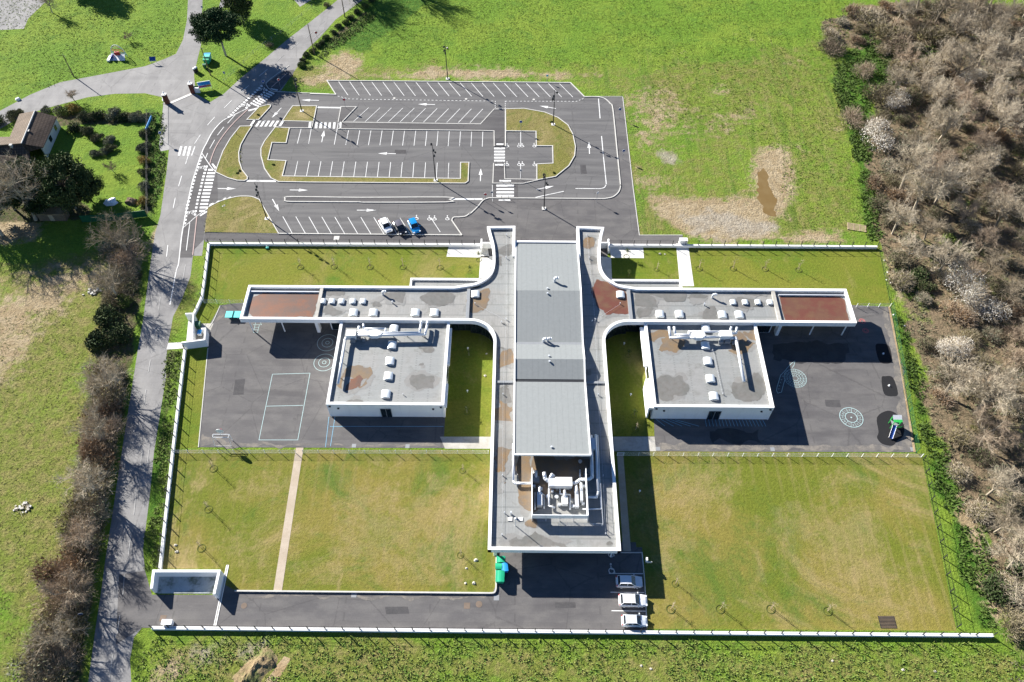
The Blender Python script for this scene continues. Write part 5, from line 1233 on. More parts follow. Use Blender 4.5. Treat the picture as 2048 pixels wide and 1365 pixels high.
# ------------------------------------------------------------------ boundary walls and fences
def wall_run(name, label, pxs, w, h, z_px=None, mat='white', closed=False, cat='wall'):
    pts = P2(pxs, h if z_px is None else z_px)
    c = pts[len(pts)//2]
    t = thing(name, label, cat, (c[0], c[1], 0))
    MB().ribbon(pts, w, 0, closed, h).build('wall_body', M[mat], t)
    return t, pts
def along(pts, sp):
    out = []; carry = 0
    for i in range(len(pts)-1):
        a, b_ = pts[i], pts[i+1]; L = math.hypot(b_[0]-a[0], b_[1]-a[1]); n = max(1, round(L/sp))
        for k in range(n): out.append((a[0]+(b_[0]-a[0])*k/n, a[1]+(b_[1]-a[1])*k/n))
    out.append(pts[-1]); return out
def mesh_fence(name, label, pts, sp, z0, z1, mat, rows, pitch, pw=.05, wire=.012, gap=None, top=None):
    st = along(pts, sp); c = st[len(st)//2]
    t = thing(name, label, 'fence', (c[0], c[1], 0))
    proto = MB().bb(-pw, -pw, z0, pw, pw, z1).mesh('post', M[mat])
    for x, y in st:
        o = link('post', proto, t); o.location = (x-c[0], y-c[1], 0)
    for i in range(len(st)-1):
        a, b_ = st[i], st[i+1]; dx, dy = b_[0]-a[0], b_[1]-a[1]; L = math.hypot(dx, dy)
        if L < .4: continue
        m_ = MB(); n = rows
        for k in range(n+1):
            z = z0+.08+(z1-z0-.14)*k/n; ww = wire*(2.2 if k in (0, n) or (top and k % top == 0) else 1)
            m_.face((a[0], a[1], z-ww), (b_[0], b_[1], z-ww), (b_[0], b_[1], z+ww), (a[0], a[1], z+ww))
            m_.face((a[0]-dy/L*ww, a[1]+dx/L*ww, z), (a[0]+dy/L*ww, a[1]-dx/L*ww, z), (b_[0]+dy/L*ww, b_[1]-dx/L*ww, z), (b_[0]-dy/L*ww, b_[1]+dx/L*ww, z))
        q = int(L/pitch) if pitch else 0
        for k in range(1, q):
            x, y = a[0]+dx*k/q, a[1]+dy*k/q; ux, uy = dx/L*wire*.8, dy/L*wire*.8
            m_.face((x-ux, y-uy, z0+.08), (x+ux, y+uy, z0+.08), (x+ux, y+uy, z1-.06), (x-ux, y-uy, z1-.06))
        m_.build('mesh_panel', M[mat], t)
    return t
t, f1 = wall_run('boundary_wall', 'low white wall running between car park and left front lawn', [(417, 486.5), (700, 487.5), (974, 489)], .4, .62)
mesh_fence('mesh_fence', 'thin dark mesh fence on the left front wall facing parked cars', [(x, y) for x, y in f1], 2.5, .6, 1.85, 'dark_metal', 3, 0, .055, .010)
t, f2_ = wall_run('boundary_wall', 'low white wall along muddy ground and right front lawn', [(1216, 489.5), (1500, 491), (1755, 493)], .4, .62)
mesh_fence('mesh_fence', 'thin dark mesh fence on the right front wall beside mud', f2_, 2.5, .6, 1.85, 'dark_metal', 3, 0, .055, .010)
t, f3 = wall_run('boundary_wall', 'white wall dropping from car park corner beside the road bend', [(417, 486.5), (408, 560), (403, 594), (392, 618), (385, 632)], .4, .62)
mesh_fence('mesh_fence', 'dark mesh fence on the wall beside road bend', f3, 2.5, .6, 1.8, 'dark_metal', 3, 0, .055, .010)
t, f4 = wall_run('boundary_wall', 'long straight white wall beside the tree shaded road', [(369, 698), (345, 900), (319, 1139)], .4, .6)
mesh_fence('mesh_fence', 'dark mesh fence on the long wall beside shaded road', f4, 2.5, .58, 1.8, 'dark_metal', 3, 0, .055, .010)
t, f5 = wall_run('boundary_wall', 'longest white wall along the bottom of the driveway and lawn', [(303, 1255.5), (1000, 1262), (1987, 1270.5)], .42, .6)
mesh_fence('mesh_fence', 'dark mesh fence on the longest bottom wall', f5, 2.55, .58, 1.8, 'dark_metal', 3, 0, .055, .010)
g = G(1987, 1271, .6); MB().box((0, 0, 0), (1, 1, 1)) 
mesh_fence('mesh_fence', 'dark mesh fence between right playground and the woodland', P2([(1781, 616), (1832, 906)]), 2.5, 0, 1.7, 'dark_green_plastic', 6, .16, .04, .010)
mesh_fence('mesh_fence', 'dark post fence between lower right lawn and woodland', P2([(1846, 920), (1880, 1085), (1914, 1255)]), 2.5, 0, 1.5, 'dark_metal', 4, 0, .055, .010)
mesh_fence('mesh_fence', 'dark thin fence closing upper right lawn beside woodland', P2([(1757, 496), (1780, 606)]), 3.5, 0, .9, 'dark_metal', 3, 0, .03, .008)
mesh_fence('mesh_fence', 'white mesh fence below the left playground yard', P2([(347, 907), (592, 907)]), 2.5, 0, 1.15, 'white_metal', 6, .11, .035, .006)
mesh_fence('mesh_fence', 'white mesh fence between garden path and left side of school', P2([(607, 907), (977, 908)]), 2.5, 0, 1.15, 'white_metal', 6, .11, .035, .006)
mesh_fence('mesh_fence', 'white mesh fence below the right playground yard', P2([(1247, 912), (1842, 915)]), 2.5, 0, 1.15, 'white_metal', 6, .11, .035, .006)
mesh_fence('mesh_fence', 'short white mesh fence by bins and left canopy', P2([(409, 607), (487, 608)]), 2.5, 0, 1.2, 'white_metal', 6, .11, .035, .006)
mesh_fence('mesh_fence', 'short white mesh fence from right canopy to woodland', P2([(1712, 615), (1779, 615)]), 2.5, 0, 1.2, 'white_metal', 6, .11, .035, .006)
gt = thing('garden_gate', 'small white metal gate across the brown garden path by the school', 'gate', G(1240, 911, 0))
a, b_ = P2([(1234, 912), (1246, 912)]); f = MB()
for zz in (.1, 1.1): f.tube((*a, zz), (*b_, zz), .035, .035, 6)
for q in (a, b_): f.tube((*q, 0), (*q, 1.15), .04, .04, 6)
f.build('gate_frame', M['white_metal'], gt)
f = MB()
for k in range(1, 10): x, y = lerp(a, b_, k/10); f.tube((x, y, .1), (x, y, 1.1), .014, .014, 4)
f.build('gate_bars', M['white_metal'], gt)
# entrance walls on the road side
ew = thing('entrance_wall', 'white zigzag gateway wall with bins inside by the left road', 'wall', G(400, 665, 0))
z7 = zoomer(320, 560, 9.1)
for q in (z7([(458, 616), (605, 610), (572, 1100)]), z7([(388, 1140), (808, 1086), (822, 882), (748, 888)])):
    MB().ribbon(P2(q, 2.0), .26, 0, False, 2.0).build('wall_body', M['white'], ew)
sheet('paving', P2(z7([(515, 755), (575, 745), (560, 1110), (482, 1110)])), .03, M['pale_slab']); sheet('paving', P2(z7([(150, 1150), (395, 1140), (440, 1250), (120, 1270)])), .03, M['pale_slab'])
sheet('paving', P2(z7([(640, 800), (975, 795), (890, 985), (850, 1230), (600, 1100)])), .02, M['concrete'])
# short return walls next to the hall arms
for px0, px1, h, lab in (((963, 478), (963, 489), 1.6, 'short white return wall beside the left roof arm'), ((1217, 478), (1217, 489), 1.6, 'short white return wall beside the right roof arm')):
    a = P2([px0], 1.6)[0]; rw = thing('return_wall', lab, 'wall', (a[0], a[1]-1, 0)); MB().bb(a[0]-.15, a[1]-2.5, 0, a[0]+.15, a[1], h).build('wall_body', M['white'], rw)
    s = 1 if px0[0] < 1000 else -1; MB().bb(a[0]+s*.151, a[1]-1.15, 0, a[0]+s*2.2, a[1]-.9, h).build('wall_body', M['white'], rw)
gp = G(1364, 484, 0); pb = thing('gate_pillar', 'broad white gate pillar in the right front wall', 'pillar', (gp.x, gp.y-.6, 0)); MB().bb(gp.x-.75, gp.y-1.1, 0, gp.x+.75, gp.y-.3, 1.35).build('pillar_body', M['white'], pb); MB().bb(gp.x-.8, gp.y-1.15, 1.35, gp.x+.8, gp.y-.25, 1.43).build('cap', M['white_trim'], pb)
# bin enclosure by the driveway
z10 = zoomer(290, 1120, 12.05)
en = thing('bin_enclosure', 'three sided white concrete enclosure with stained grey floor by the driveway', 'enclosure', G(372, 1170, 0))
MB().ribbon(P2(z10([(155, 690), (205, 268), (1785, 268), (1660, 828)]), 1.95), .38, 0, False, 1.95).build('wall_body', M['white'], en)
MB().prism(P2(z10([(335, 395), (1720, 395), (1625, 812), (295, 812)])), 0, .06).build('floor_slab', M['wet_floor'], en)
rail = thing('gate_rail', 'pale sliding gate rail set across the driveway', 'gate rail', G(442, 1195, 0))
for dx in (0, 4.0): MB().ribbon(P2([(453.5+dx, 1131), (428+dx, 1252)]), .10, 0, False, .07).build('rail', M['white_metal'], rail)
MB().ribbon(P2([(455.5, 1130), (430, 1252)]), .34, 0, False, .035).build('rail_bed', M['concrete'], rail)
k_ = thing('kerb_wall', 'low pale kerb wall along lower left lawn beside driveway', 'kerb', G(800, 1186, 0)); MB().ribbon(P2([(470, 1183), (980, 1187.5)]+smooth([(980, 1187.5), (989, 1186), (992, 1178)], 3)+[(993, 1092)]), .22, 0, False, .28).build('kerb_stone', M['kerb'], k_)
k_ = thing('kerb_wall', 'pale kerb around delivery yard beside right lawn', 'kerb', G(1290, 1180, 0)); MB().ribbon(P2([(1240, 1106), (1284, 1106), (1289, 1160), (1294, 1256)]), .15, 0, False, .12).build('kerb_stone', M['kerb'], k_)
x, y = P2([(338, 1249)])[0]; cb = thing('meter_box', 'small white meter box at the left end of the bottom wall', 'box', (x, y, 0)); MB().bb(x-.7, y-.3, 0, x+.7, y+.35, 1.0).build('box_body', M['white'], cb); MB().bb(x-.75, y-.35, 1.0, x+.75, y+.4, 1.06).build('lid', M['white_trim'], cb); MB().bb(x-.5, y+.351, .15, x+.5, y+.37, .9).build('door', M['white_metal'], cb)

# ------------------------------------------------------------------ street furniture
def lamp_post(px, h, lab, seed, single=False):
    x, y = P2([px])[0]; t = thing('lamp_post', lab, 'lamp post', (x, y, 0), 0, 'lamp posts of the car park')
    rnd = random.Random(seed)
    MB().bb(x-.42, y-.42, 0, x+.42, y+.42, .16).build('foot', M['pale_slab'], t)
    MB().tube((x, y, .16), (x, y, h), .13, .055, 8).build('pole', M['dark_metal'], t)
    for k in range(4):
        z = h-.6-.75*k; an = rnd.choice((0, 2.2, 4.0, 5.2))+rnd.uniform(-.4, .4)
        dx, dy = math.cos(an), math.sin(an)
        m_ = MB(); m_.tube((x, y, z), (x+dx*.42, y+dy*.42, z+.05), .04, .04, 6); m_.tube((x+dx*.42, y+dy*.42, z+.2), (x+dx*.6, y+dy*.6, z-.22), .21, .19, 10)
        m_.build('floodlight', M['dark_metal'], t)
for i, (px, h, lab) in enumerate((((533.9, 438.1), 9.9, 'dark lamp post on the corner of dry grass plot near road'), ((603.9, 223), 9.9, 'dark lamp post on five sided grass island near car park exit'), ((1106.4, 250), 9.5, 'dark lamp post on the rounded right grass island'),
                                  ((1088, 418), 9.6, 'dark lamp post standing in the plaza before school entrance'), ((871.6, 361.7), 10.1, 'dark lamp post on narrow grass strip amid parking bays'), ((895.3, 158.4), 9.6, 'dark lamp post behind the top row of bays'))): lamp_post(px, h, lab, i)
def utility_pole(px, h, lab, mat='wood_pole'):
    x, y = P2([px])[0]; t = thing('utility_pole', lab, 'pole', (x, y, 0))
    MB().tube((x, y, 0), (x, y, h), .15, .09, 8).build('pole', M[mat], t); MB().tube((x, y, h), (x+.05, y, h+.12), .10, .03, 8).build('pole_cap', M['grey_metal'], t)
    MB().tube((x, y, h-.35), (x+.7, y-.2, h-.25), .035, .03, 6).build('bracket', M['grey_metal'], t)
for px, h, lab in (((147.8, 153.5), 6.0, 'bare wooden pole in grass beside curving park drive'), ((629, 109.2), 8.3, 'brown wooden pole on the ditch bank beside the road'), ((421.5, 151), 7.6, 'wooden pole beside green recycling containers'), ((690, 35), 6.8, 'wooden pole beside the road at the top edge')): utility_pole(px, h, lab)
def sign(px, h, lab, shape, face, back='grey_metal', rz=0, size=.36):
    x, y = P2([px])[0]; t = thing('road_sign', lab, 'road sign', (x, y, 0))
    MB().tube((x, y, 0), (x, y, h), .035, .035, 6).build('post', M['grey_metal'], t)
    m_ = MB(); n = {'disc': 16, 'square': 4, 'tri': 3}[shape]; a0 = {'disc': 0, 'square': math.pi/4, 'tri': math.pi/2}[shape]
    fx, fy = math.sin(rz), -math.cos(rz); ux, uy = math.cos(rz), math.sin(rz)
    def pl(r, o): return [(x+ux*r*math.cos(a0+2*math.pi*k/n)+fx*o, y+uy*r*math.cos(a0+2*math.pi*k/n)+fy*o, h-.15+r*math.sin(a0+2*math.pi*k/n)) for k in range(n)]
    F = pl(size, .05); Bk = pl(size, .02)
    m_.face(*Bk[::-1]); m_.cm = 0; m_.face(*F)
    for k in range(n): m_.face(Bk[k], Bk[(k+1) % n], F[(k+1) % n], F[k])
    pn = m_.build('panel', M['white_metal'], t)
    MB().face(*pl(size*.84, .056)).build('panel_face', M[face], pn)
    MB().face(*pl(size*.84, .016)[::-1]).build('panel_back', M[back], pn)
for px, h, lab, sh, fc, rz in (((453, 161), 2.3, 'blue square sign on grass beside the striped info board', 'square', 'deep_blue', 0), ((327, 283), 2.6, 'round sign on the pavement beside the house garden hedge', 'disc', 'deep_blue', .8), ((1238, 236), 2.6, 'round blue sign at the upper right car park edge', 'disc', 'deep_blue', 0),
        ((1245, 319), 2.6, 'round blue sign lower on the right car park edge', 'disc', 'deep_blue', 0), ((1041.6, 262), 2.7, 'round blue sign on the rounded right grass island', 'disc', 'deep_blue', 0), ((1094, 164), 1.9, 'small teal sign in grass behind top row of bays', 'square', 'turquoise', 0),
        ((691.4, 217), 2.6, 'red ringed round sign on the small triangular footpath', 'disc', 'red', 0), ((971.5, 404.6), 2.4, 'red round sign beside long white stop line', 'disc', 'red', 0), ((984.5, 403.8), 2.8, 'grey backed sign on plaza beside the lower crossing', 'square', 'grey_metal', math.pi), ((1193, 404.6), 2.8, 'pale blue square sign near the curved right kerb', 'square', 'galv', .3),
        ((1041.6, 360), 2.8, 'grey sign between the two disabled parking bays', 'square', 'galv', math.pi), ((561.5, 177), 2.6, 'small red ringed sign on grass by cycle path entry', 'disc', 'red', .5), ((529, 173), 1.6, 'short blue keep-side sign at the tip of cycle lane', 'disc', 'deep_blue', .6), ((171, 1236), 1.9, 'round blue sign under the roadside hedge at lower left', 'disc', 'deep_blue', .3),
        ((634, 75), 1.5, 'little red sign beside the ditch at the top road', 'disc', 'red', .5), ((408, 27), 2.0, 'small blue sign beside the park drive at the top', 'square', 'deep_blue', 0), ((537, 222), 2.5, 'round sign on the tiny grass island by car park exit', 'disc', 'grey_metal', 1.2)): sign(px, h, lab, sh, fc, rz=rz)
bl = thing('bollard', 'slim dark bollard beside a car park crossing', 'bollard', (0, 0, 0), 0, 'bollards at the crossings')
MB().tube((0, 0, 0), (0, 0, .95), .05, .05, 8).build('post', M['dark_metal'], bl); MB().dome((0, 0, .95), .06, .06, .06, 8, 3).build('cap', M['dark_metal'], bl)
for i, q in enumerate(z1([(1155, 682), (1122, 745), (1460, 675), (1415, 738), (1852, 692), (1835, 765), (1215, 655), (930, 850)])+z3([(385, 582), (365, 655)])): x, y = P2([q])[0]; place(bl, i == 0, (x, y, 0), 0)
hp = thing('barrier', 'low dark hoop barrier at the end of a crossing', 'barrier', (0, 0, 0), 0, 'hoop barriers at the crossings')
for x in (-.75, .75): MB().tube((x, 0, 0), (x, 0, .95), .035, .035, 6).build('post', M['dark_metal'], hp)
MB().tube((-.75, 0, .95), (.75, 0, .95), .03, .03, 6).build('top_rail', M['dark_metal'], hp)
for i, q in enumerate(z4([(357, 855), (355, 1078), (428, 1300)])+z5([(424, 590)])): x, y = P2([q])[0]; place(hp, i == 0, (x, y, 0), 0)

# park entrance: brick pillars, info board, recycling containers, playground pieces
def pillar(px, h, lab, wing=None):
    x, y = P2([px])[0]; t = thing('gate_pillar', lab, 'pillar', (x, y, 0))
    MB().bb(x-.45, y-.4, 0, x+.45, y+.4, h).build('brick_shaft', M['brick'], t)
    c = MB().bb(x-.55, y-.5, h, x+.55, y+.5, h+.12).build('cap', M['pale_slab'], t); MB().tube((x, y, h+.12), (x, y, h+.45), .07, .05, 6).build('lantern_stem', M['white_metal'], c); MB().dome((x, y, h+.45), .2, .2, .28, 8, 3).build('lantern', M['white_trim'], c)
    if wing:
        m_ = MB().bb(x+.451, y+.0, 0, x+1.6, y+.3, 1.35).build('side_wall', M['white'], t)
pillar((335.5, 207.5), 2.5, 'red brick gate pillar with white lantern left of park drive'); pillar((387, 186.5), 2.6, 'red brick gate pillar with white side wall right of park drive', True)
a, b_ = P2([(391, 185), (340, 207)]); ts = MB().ribbon([a, b_], .7, .02, False, .03).build('threshold', M['pale_slab']); tag(ts, kind='structure')
x, y = P2([(412, 179)])[0]
ib = thing('info_board', 'white framed notice board with blue and purple panel by the gate', 'notice board', (x, y, 0), .28)
WL[ib.name] = Vector((0, 0, 0)); 
MB().bb(-1.5, -.05, .55, 1.5, .05, 2.2).build('board', M['white_metal'], ib)
MB().bb(-1.38, -.07, 1.25, 1.38, -.051, 2.08).build('upper_panel', M['blue_plastic'], ib)
MB().face((-1.38, -.075, .66), (-.1, -.075, .66), (.5, -.075, 1.16), (-1.38, -.075, 1.16)).build('lower_panel', M['purple'], ib); MB().face((-.05, -.072, .66), (1.38, -.072, .66), (1.38, -.072, 1.16), (.55, -.072, 1.16)).build('lower_panel', M['orange'], ib)
for xx in (-1.3, 1.3): MB().tube((xx, .03, 0), (xx, .03, .55), .05, .05, 6).build('leg', M['white_metal'], ib)
MB().bb(-3.2, .05, 0, -1.55, .12, 1.3).build('side_panel', M['dark_green_plastic'], ib)
def bin4(px, lab, mat, w=1.25, d=1.0, h=1.25, rz=0, lid=None, cat='wheeled bin', grp=None, z=0):
    x, y = P2([px])[0]; t = thing('wheeled_bin', lab, cat, (0, 0, 0), rz, grp)
    m_ = MB(); top = [(-w/2, -d/2), (w/2, -d/2), (w/2, d/2), (-w/2, d/2)]; bt = [(a*.82, b_*.82) for a, b_ in top]
    for k in range(4):
        a, b_ = k, (k+1) % 4; m_.face((*bt[a], .2), (*bt[b_], .2), (*top[b_], h), (*top[a], h))
    m_.face(*[(*q, .2) for q in bt[::-1]]); m_.build('body', M[mat], t)
    l_ = MB(); n = 5
    for k in range(n):
        u0, u1 = k/n, (k+1)/n; q = lambda u: (-d/2-.03+u*(d+.06), h+.02+.08*math.sin(math.pi*min(1, u*1.15)))
        (y0, z0), (y1, z1_) = q(u0), q(u1); l_.face((-w/2-.03, y0, z0), (w/2+.03, y0, z0), (w/2+.03, y1, z1_), (-w/2-.03, y1, z1_))
    for sx in (-w/2-.03, w/2+.03):
        pts_ = [(sx, -d/2-.03+k/n*(d+.06), h+.02+.08*math.sin(math.pi*min(1, k/n*1.15))) for k in range(n+1)]; l_.face(*(pts_ if sx > 0 else pts_[::-1]))
    l_.build('lid', M[lid or mat], t)
    for sx in (-1, 1):
        for sy in (-1, 1): MB().tube((sx*w*.33-.04, sy*d*.3, .1), (sx*w*.33+.04, sy*d*.3, .1), .1, .1, 8).build('wheel', M['black'], t)
    MB().tube((-w*.4, -d/2-.08, h-.1), (w*.4, -d/2-.08, h-.1), .025, .025, 6).build('handle', M['black'], t)
    t.location = (x, y, z); return t
GR = 'wheeled bins in the delivery yard'
bin4((1002, 1125), 'green wheeled bin nearest the school canopy', 'green_plastic', 0.92, 1.25, 1.25, math.pi/2, grp=GR)
bin4((997.5, 1138.5), 'green wheeled bin pressed against kerb beside the blue bin', 'green_plastic', .95, .9, 1.2, 0, grp=GR)
bin4((1009.5, 1140.5), 'bright blue wheeled bin standing before green bins', 'blue_plastic', 1.25, .95, 1.2, math.pi/2+.12, grp=GR)
bin4((1000.5, 1153.5), 'green wheeled bin just below the blue bin', 'green_plastic', 0.92, 1.25, 1.25, math.pi/2, grp=GR)
bin4((1000, 1163.5), 'green wheeled bin farthest from the school canopy', 'green_plastic', 0.92, 1.25, 1.25, math.pi/2, grp=GR)
bin4((397, 656), 'dark green wheeled bin inside the white gateway wall', 'dark_green_plastic', 1.3, 1.1, 1.3, 0)
bin4((402, 671), 'small white and blue bin inside the white gateway wall', 'white_metal', .9, .7, 1.0, math.pi/2, 'blue_plastic')
for px, mt, lab, w, d, h in (((418, 119), 'blue_plastic', 'blue recycling container, hindmost of the row by wooden pole', 1.5, .8, 1.5), ((417, 123.5), 'teal_plastic', 'teal recycling container in middle of row by wooden pole', 1.5, 1.0, 1.6), ((415, 128), 'green_plastic', 'green recycling container, front of the row by wooden pole', 1.4, .8, 1.3)):
    bin4(px, lab, mt, w, d, h, .05, cat='recycling bin')
bin4((411, 137), 'small dark green bin below the recycling containers', 'dark_green_plastic', .8, .7, 1.1, .2)
for px, lab in (((394.5, 143.5), 'dark round bin with pale lid, right of a pair at drive edge'), ((391, 146), 'dark round bin with pale lid, left of a pair at drive edge')):
    x, y = P2([px])[0]; t = thing('litter_bin', lab, 'litter bin', (x, y, 0)); MB().tube((x, y, 0), (x, y, 1.15), .3, .36, 12).build('body', M['dark_metal'], t); MB().dome((x, y, 1.15), .38, .38, .22, 12, 3).build('lid', M['galv'], t)
# climbing hoop with coloured net, low slide
x, y = P2([(238, 117)])[0]
pg = thing('play_frame', 'arched playground frame with colourful net and white ramp on grass', 'play equipment', (x, y, 0)); m_ = MB()
ar = [(x-1.9+.15*k/12, y+.4+1.0*math.sin(math.pi*k/12)*0, .2) for k in range(13)]
arch = [(x+2.0*math.cos(math.pi*k/14), y+.9-.35*math.cos(math.pi*k/14), .1+3.0*math.sin(math.pi*k/14)) for k in range(15)]
MB().path(arch, .09, 6).build('arch', M['white_metal'], pg)
cols = ['turquoise', 'deep_blue', 'orange', 'red', 'play_green', 'purple']
for k in range(1, 7):
    zz = .35+k*.36; hw_ = 2.0*math.sqrt(max(0, 1-((zz-.1)/3.0)**2)); MB().tube((x-hw_, y+.9+.35*hw_/2, zz), (x+hw_, y+.9-.35*hw_/2, zz), .06, .06, 6).build('net_bar', M[cols[k-1]], pg)
MB().face((x-1.9, y+.7, .9), (x+1.8, y+.3, 1.2), (x+1.9, y-1.2, .15), (x-1.6, y-1.1, .1)).build('ramp', M['white_metal'], pg); MB().bb(x-2.4, y-1.6, .05, x-1.75, y+.6, .5).build('ramp_side', M['white_metal'], pg); MB().bb(x-.6, y-.1, .9, x+.6, y+.35, 1.7).build('panel', M['red'], pg); MB().bb(x-1.5, y-.9, .1, x-1.2, y+.4, 1.0).build('side_panel', M['deep_blue'], pg)
for xx in (x+1.7, x-1.6): MB().tube((xx, y-.6, 0), (xx, y-.6, 1.1), .06, .06, 6).build('leg', M['white_metal'], pg)
x, y = P2([(309, 126)])[0]
ps = thing('notice_board', 'small blue sloping board on legs beside the park drive', 'notice board', (x, y, 0)); MB().face((x-.8, y-.5, .8), (x+.7, y-.3, .8), (x+.7, y+.3, 1.6), (x-.8, y+.1, 1.6)).build('panel', M['deep_blue'], ps); MB().face((x-.82, y-.56, .74), (x+.72, y-.36, .74), (x+.7, y-.31, .8), (x-.8, y-.51, .8)).build('trim', M['white_metal'], ps)
for xx in (-.7, .6): MB().tube((x+xx, y-.1, 0), (x+xx, y-.1, 1.15), .05, .05, 6).build('leg', M['white_metal'], ps)
# ball goal with basket hoop
x, y = P2([(444, 893)])[0]; x += .2
gl = thing('ball_goal', 'white metal goal frame with round basketball board in left playground', 'goal', (x, y, 0))
W_ = 1.35; m_ = MB(); D_ = .9
y += 1.1
m_.path([(x-W_, y, 0), (x-W_, y, 2.05), (x+W_, y, 2.05), (x+W_, y, 0)], .055, 6).build('goal_front', M['white_metal'], gl)
m_ = MB(); m_.path([(x-W_, y, 2.05), (x-W_, y-.45, 2.0), (x-W_-.05, y-1.1, .05)], .04, 6); m_.path([(x+W_, y, 2.05), (x+W_, y-.45, 2.0), (x+W_+.05, y-1.1, .05)], .04, 6); m_.tube((x-W_, y-.5, 1.95), (x+W_, y-.5, 1.95), .05, .05, 6); m_.tube((x-W_, y-1.1, .05), (x+W_, y-1.1, .05), .03, .03, 6)
m_.build('goal_frame', M['white_metal'], gl)
MB().tube((x, y-.1, 2.05), (x, y+.0, 2.75), .05, .05, 6).build('board_arm', M['white_metal'], gl)
bd = MB().tube((x, y+.08, 2.95), (x, y+.13, 2.95), .62, .62, 16).build('backboard', M['white_metal'], gl)
hpx = [(x+.22*math.cos(2*math.pi*k/12), y+.42+.22*math.sin(2*math.pi*k/12), 2.8) for k in range(13)]; MB().path(hpx, .02, 4).build('hoop', M['red'], gl)
# table tennis table under the end of the left canopy
x, y = P2([(468, 634)])[0]
tt = thing('table_tennis_table', 'turquoise outdoor table tennis table at the left canopy end', 'table', (x, y, 0))
for sx in (-1, 1): MB().bb(x+sx*.03, y-.75, .7, x+sx*1.37, y+.75, .76).build('table_top', M['turquoise'], tt)
for sx in (-1, 1): MB().bb(x+sx*.8-.08, y-.45, 0, x+sx*.8+.08, y+.45, .7).build('leg', M['white_metal'], tt)
MB().bb(x-.02, y-.85, .76, x+.02, y+.85, .91).build('net', M['dark_metal'], tt)
# slide tower
x, y = P2([(1785, 852)])[0]
sl = thing('playground_slide', 'green slide tower with white panel and dark blue chute on rubber pad', 'slide', (x, y, 0))
for sx in (-.55, .55):
    for sy in (-.5, .5): MB().tube((x+sx, y+sy, 0), (x+sx, y+sy, 2.2), .06, .06, 8).build('post', M['play_green'], sl)
MB().bb(x-.6, y-.55, 1.1, x+.6, y+.55, 1.18).build('platform', M['grey_metal'], sl); MB().face((x-.75, y-.1, 2.2), (x+.75, y-.1, 2.2), (x+.75, y+.6, 2.55), (x-.75, y+.6, 2.55)).build('roof_panel', M['white_trim'], sl)
MB().face((x-.75, y-.6, 2.15), (x+.75, y-.6, 2.15), (x+.75, y-.11, 2.2), (x-.75, y-.11, 2.2)).build('roof_panel', M['play_green'], sl); MB().bb(x-.62, y+.56, .9, x+.62, y+.62, 2.0).build('back_panel', M['play_green'], sl); MB().bb(x+.62, y-.5, 1.2, x+.68, y+.5, 1.9).build('side_panel', M['play_green'], sl)
a, b_ = Vector((x-.2, y-.55, 1.15)), Vector((x-1.15, y-2.6, .25)); n_ = Vector((.9, -.42, 0)).normalized()*.32
MB().face(a-n_, a+n_, b_+n_, b_-n_).build('chute', M['deep_blue'], sl)
for s in (-1, 1): q = n_*s; MB().face(a+q, b_+q, b_+q+Vector((0, 0, .2)), a+q+Vector((0, 0, .2))).build('chute_side', M['white_trim'], sl)
MB().path([(x+.55, y-.3, 0), (x+1.5, y-.3, .1), (x+1.5, y-.3, 1.1)], .04, 6).build('climbing_bar', M['play_green'], sl)
for px, lab in (((1766.5, 708), 'empty spring toy base on the shaded rubber pad'), ((1778, 772), 'empty spring toy base on the sunlit rubber pad')):
    x, y = P2([px])[0]; t = thing('spring_base', lab, 'spring base', (x, y, 0)); MB().tube((x, y, 0), (x, y, .1), .2, .17, 12).build('base_plate', M['white_metal'], t); MB().tube((x, y, .1), (x, y, .32), .07, .07, 8).build('spring', M['white_trim'], t)
# loose things: pallet, stones, sign plate, rubbish heaps
x, y = P2([(1713, 456)])[0]
pl = thing('timber_rack', 'weathered pale timber rack lying in grass near woodland edge', 'timber rack', (x, y, 0), -.22); WL[pl.name] = Vector((0, 0, 0))
for k in range(6): MB().bb(-1.9, -.9+k*.34, .12, 1.9, -.9+k*.34+.14, .18).build('slat', M['pale_wood'], pl)
for k in range(4): MB().bb(-1.8+k*1.15, -.95, 0, -1.65+k*1.15, 1.0, .119).build('bearer', M['pale_wood'], pl)
def rock(px, r, lab, mat='stone', grp=None, cat='stone', seed=0, h=.45):
    x, y = P2([px])[0]; rnd = random.Random(seed+int(px[0])); m_ = MB(); nu, nv = 7, 3; k = 0
    m_.dome((x, y, -.02), r, r*.8, r*h*1.6, nu, nv); m_.v = [(a+rnd.uniform(-.2, .2)*r, b_+rnd.uniform(-.2, .2)*r, c+(rnd.uniform(-.15, .15)*r if c > 0 else 0)) for a, b_, c in m_.v]
    o = MB(); o.v = [(a-x, b_-y, c) for a, b_, c in m_.v]; o.f = m_.f; o.m = m_.m
    ob = link('stone', o.mesh('stone', M[mat])); ob.location = (x, y, 0); tag(ob, lab, cat, grp)
SG = 'pale stones lying in the lawns'
for px, r in (((351, 1091), .3), ((354, 1104), .33), ((952, 1121), .35), ((931, 1167), .22), ((948, 1167), .35), ((933, 1137), .22), ((1320, 508), .3), ((1330, 509), .2), ((970, 752), .28), ((973, 708), .2)): rock(px, r, 'pale stone lying loose in the school lawn', grp=SG)
rock((449, 333+80), .9, 'round pale concrete cover in the dry grass plot', 'kerb', h=.1); rock((222, 405), 1.5, 'white tarpaulin heap on the house lawn', 'white_trim', cat='tarpaulin', h=.25); rock((330, 199.5), .8, 'white boulder beside left brick gate pillar', 'white_trim', h=.6); rock((36, 200), .6, 'pale box-like block beside the park drive', 'white_trim', h=.6)
rock((263, 405), 1.2, 'dark brown compost heap at end of house lawn', 'wood_pole', cat='heap', h=.5)
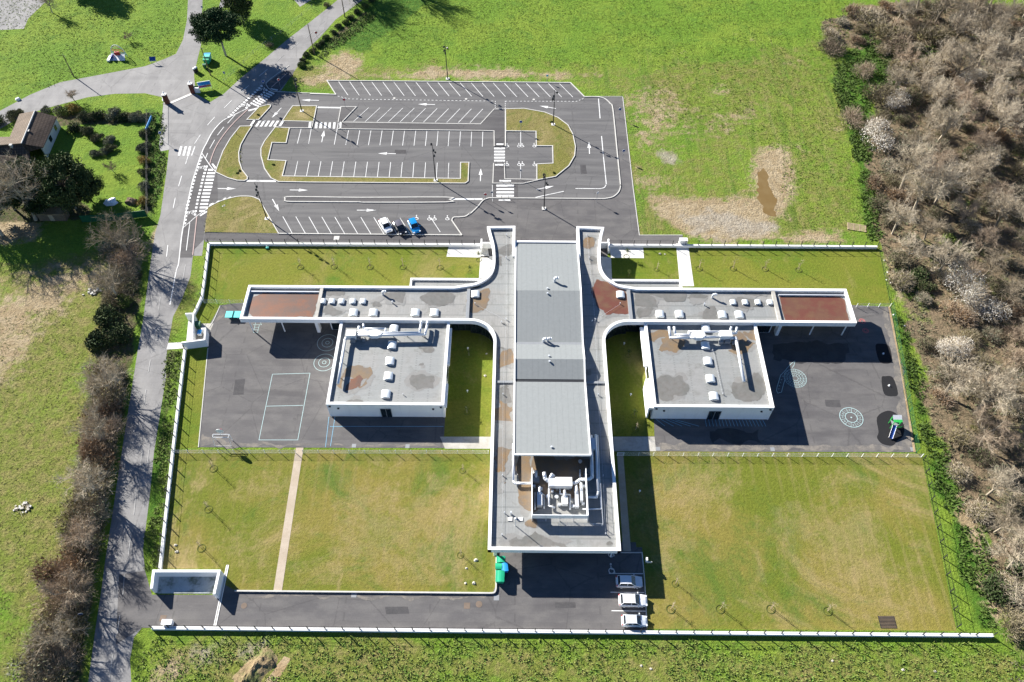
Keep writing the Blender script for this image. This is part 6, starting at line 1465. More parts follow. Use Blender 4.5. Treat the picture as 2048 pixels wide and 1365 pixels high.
for i, px in enumerate(((1769, 521), (1773, 560), (1779, 558), (1782, 566), (1775, 545), (1787, 630), (1809, 652))): rock(px, .2, 'white scrap lying along the woodland edge', 'white_trim', 'white scraps along the woodland edge', 'litter', i, .3)
for i, px in enumerate(((1665, 1322), (1806, 1340), (1870, 1343), (1283, 1332), (1302, 1338))): rock(px, .22, 'pale rubble lump in the rough bottom grass', 'stone', 'rubble lumps in the bottom grass', 'rubble', i, .4)
for nm, px, lab, ns in (('rubbish_heap', (184, 583), 'heap of whitish rubble on the left field near roadside hedge', 16), ('rubbish_heap', (45, 1019), 'heap of grey branches and pale scraps on the left field', 14)):
    x, y = P2([px])[0]; t = thing(nm, lab, 'heap', (x, y, 0)); rnd = random.Random(ns)
    for k in range(ns):
        dx, dy = rnd.gauss(0, .9), rnd.gauss(0, .5); s = rnd.uniform(.15, .4); MB().box((x+dx, y+dy, s*.4), (s*1.6, s, s*.8), rnd.uniform(0, 3)).build('rubble', M['kerb' if rnd.random() < .4 else 'stone'], t)
    for k in range(14): dx, dy, an = rnd.gauss(0, .8), rnd.gauss(0, .5), rnd.uniform(0, 6.3); MB().tube((x+dx, y+dy, .2), (x+dx+.9*math.cos(an), y+dy+.9*math.sin(an), .35), .03, .02, 4).build('branch', M['bark'], t)
M['heap_soil'] = mottled('heap_soil', (.24, .18, .105), (.20, .15, .085), (.08, .12, .03), (.4, .55, 5), .85, .95, .1, (3, .8, .2), .3)
# spoil heap and trench at the bottom edge
ax, ay = P2([(546, 1300)])[0]; bx_, by_ = P2([(490, 1360)])[0]
m_ = MB(); n, w_ = 30, 14; rnd = random.Random(5); dx, dy = bx_-ax, by_-ay; L = math.hypot(dx, dy); ux, uy = dx/L, dy/L; vx, vy = -uy, ux
nz = lambda a, b_, sc_, sd: float(fbm(np.array([a]), np.array([b_]), sc_, 4, sd)[0]-.5)
grid = []
for i in range(n+1):
    r_ = []
    for j in range(w_+1):
        px_ = ax+ux*L*i/n*1.2+vx*(j/w_-.5)*3.8; py_ = ay+uy*L*i/n*1.2+vy*(j/w_-.5)*3.8
        env = math.sin(math.pi*j/w_)**1.3*min(1, i/5, (n-i)/3+.2)
        r_.append((px_+nz(px_, py_, .7, 3)*1.2, py_+nz(px_, py_, .7, 5)*1.2, -.03+env*(.62+nz(px_, py_, .5, 7)*1.1+nz(px_, py_, 2.2, 8)*.5)))
    grid.append(r_)
for i in range(n):
    for j in range(w_): m_.face(grid[i][j], grid[i+1][j], grid[i+1][j+1], grid[i][j+1])
tag(m_.build('soil_heap', M['heap_soil']), 'long heap of tan soil beside a trench at the bottom edge', 'soil heap')
sheet('trench_bed', ragged(P2([(570, 1312), (585, 1316), (545, 1375), (520, 1375)]), .5, .2, 9), .012, M['tan_soil'])
# red and white marker and tiny flag board on the right lawn
x, y = P2([(1291, 1127)])[0]; t = thing('white_sign_board', 'white sign board on post beside delivery yard', 'sign', (x, y, 0)); MB().tube((x, y, 0), (x, y, 2.0), .04, .04, 6).build('post', M['grey_metal'], t); MB().bb(x-.15, y-.25, 1.0, x+.12, y+.2, 1.9).build('panel', M['white_trim'], t); MB().bb(x+.1, y-.3, .9, x+.8, y-.22, 1.35).build('panel', M['pale_slab'], t)
x, y = P2([(535, 497)])[0]; t = thing('water_valve', 'small pale green valve post in left front lawn', 'valve', (x, y, 0)); MB().bb(x-.25, y-.2, 0, x+.25, y+.2, .3).build('base', M['teal_plastic'], t); MB().tube((x, y, .3), (x, y, .75), .07, .07, 8).build('stem', M['white_trim'], t)
gx_, gy_ = P2([(1775, 1245)])[0]; gr = thing('ground_grate', 'dark square drainage grate flush in the lower right lawn', 'grate', (gx_, gy_, 0)); 
MB().bb(gx_-1.2, gy_-.9, 0, gx_+1.2, gy_+.9, .03).build('frame', M['dark_metal'], gr)
for k in range(9): MB().bb(gx_-1.1, gy_-.85+k*.2, .031, gx_+1.1, gy_-.78+k*.2, .05).build('bar', M['wood_pole'], gr)

# ------------------------------------------------------------------ cars
def car_proto(name, label, paint, L=4.15, W=1.76, H=1.48, roofm=None):
    t = thing(name, label, 'car', (0, 0, 0), 0, None)
    hx = L/2
    S = [(-hx, .62, .35, .62), (-hx+.06, .80, .25, .80), (-hx+.30, .86, .22, .93), (-hx+.75, .88, .2, .98), (-.2, .88, .2, .97), (.55, .88, .2, .96), (.95, .87, .2, .93), (hx-.75, .86, .22, .86), (hx-.28, .82, .25, .74), (hx-.06, .70, .3, .62), (hx, .50, .38, .55)]
    k = W/1.76
    def sec(x, w, zb, zt): w *= k; return [(x, -w*.93, zb), (x, -w, zb+.22), (x, -w*.98, (zb+zt)/2+.08), (x, -w*.93, zt-.05), (x, -w*.80, zt), (x, 0, zt+.035), (x, w*.80, zt), (x, w*.93, zt-.05), (x, w*.98, (zb+zt)/2+.08), (x, w, zb+.22), (x, w*.93, zb)]
    m_ = MB(); secs = [sec(*s) for s in S]; n = len(secs[0])
    for a, b_ in zip(secs[:-1], secs[1:]):
        for j in range(n): m_.face(a[j], b_[j], b_[(j+1) % n], a[(j+1) % n])
    m_.face(*secs[0]); m_.face(*secs[-1][::-1]); m_.build('body', paint, t, True)
    # cabin: (x, half width bottom, half width top, z)
    zb, zt = .955, H
    xb0, xb1 = -hx+.28, .92; xt0, xt1 = -hx+.62, .22
    wb, wt = .80*k, .62*k
    bq = [(xb0, -wb*.92, zb), (xb1, -wb*.95, zb-.03), (xb1, wb*.95, zb-.03), (xb0, wb*.92, zb)]; tq = [(xt0, -wt, zt-.05), (xt1, -wt, zt-.03), (xt1, wt, zt-.03), (xt0, wt, zt-.05)]
    MB().face(bq[1], bq[2], tq[2], tq[1]).build('windscreen', M['car_glass'], t); MB().face(bq[3], bq[0], tq[0], tq[3]).build('rear_window', M['car_glass'], t)
    MB().face(bq[0], bq[1], tq[1], tq[0]).build('side_window', M['car_glass'], t); MB().face(bq[2], bq[3], tq[3], tq[2]).build('side_window', M['car_glass'], t)
    rf = MB(); nx_, ny_ = 6, 5
    def rp(u, v):
        x = xt0-.10+(xt1+.12-xt0)*u; w = wt*1.04*(1-.06*abs(u-.5)); return (x, -w+2*w*v, zt-.045+.075*math.sin(math.pi*min(1, max(0, .08+u*.84)))*(1-.5*(2*v-1)**2))
    for i in range(nx_):
        for j in range(ny_): rf.face(rp(i/nx_, j/ny_), rp((i+1)/nx_, j/ny_), rp((i+1)/nx_, (j+1)/ny_), rp(i/nx_, (j+1)/ny_))
    rf.build('roof', roofm or paint, t, True)
    pil = MB(); o = .012
    for s in (-1, 1):
        for (a, b_) in ((bq[0] if s < 0 else bq[3], tq[0] if s < 0 else tq[3]), (bq[1] if s < 0 else bq[2], tq[1] if s < 0 else tq[2])): pil.tube((a[0], a[1]+s*o, a[2]), (b_[0], b_[1]+s*o, b_[2]), .055, .045, 6)
        mx = -.35; pil.tube((mx, s*(wb*.945+o), zb-.01), (mx+.02, s*(wt+o), zt-.05), .05, .04, 6)
    pil.build('pillar', paint, t)
    for s in (-1, 1):
        MB().box((hx-.17, s*.60*k, .68), (.26, .30, .10), -s*.35).build('headlight', M['lamp_glass'], t); MB().box((-hx+.10, s*.66*k, .82), (.14, .24, .18), s*.3).build('tail_light', M['red'], t)
        MB().box((.72, s*(.92*k+.07), .98), (.14, .20, .13)).build('wing_mirror', paint, t)
        MB().box((.2, s*(.905*k), .62), (.16, .03, .03)).build('door_handle', M['grey_metal'], t)
        for x in (-hx+.78, hx-.82):
            w_ = MB().tube((x, s*(.84*k-.17), .31), (x, s*(.84*k+.03), .31), .31, .31, 14).build('wheel', M['black'], t); MB().tube((x, s*(.84*k+.031), .31), (x, s*(.84*k+.045), .31), .2, .19, 10).build('rim', M['galv'], w_)
    MB().box((hx-.02, 0, .42), (.06, 1.0*k, .12)).build('grille', M['black'], t); MB().box((-hx+.0, 0, .55), (.04, .5, .12)).build('number_plate', M['white_trim'], t)
    return t
def car_paint(name, c, rough=.25, metal=0.0):
    m_, nt_, b_ = new_mat(name, rough, .5, metal); b_.inputs['Base Color'].default_value = (*c, 1); b_.inputs['Coat Weight'].default_value = .6; b_.inputs['Coat Roughness'].default_value = .06; return m_
M['car_glass'] = car_paint('car_glass', (.012, .016, .02), .08); M['lamp_glass'] = car_paint('lamp_glass', (.55, .57, .6), .12)
CW = car_paint('white_car_paint', (.72, .73, .74)); CB = car_paint('black_car_paint', (.012, .012, .016)); CU = car_paint('blue_car_paint', (.008, .20, .48)); CS = car_paint('silver_car_paint', (.60, .62, .65), .3, .1); CO = car_paint('older_white_paint', (.62, .66, .70), .4); CR = car_paint('dark_soft_roof', (.055, .052, .075), .6)
zc = zoomer(740, 420, 12.8)
for lab, paint, fr, re, L_, W_, H_, rm in (('white hatchback parked beside empty bays, leftmost of three in front row', CW, (505, 590), (300, 205), 4.0, 1.78, 1.5, None), ('black open-top style car with dark roof, middle of three in front row', CB, (860, 625), (665, 270), 3.9, 1.70, 1.5, CR), ('bright blue car parked by disabled bays, rightmost of three in front row', CU, (1215, 600), (1045, 215), 4.0, 1.78, 1.55, None)):
    a = G(*zc([fr])[0], .45); b_ = G(*zc([re])[0], 1.0); c = (a+b_)/2; d = a-b_; o = car_proto('parked_car', lab, paint, L_, W_, H_, rm); o.location = (c.x, c.y, .012); o.rotation_euler = (0, 0, math.atan2(d.y, d.x)); o['group'] = 'cars parked in the front car park'
for lab, paint, px, L_, W_, H_ in (('silver hatchback in the shade of the school canopy', CS, (1258.5, 1163.5), 3.95, 1.78, 1.5), ('white rounded coupe-like car between silver and older white cars', CW, (1266, 1201), 4.2, 1.86, 1.5), ('older white hatchback parked beside the bottom wall', CO, (1269, 1242), 3.75, 1.68, 1.45)):
    c = G(*px, .7); o = car_proto('parked_car', lab, paint, L_, W_, H_); o.location = (c.x, c.y, .018); o.rotation_euler = (0, 0, -.01); o['group'] = 'cars parked in the delivery yard'

# ------------------------------------------------------------------ neighbouring house
zh = zoomer(0, 180, 4.876)
H_ = thing('tiled_house', 'L-shaped house with brown tiled roofs behind dark trees at left', 'house', G(60, 300, 0))
def HP(px, z): g = G(*zh([px])[0], z); return (g.x, g.y, z)
zr_, ze = 4.7, 2.9
r0, r1 = HP((340, 205), zr_), HP((207, 525), zr_); r2 = HP((-420, 575), zr_)
e0, e1 = HP((555, 262), ze), HP((420, 560), ze); ev = HP((285, 600), ze+.0)
w0 = HP((190, 235), ze); w1 = HP((95, 458), ze); w2 = HP((-420, 465), ze)
s1 = HP((300, 690), ze-.1); s2 = HP((-420, 760), ze)
def tile_mat(name, c1, c2, ang):
    m_, nt_, b2 = new_mat(name, .9, .15); p_ = pos(nt_)
    mp = nd(nt_, 'ShaderNodeMapping'); lk(nt_, p_, mp.inputs[0]); mp.inputs[2].default_value = (0, 0, ang)
    br = nd(nt_, 'ShaderNodeTexBrick'); lk(nt_, mp.outputs[0], br.inputs[0]); br.inputs['Scale'].default_value = 1; br.inputs['Brick Width'].default_value = .55; br.inputs['Row Height'].default_value = .55; br.offset = 0.0
    br.inputs['Mortar Size'].default_value = .09; br.inputs['Mortar Smooth'].default_value = .6; br.inputs['Color1'].default_value = (*c1, 1); br.inputs['Color2'].default_value = (*c2, 1); br.inputs['Mortar'].default_value = (c1[0]*.5, c1[1]*.48, c1[2]*.46, 1)
    f_ = math_n(nt_, 'ADD', math_n(nt_, 'MULTIPLY', math_n(nt_, 'SUBTRACT', noise(nt_, .8, 5, .7, p_), .5), 1.2), 1.0)
    lk(nt_, mixc(nt_, 1.0, br.outputs[0], nd_rgb(nt_, f_), 'MULTIPLY'), b2.inputs['Base Color']); bump(nt_, b2, br.outputs['Fac'], -.6, .06); return m_
ang = -math.atan2(r1[0]-r0[0], -(r1[1]-r0[1]))
M['tile'] = tile_mat('roof_tile', (.115, .085, .066), (.09, .068, .055), ang); M['tile2'] = tile_mat('roof_tile_pale', (.165, .13, .10), (.135, .108, .084), ang)  # one tile in two tones: sunlit and shaded slopes put into the colour
def slope(name, pts, mat):
    m_ = MB().face(*pts); m_.face(*[(a, b_, c-.14) for a, b_, c in pts[::-1]])
    for k in range(len(pts)): a, b_ = pts[k], pts[(k+1) % len(pts)]; m_.face(a, (a[0], a[1], a[2]-.14), (b_[0], b_[1], b_[2]-.14), b_)
    return m_.build(name, M[mat], H_)
slope('roof_slope', [r0, w0, w1, r1], 'tile2'); slope('roof_slope', [r0, r1, ev, e1, e0], 'tile'); slope('roof_slope', [r1, w1, w2, r2], 'tile2'); slope('roof_slope', [r1, r2, s2, s1, ev], 'tile')
MB().tube(r0, r1, .14, .14, 8).build('ridge_tiles', M['pale_slab'], H_); MB().tube(r1, r2, .14, .14, 8).build('ridge_tiles', M['tile2'], H_)
def vwall(a, b_, z1_, t=.2):
    dx, dy = b_[0]-a[0], b_[1]-a[1]; L = math.hypot(dx, dy); return MB().box(((a[0]+b_[0])/2, (a[1]+b_[1])/2, z1_/2), (L, t, z1_), math.atan2(dy, dx)).build('wall', M['cream'], H_)
ins = lambda p_, q, t: (p_[0]+(q[0]-p_[0])*t, p_[1]+(q[1]-p_[1])*t)
E0, E1, W0, W1 = ins(e0, r0, .12), ins(e1, r1, .12), ins(w0, r0, .12), ins(w1, r1, .12)
vwall(E0, E1, 2.75); vwall(E0, W0, 2.75); vwall(W0, W1, 2.75); vwall((s1[0]-.5, s1[1]+.3), (s2[0], s2[1]+.3), 2.7); vwall(W1, (w2[0], w2[1]-.3), 2.75)
MB().face((E0[0], E0[1], 2.7), (W0[0], W0[1], 2.7), (r0[0], r0[1], zr_-.2)).build('gable', M['white'], H_)
for t0, t1 in ((.15, .25), (.5, .62)):
    a, b_ = lerp(E0, E1, t0), lerp(E0, E1, t1); d = math.atan2(b_[1]-a[1], b_[0]-a[0]); MB().box(((a[0]+b_[0])/2+.02, (a[1]+b_[1])/2, 1.5), (math.hypot(b_[0]-a[0], b_[1]-a[1]), .26, 1.2), d).build('window', M['glass'], H_)
x, y, z = HP((287, 425), 3.9); ch = MB().bb(x-.25, y-.25, 3.2, x+.25, y+.25, 4.6).build('chimney', M['pale_slab'], H_); MB().bb(x-.3, y-.3, 4.6, x+.3, y+.3, 4.7).build('chimney_cap', M['kerb'], ch)
x, y, z = HP((115, 555), 4.4); ch = MB().bb(x-.25, y-.25, 3.6, x+.25, y+.25, 4.9).build('chimney', M['pale_slab'], H_); MB().bb(x-.3, y-.3, 4.9, x+.3, y+.3, 5.0).build('chimney_cap', M['kerb'], ch)
# house garden: green screen fence, wooden shed, upright blue board
gf = thing('screen_fence', 'dark green screen fence at the lower end of house garden', 'fence', G(250, 435, 0)); q = P2([(165, 445), (230, 442), (296, 434)])
for i in range(2): MB().ribbon(q[i:i+2], .05, .05, False, 1.8).build('screen_panel', M['dark_green_plastic'], gf)
for x, y in along(q, 2.4): MB().tube((x, y, 0), (x, y, 1.95), .04, .04, 6).build('post', M['dark_metal'], gf)
gf = thing('screen_fence', 'dark wire fence behind tall hedge along the house garden', 'fence', G(298, 330, 0)); q = P2([(297, 232), (297, 432)])
for x, y in along(q, 2.6): MB().tube((x, y, 0), (x, y, 1.6), .04, .04, 6).build('post', M['dark_metal'], gf)
for zz in (.5, 1.0, 1.5): MB().tube((*q[0], zz), (*q[1], zz), .02, .02, 4).build('wire', M['dark_metal'], gf)
x, y = P2([(301, 255)])[0]; t = thing('blue_board', 'tall blue board on its side behind the garden hedge', 'board', (x, y, 0)); MB().bb(x-.06, y-2.2, .9, x+.06, y+2.4, 1.5).build('panel', M['blue_plastic'], t)
for dy in (-1.8, 2.0): MB().tube((x+.1, y+dy, 0), (x+.1, y+dy, 2.1), .05, .05, 6).build('post', M['grey_metal'], t)
x, y = P2([(110, 437)])[0]; t = thing('garden_shed', 'brown garden shed half hidden under dark trees', 'shed', (x, y, 0)); MB().bb(x-2.8, y-.8, 0, x+2.8, y+1.0, 1.9).build('wall', M['wood_pole'], t); MB().bb(x-3.0, y-1.0, 1.9, x+3.0, y+1.2, 2.05).build('roof', M['tan_soil'], t); MB().bb(x-.5, y-.83, .05, x+.4, y-.801, 1.7).build('door', M['pale_wood'], t)
lf = thing('post_fence', 'post and wire fence along the park side of road', 'fence', G(560, 90, 0)); q = P2(z8([(660, 850), (960, 560), (1240, 350), (1560, 90)]))
for x, y in along(q, 4.0): MB().tube((x, y, 0), (x, y, 1.1), .05, .05, 6).build('post', M['grey_metal'], lf)
for i in range(len(q)-1):
    for zz in (.5, 1.0): MB().tube((*q[i], zz), (*q[i+1], zz), .012, .012, 4).build('wire', M['grey_metal'], lf)
# ------------------------------------------------------------------ vegetation
def ribs(rnd, m_, p_, d, L, w, droop=0.0):
    d = Vector(d).normalized(); q = Vector(p_)+d*L; q.z -= droop*L
    s = d.cross(Vector((rnd.uniform(-1, 1), rnd.uniform(-1, 1), rnd.uniform(-.3, .3)))); 
    if s.length < 1e-3: s = Vector((1, 0, 0))
    s = s.normalized()*w
    m_.face(Vector(p_)-s, Vector(p_)+s, q+s*.35, q-s*.35)
def rdir(rnd, zmin=-1.0):
    while True:
        v = Vector((rnd.uniform(-1, 1), rnd.uniform(-1, 1), rnd.uniform(zmin, 1)))
        if .05 < v.length < 1: return v.normalized()
def leafq(rnd, m_, c, s):
    n = rdir(rnd, -.2); a = n.orthogonal().normalized(); a.rotate(Matrix.Rotation(rnd.uniform(0, 6.3), 3, n)); b_ = n.cross(a)
    c = Vector(c); u = s*rnd.uniform(.6, 1.2); v = s*rnd.uniform(.4, .8)
    m_.face(c-a*u, c-b_*v, c+a*u, c+b_*v)
def bare_tree(seed, h, spread, lean=.15, twigs=14, tw=.020, tl=(.5, 1.3), limbs=6):
    rnd = random.Random(seed); wd, cr = MB(), MB()
    def grow(p_, d, L, r, lv):
        segs = 2 if lv > 0 else 2
        for k in range(segs):
            d2 = (d+rdir(rnd)*.22+Vector((0, 0, .06))).normalized(); q = p_+d2*(L/segs); r2 = r*.80
            wd.tube(p_, q, r, r2, 6 if r > .08 else (4 if r > .035 else 3), False)
            if lv == 0 or lv == 1:
                for _ in range(twigs if lv == 0 else twigs//2):
                    t = rnd.random(); td = (d2+rdir(rnd)*.95).normalized(); ribs(rnd, cr, p_.lerp(q, t), td, rnd.uniform(*tl), tw*rnd.uniform(.6, 1.2), .08)
            if lv > 0:
                for _ in range(2 if k == 0 else 3):
                    an = rnd.uniform(.45, .95); ax = d2.orthogonal().normalized(); ax.rotate(Matrix.Rotation(rnd.uniform(0, 6.3), 3, d2))
                    nd_ = d2.copy(); nd_.rotate(Matrix.Rotation(an, 3, ax)); nd_.z = max(nd_.z, -.1)
                    grow(p_.lerp(q, rnd.uniform(.5, 1)), nd_.normalized(), L*rnd.uniform(.52, .74), r2*rnd.uniform(.55, .74), lv-1)
            p_, d, r = q, d2, r2
    base = Vector((0, 0, -.05)); top = Vector((rnd.uniform(-lean, lean)*h*.5, rnd.uniform(-lean, lean)*h*.5, h*.38)); rr = h*.021
    wd.tube(base, top, rr*1.25, rr, 7, False)
    for k in range(limbs):
        a = 2*math.pi*k/limbs+rnd.uniform(-.4, .4); e = rnd.uniform(.35, 1.25)*spread
        grow(base.lerp(top, rnd.uniform(.62, 1)), Vector((math.cos(a)*e, math.sin(a)*e, 1)).normalized(), h*.36*rnd.uniform(.8, 1.15), rr*.58, 2)
    return wd, cr
def shrub(seed, n=1100, h=.8, lf=0, ls=.07, tl=(.12, .34), tw=.006):
    """unit radius dome of stems and twigs, optionally leafy"""
    rnd = random.Random(seed); wd, cr, lv = MB(), MB(), MB()
    lobes = [(Vector((rnd.uniform(-.55, .55), rnd.uniform(-.55, .55), rnd.uniform(.25, .5)*h)), rnd.uniform(.34, .55)) for _ in range(7)]+[(Vector((0, 0, .35*h)), .7)]
    for c, r in lobes:
        wd.tube((0, 0, -.02), c, .022, .012, 4, False)
        for _ in range(4): wd.tube(c*.6, c+rdir(rnd, 0)*r*.8, .010, .005, 3, False)
    def pt():
        c, r = rnd.choice(lobes); d = rdir(rnd, -.25); q = c+Vector((d.x, d.y, d.z*h))*r*(rnd.random()**.35); q.z = max(q.z, .01); return q, d
    for _ in range(n): q, d = pt(); ribs(rnd, cr, q, (d+rdir(rnd)*.7+Vector((0, 0, .35))), rnd.uniform(*tl), tw*rnd.uniform(.7, 1.3), .03)
    for _ in range(lf): q, d = pt(); leafq(rnd, lv, q, ls)
    return wd, cr, lv
def leafy_tree(seed, h, rx, rz, cz, clumps, per, ls, flat=1.0, cr_=.9, trunk=True, under=-.5):
    rnd = random.Random(seed); wd, lv = MB(), MB()
    cs = []
    for _ in range(clumps):
        d = rdir(rnd, under); k = rnd.uniform(.55, 1.0)
        cs.append(Vector((d.x*rx*k, d.y*rx*k, cz+d.z*rz*k)))
    if trunk:
        mid = Vector((rnd.uniform(-.3, .3), rnd.uniform(-.3, .3), cz-rz*.35)); wd.tube((0, 0, -.05), mid, h*.022, h*.016, 8, False)
        for c in cs[::2]: wd.tube(mid.lerp(Vector((0, 0, cz)), rnd.random()*.8), c, h*.008, .02, 4, False)
    for c in cs:
        R_ = cr_*rnd.uniform(.7, 1.3)
        for _ in range(per):
            d = rdir(rnd); q = c+Vector((d.x, d.y, d.z*flat))*R_*(rnd.random()**.5); leafq(rnd, lv, q, ls)
    return wd, lv

def kit(name, label, cat, comps):
    t = thing(name, label, cat, (0, 0, 0))
    for nm, mb_, mt in comps:
        if mb_.f: mb_.build(nm, M[mt], t)
    return t
USED = {}
def put(proto, x, y, s=1.0, rz=None, label=None, group=None, sz=None, rnd=random.Random(77)):
    first = proto.name not in USED; USED[proto.name] = 1
    return place(proto, first, (x, y, 0), rnd.uniform(0, 6.28) if rz is None else rz, label, group, (s, s, s*(sz or rnd.uniform(.85, 1.15))))

BT = []
for i, (h, sp, mt, lb) in enumerate(((11.5, .8, 'twig', 7), (9.5, .95, 'twig', 6), (12.5, .7, 'twig', 7), (8.5, 1.1, 'twig_red', 6), (10.0, .8, 'twig_red', 6), (13.5, .75, 'twig', 8))):
    wd, cr = bare_tree(100+i, h, sp, limbs=lb, twigs=11, tw=.016); BT.append(kit('bare_tree', 'bare tree', 'tree', (('trunk', wd, 'bark'), ('twig_crown', cr, mt))))
SH = []
for i, (mt, lf, lm) in enumerate((('twig_dark', 350, 'leaf_olive'), ('twig', 450, 'leaf_olive'), ('twig_red', 0, None), ('twig_dark', 500, 'leaf_bramble'), ('twig', 500, 'leaf_grey'), ('twig_red', 450, 'leaf_brown'))):
    wd, cr, lv = shrub(200+i, 1500, .75, lf); SH.append(kit('bare_shrub', 'bare shrub', 'shrub', (('stems', wd, 'bark'), ('twigs', cr, mt), ('foliage', lv, lm or 'leaf_mid'))))
GS = []
for i, lm in enumerate(('leaf_mid', 'leaf_dark', 'leaf_grey', 'leaf_gold', 'leaf_bramble')):
    wd, cr, lv = shrub(300+i, 250, .85, 2600, .065); GS.append(kit('green_shrub', 'green shrub', 'shrub', (('stems', wd, 'bark'), ('twigs', cr, 'twig_dark'), ('foliage', lv, lm))))
wd, cr, lv = shrub(400, 1100, .9, 3200, .024); BL = kit('blossom_shrub', 'shrub in white blossom', 'shrub', (('stems', wd, 'bark'), ('twigs', cr, 'twig'), ('blossom', lv, 'blossom')))

# --- woodland on the right: individual bare trees, shrubs below them, blossoming thorns
WPOLY = P2(LITTER_PX)
def inside(x, y, poly):
    c = False; n = len(poly)
    for i in range(n):
        ax, ay = poly[i]; bx2, by2 = poly[(i+1) % n]
        if (ay > y) != (by2 > y) and x < (bx2-ax)*(y-ay)/(by2-ay)+ax: c = not c
    return c
rnd = random.Random(4242); pts_t = []; tries = 0
def edge_d(x, y, poly):
    d = 1e9; n = len(poly)
    for i in range(n):
        ax, ay = poly[i]; bx2, by2 = poly[(i+1) % n]; ex, ey = bx2-ax, by2-ay; t = max(0, min(1, ((x-ax)*ex+(y-ay)*ey)/(ex*ex+ey*ey))); d = min(d, math.hypot(x-ax-t*ex, y-ay-t*ey))
    return d
def vis(x, y, mrg=60):
    v = Vector((x, y, 5))-Vector((0, 0, CAM_H)); c = v.dot(_fw); px = 1024+FOC*v.dot(_r2)/c; py = 682.5-FOC*v.dot(_u2)/c
    return -mrg < px < 2048+mrg and -mrg-60 < py < 1365+mrg*1.5, px, py
HAND = [(1790, 212, 4), (1748, 282, 6), (1942, 160, 4), (1925, 590, 6.5), (1960, 625, 5), (1900, 705, 4), (2000, 400, 3.5), (1975, 330, 3.5), (1770, 70, 5), (1850, 75, 5), (1750, 200, 4), (1895, 495, 4), (1838, 560, 3.5), (1850, 640, 3.5), (1830, 800, 3)]
HANDW = [(G(a, b_).x, G(a, b_).y, c) for a, b_, c in HAND]
while len(pts_t) < 300 and tries < 40000:
    tries += 1; x = rnd.uniform(60, 165); y = rnd.uniform(20, 205)
    ok, px, py = vis(x, y)
    if not ok or not inside(x, y, WPOLY) or edge_d(x, y, WPOLY) < 2.5: continue
    if px < 1800 and py < 190: continue
    if any((x-a)**2+(y-b_)**2 < 5.5**2 for a, b_ in pts_t): continue
    if any(abs(x-a) < c and -13 < y-b_ < c*.7 for a, b_, c in HANDW): continue
    pts_t.append((x, y))
ZN = [(350, 'at top of right woodland'), (640, 'in upper middle right woodland'), (950, 'in lower middle right woodland'), (9999, 'at bottom of right woodland')]
for x, y in pts_t:
    _, px, py = vis(x, y); zn = next(n for lim, n in ZN if py < lim); k = rnd.randrange(6); red = k in (3, 4); sc_ = rnd.uniform(.6, 1.0)
    ds = 'near its field edge' if edge_d(x, y, WPOLY) < 7 and px < 1900 else ('by the right photo edge' if px > 1970 else 'deep inside'); size = 'small' if sc_ < .74 else ('medium' if sc_ < .88 else 'tall')
    nm_ = f'{size} {"reddish" if red else "grey"} leafless tree {zn}, {ds}'
    put(BT[k], x, y, sc_, label=nm_, group=nm_.replace('tree', 'trees'))
pts_s = []; tries = 0
while len(pts_s) < 260 and tries < 40000:
    tries += 1; x = rnd.uniform(60, 160); y = rnd.uniform(25, 200); ok, px, py = vis(x, y, 20)
    if not ok or not inside(x, y, WPOLY) or edge_d(x, y, WPOLY) < 1.2: continue
    if any((x-a)**2+(y-b_)**2 < 4.5**2 for a, b_ in pts_s): continue
    if any(abs(x-a) < c*.8 and -5 < y-b_ < c*.6 for a, b_, c in HANDW): continue
    pts_s.append((x, y))
SN = ['dark twiggy', 'grey twiggy', 'reddish twiggy', 'half leafy dark', 'half leafy grey', 'russet leaved']
for x, y in pts_s:
    _, px, py = vis(x, y); zn = next(n for lim, n in ZN if py < lim); k = rnd.choice((0, 1, 1, 1, 2, 3, 3, 4, 4, 5)); sc_ = rnd.uniform(1.7, 3.3)
    ds = 'near its field edge' if edge_d(x, y, WPOLY) < 5 and px < 1900 else ('by the right photo edge' if px > 1970 else 'deep inside')
    nm_ = f'{"wide" if sc_ > 2.5 else "small"} {SN[k]} shrub {zn}, {ds}'
    put(SH[k], x, y, sc_, label=nm_, group=nm_.replace('shrub', 'shrubs'))
def at(px, z=0): g = G(px[0], px[1], z); return g.x, g.y
for px, s, lab in (((1790, 212), 4.0, 'white blossoming thorn near upper woodland edge, highest of the blossom shrubs'), ((1748, 282), 5.2, 'wide pale blossoming thorn bush bulging from the woodland edge'), ((1942, 160), 3.6, 'white blossoming shrub deep in upper right woodland'), ((1925, 590), 5.0, 'largest bright white blossom shrub in right woodland'), ((1960, 625), 4.2, 'greyish blossom shrub right of the brightest blossom'), ((1900, 705), 3.4, 'small thin blossom shrub below the brightest blossom'), ((2000, 400), 2.8, 'small white blossom shrub near the right edge of photo'), ((1975, 330), 2.6, 'tiny pale blossom shrub above another near right edge')):
    put(BL, *at(px), s, label=lab)
for px, s, k, lab in (((1660, 105), 3.6, 2, 'reddish bramble mound standing alone at the field corner'), ((1770, 70), 5.5, 0, 'big dark brown shrub at the top edge of woodland'), ((1735, 45), 4.0, 1, 'grey shrub left of the big dark top shrub'), ((1850, 75), 5.5, 0, 'second big dark shrub beside tall bare trees at top'), ((1790, 100), 4.4, 2, 'reddish bramble mound between green nettles at the top'), ((1725, 150), 3.2, 2, 'low reddish bramble amid bright green nettles'), ((1750, 200), 4.5, 0, 'dark spreading shrub above white blossom'), ((1870, 135), 4.2, 1, 'grey rounded shrub beside the green clearing'), ((1830, 160), 4.0, 0, 'brown shrub below the green clearing'),
                         ((1700, 245), 3.8, 2, 'purplish shrub left of the upper blossom'), ((1745, 375), 2.6, 5, 'golden brown shrub on woodland edge beside wet field')):
    put(SH[k], *at(px), s, label=lab)
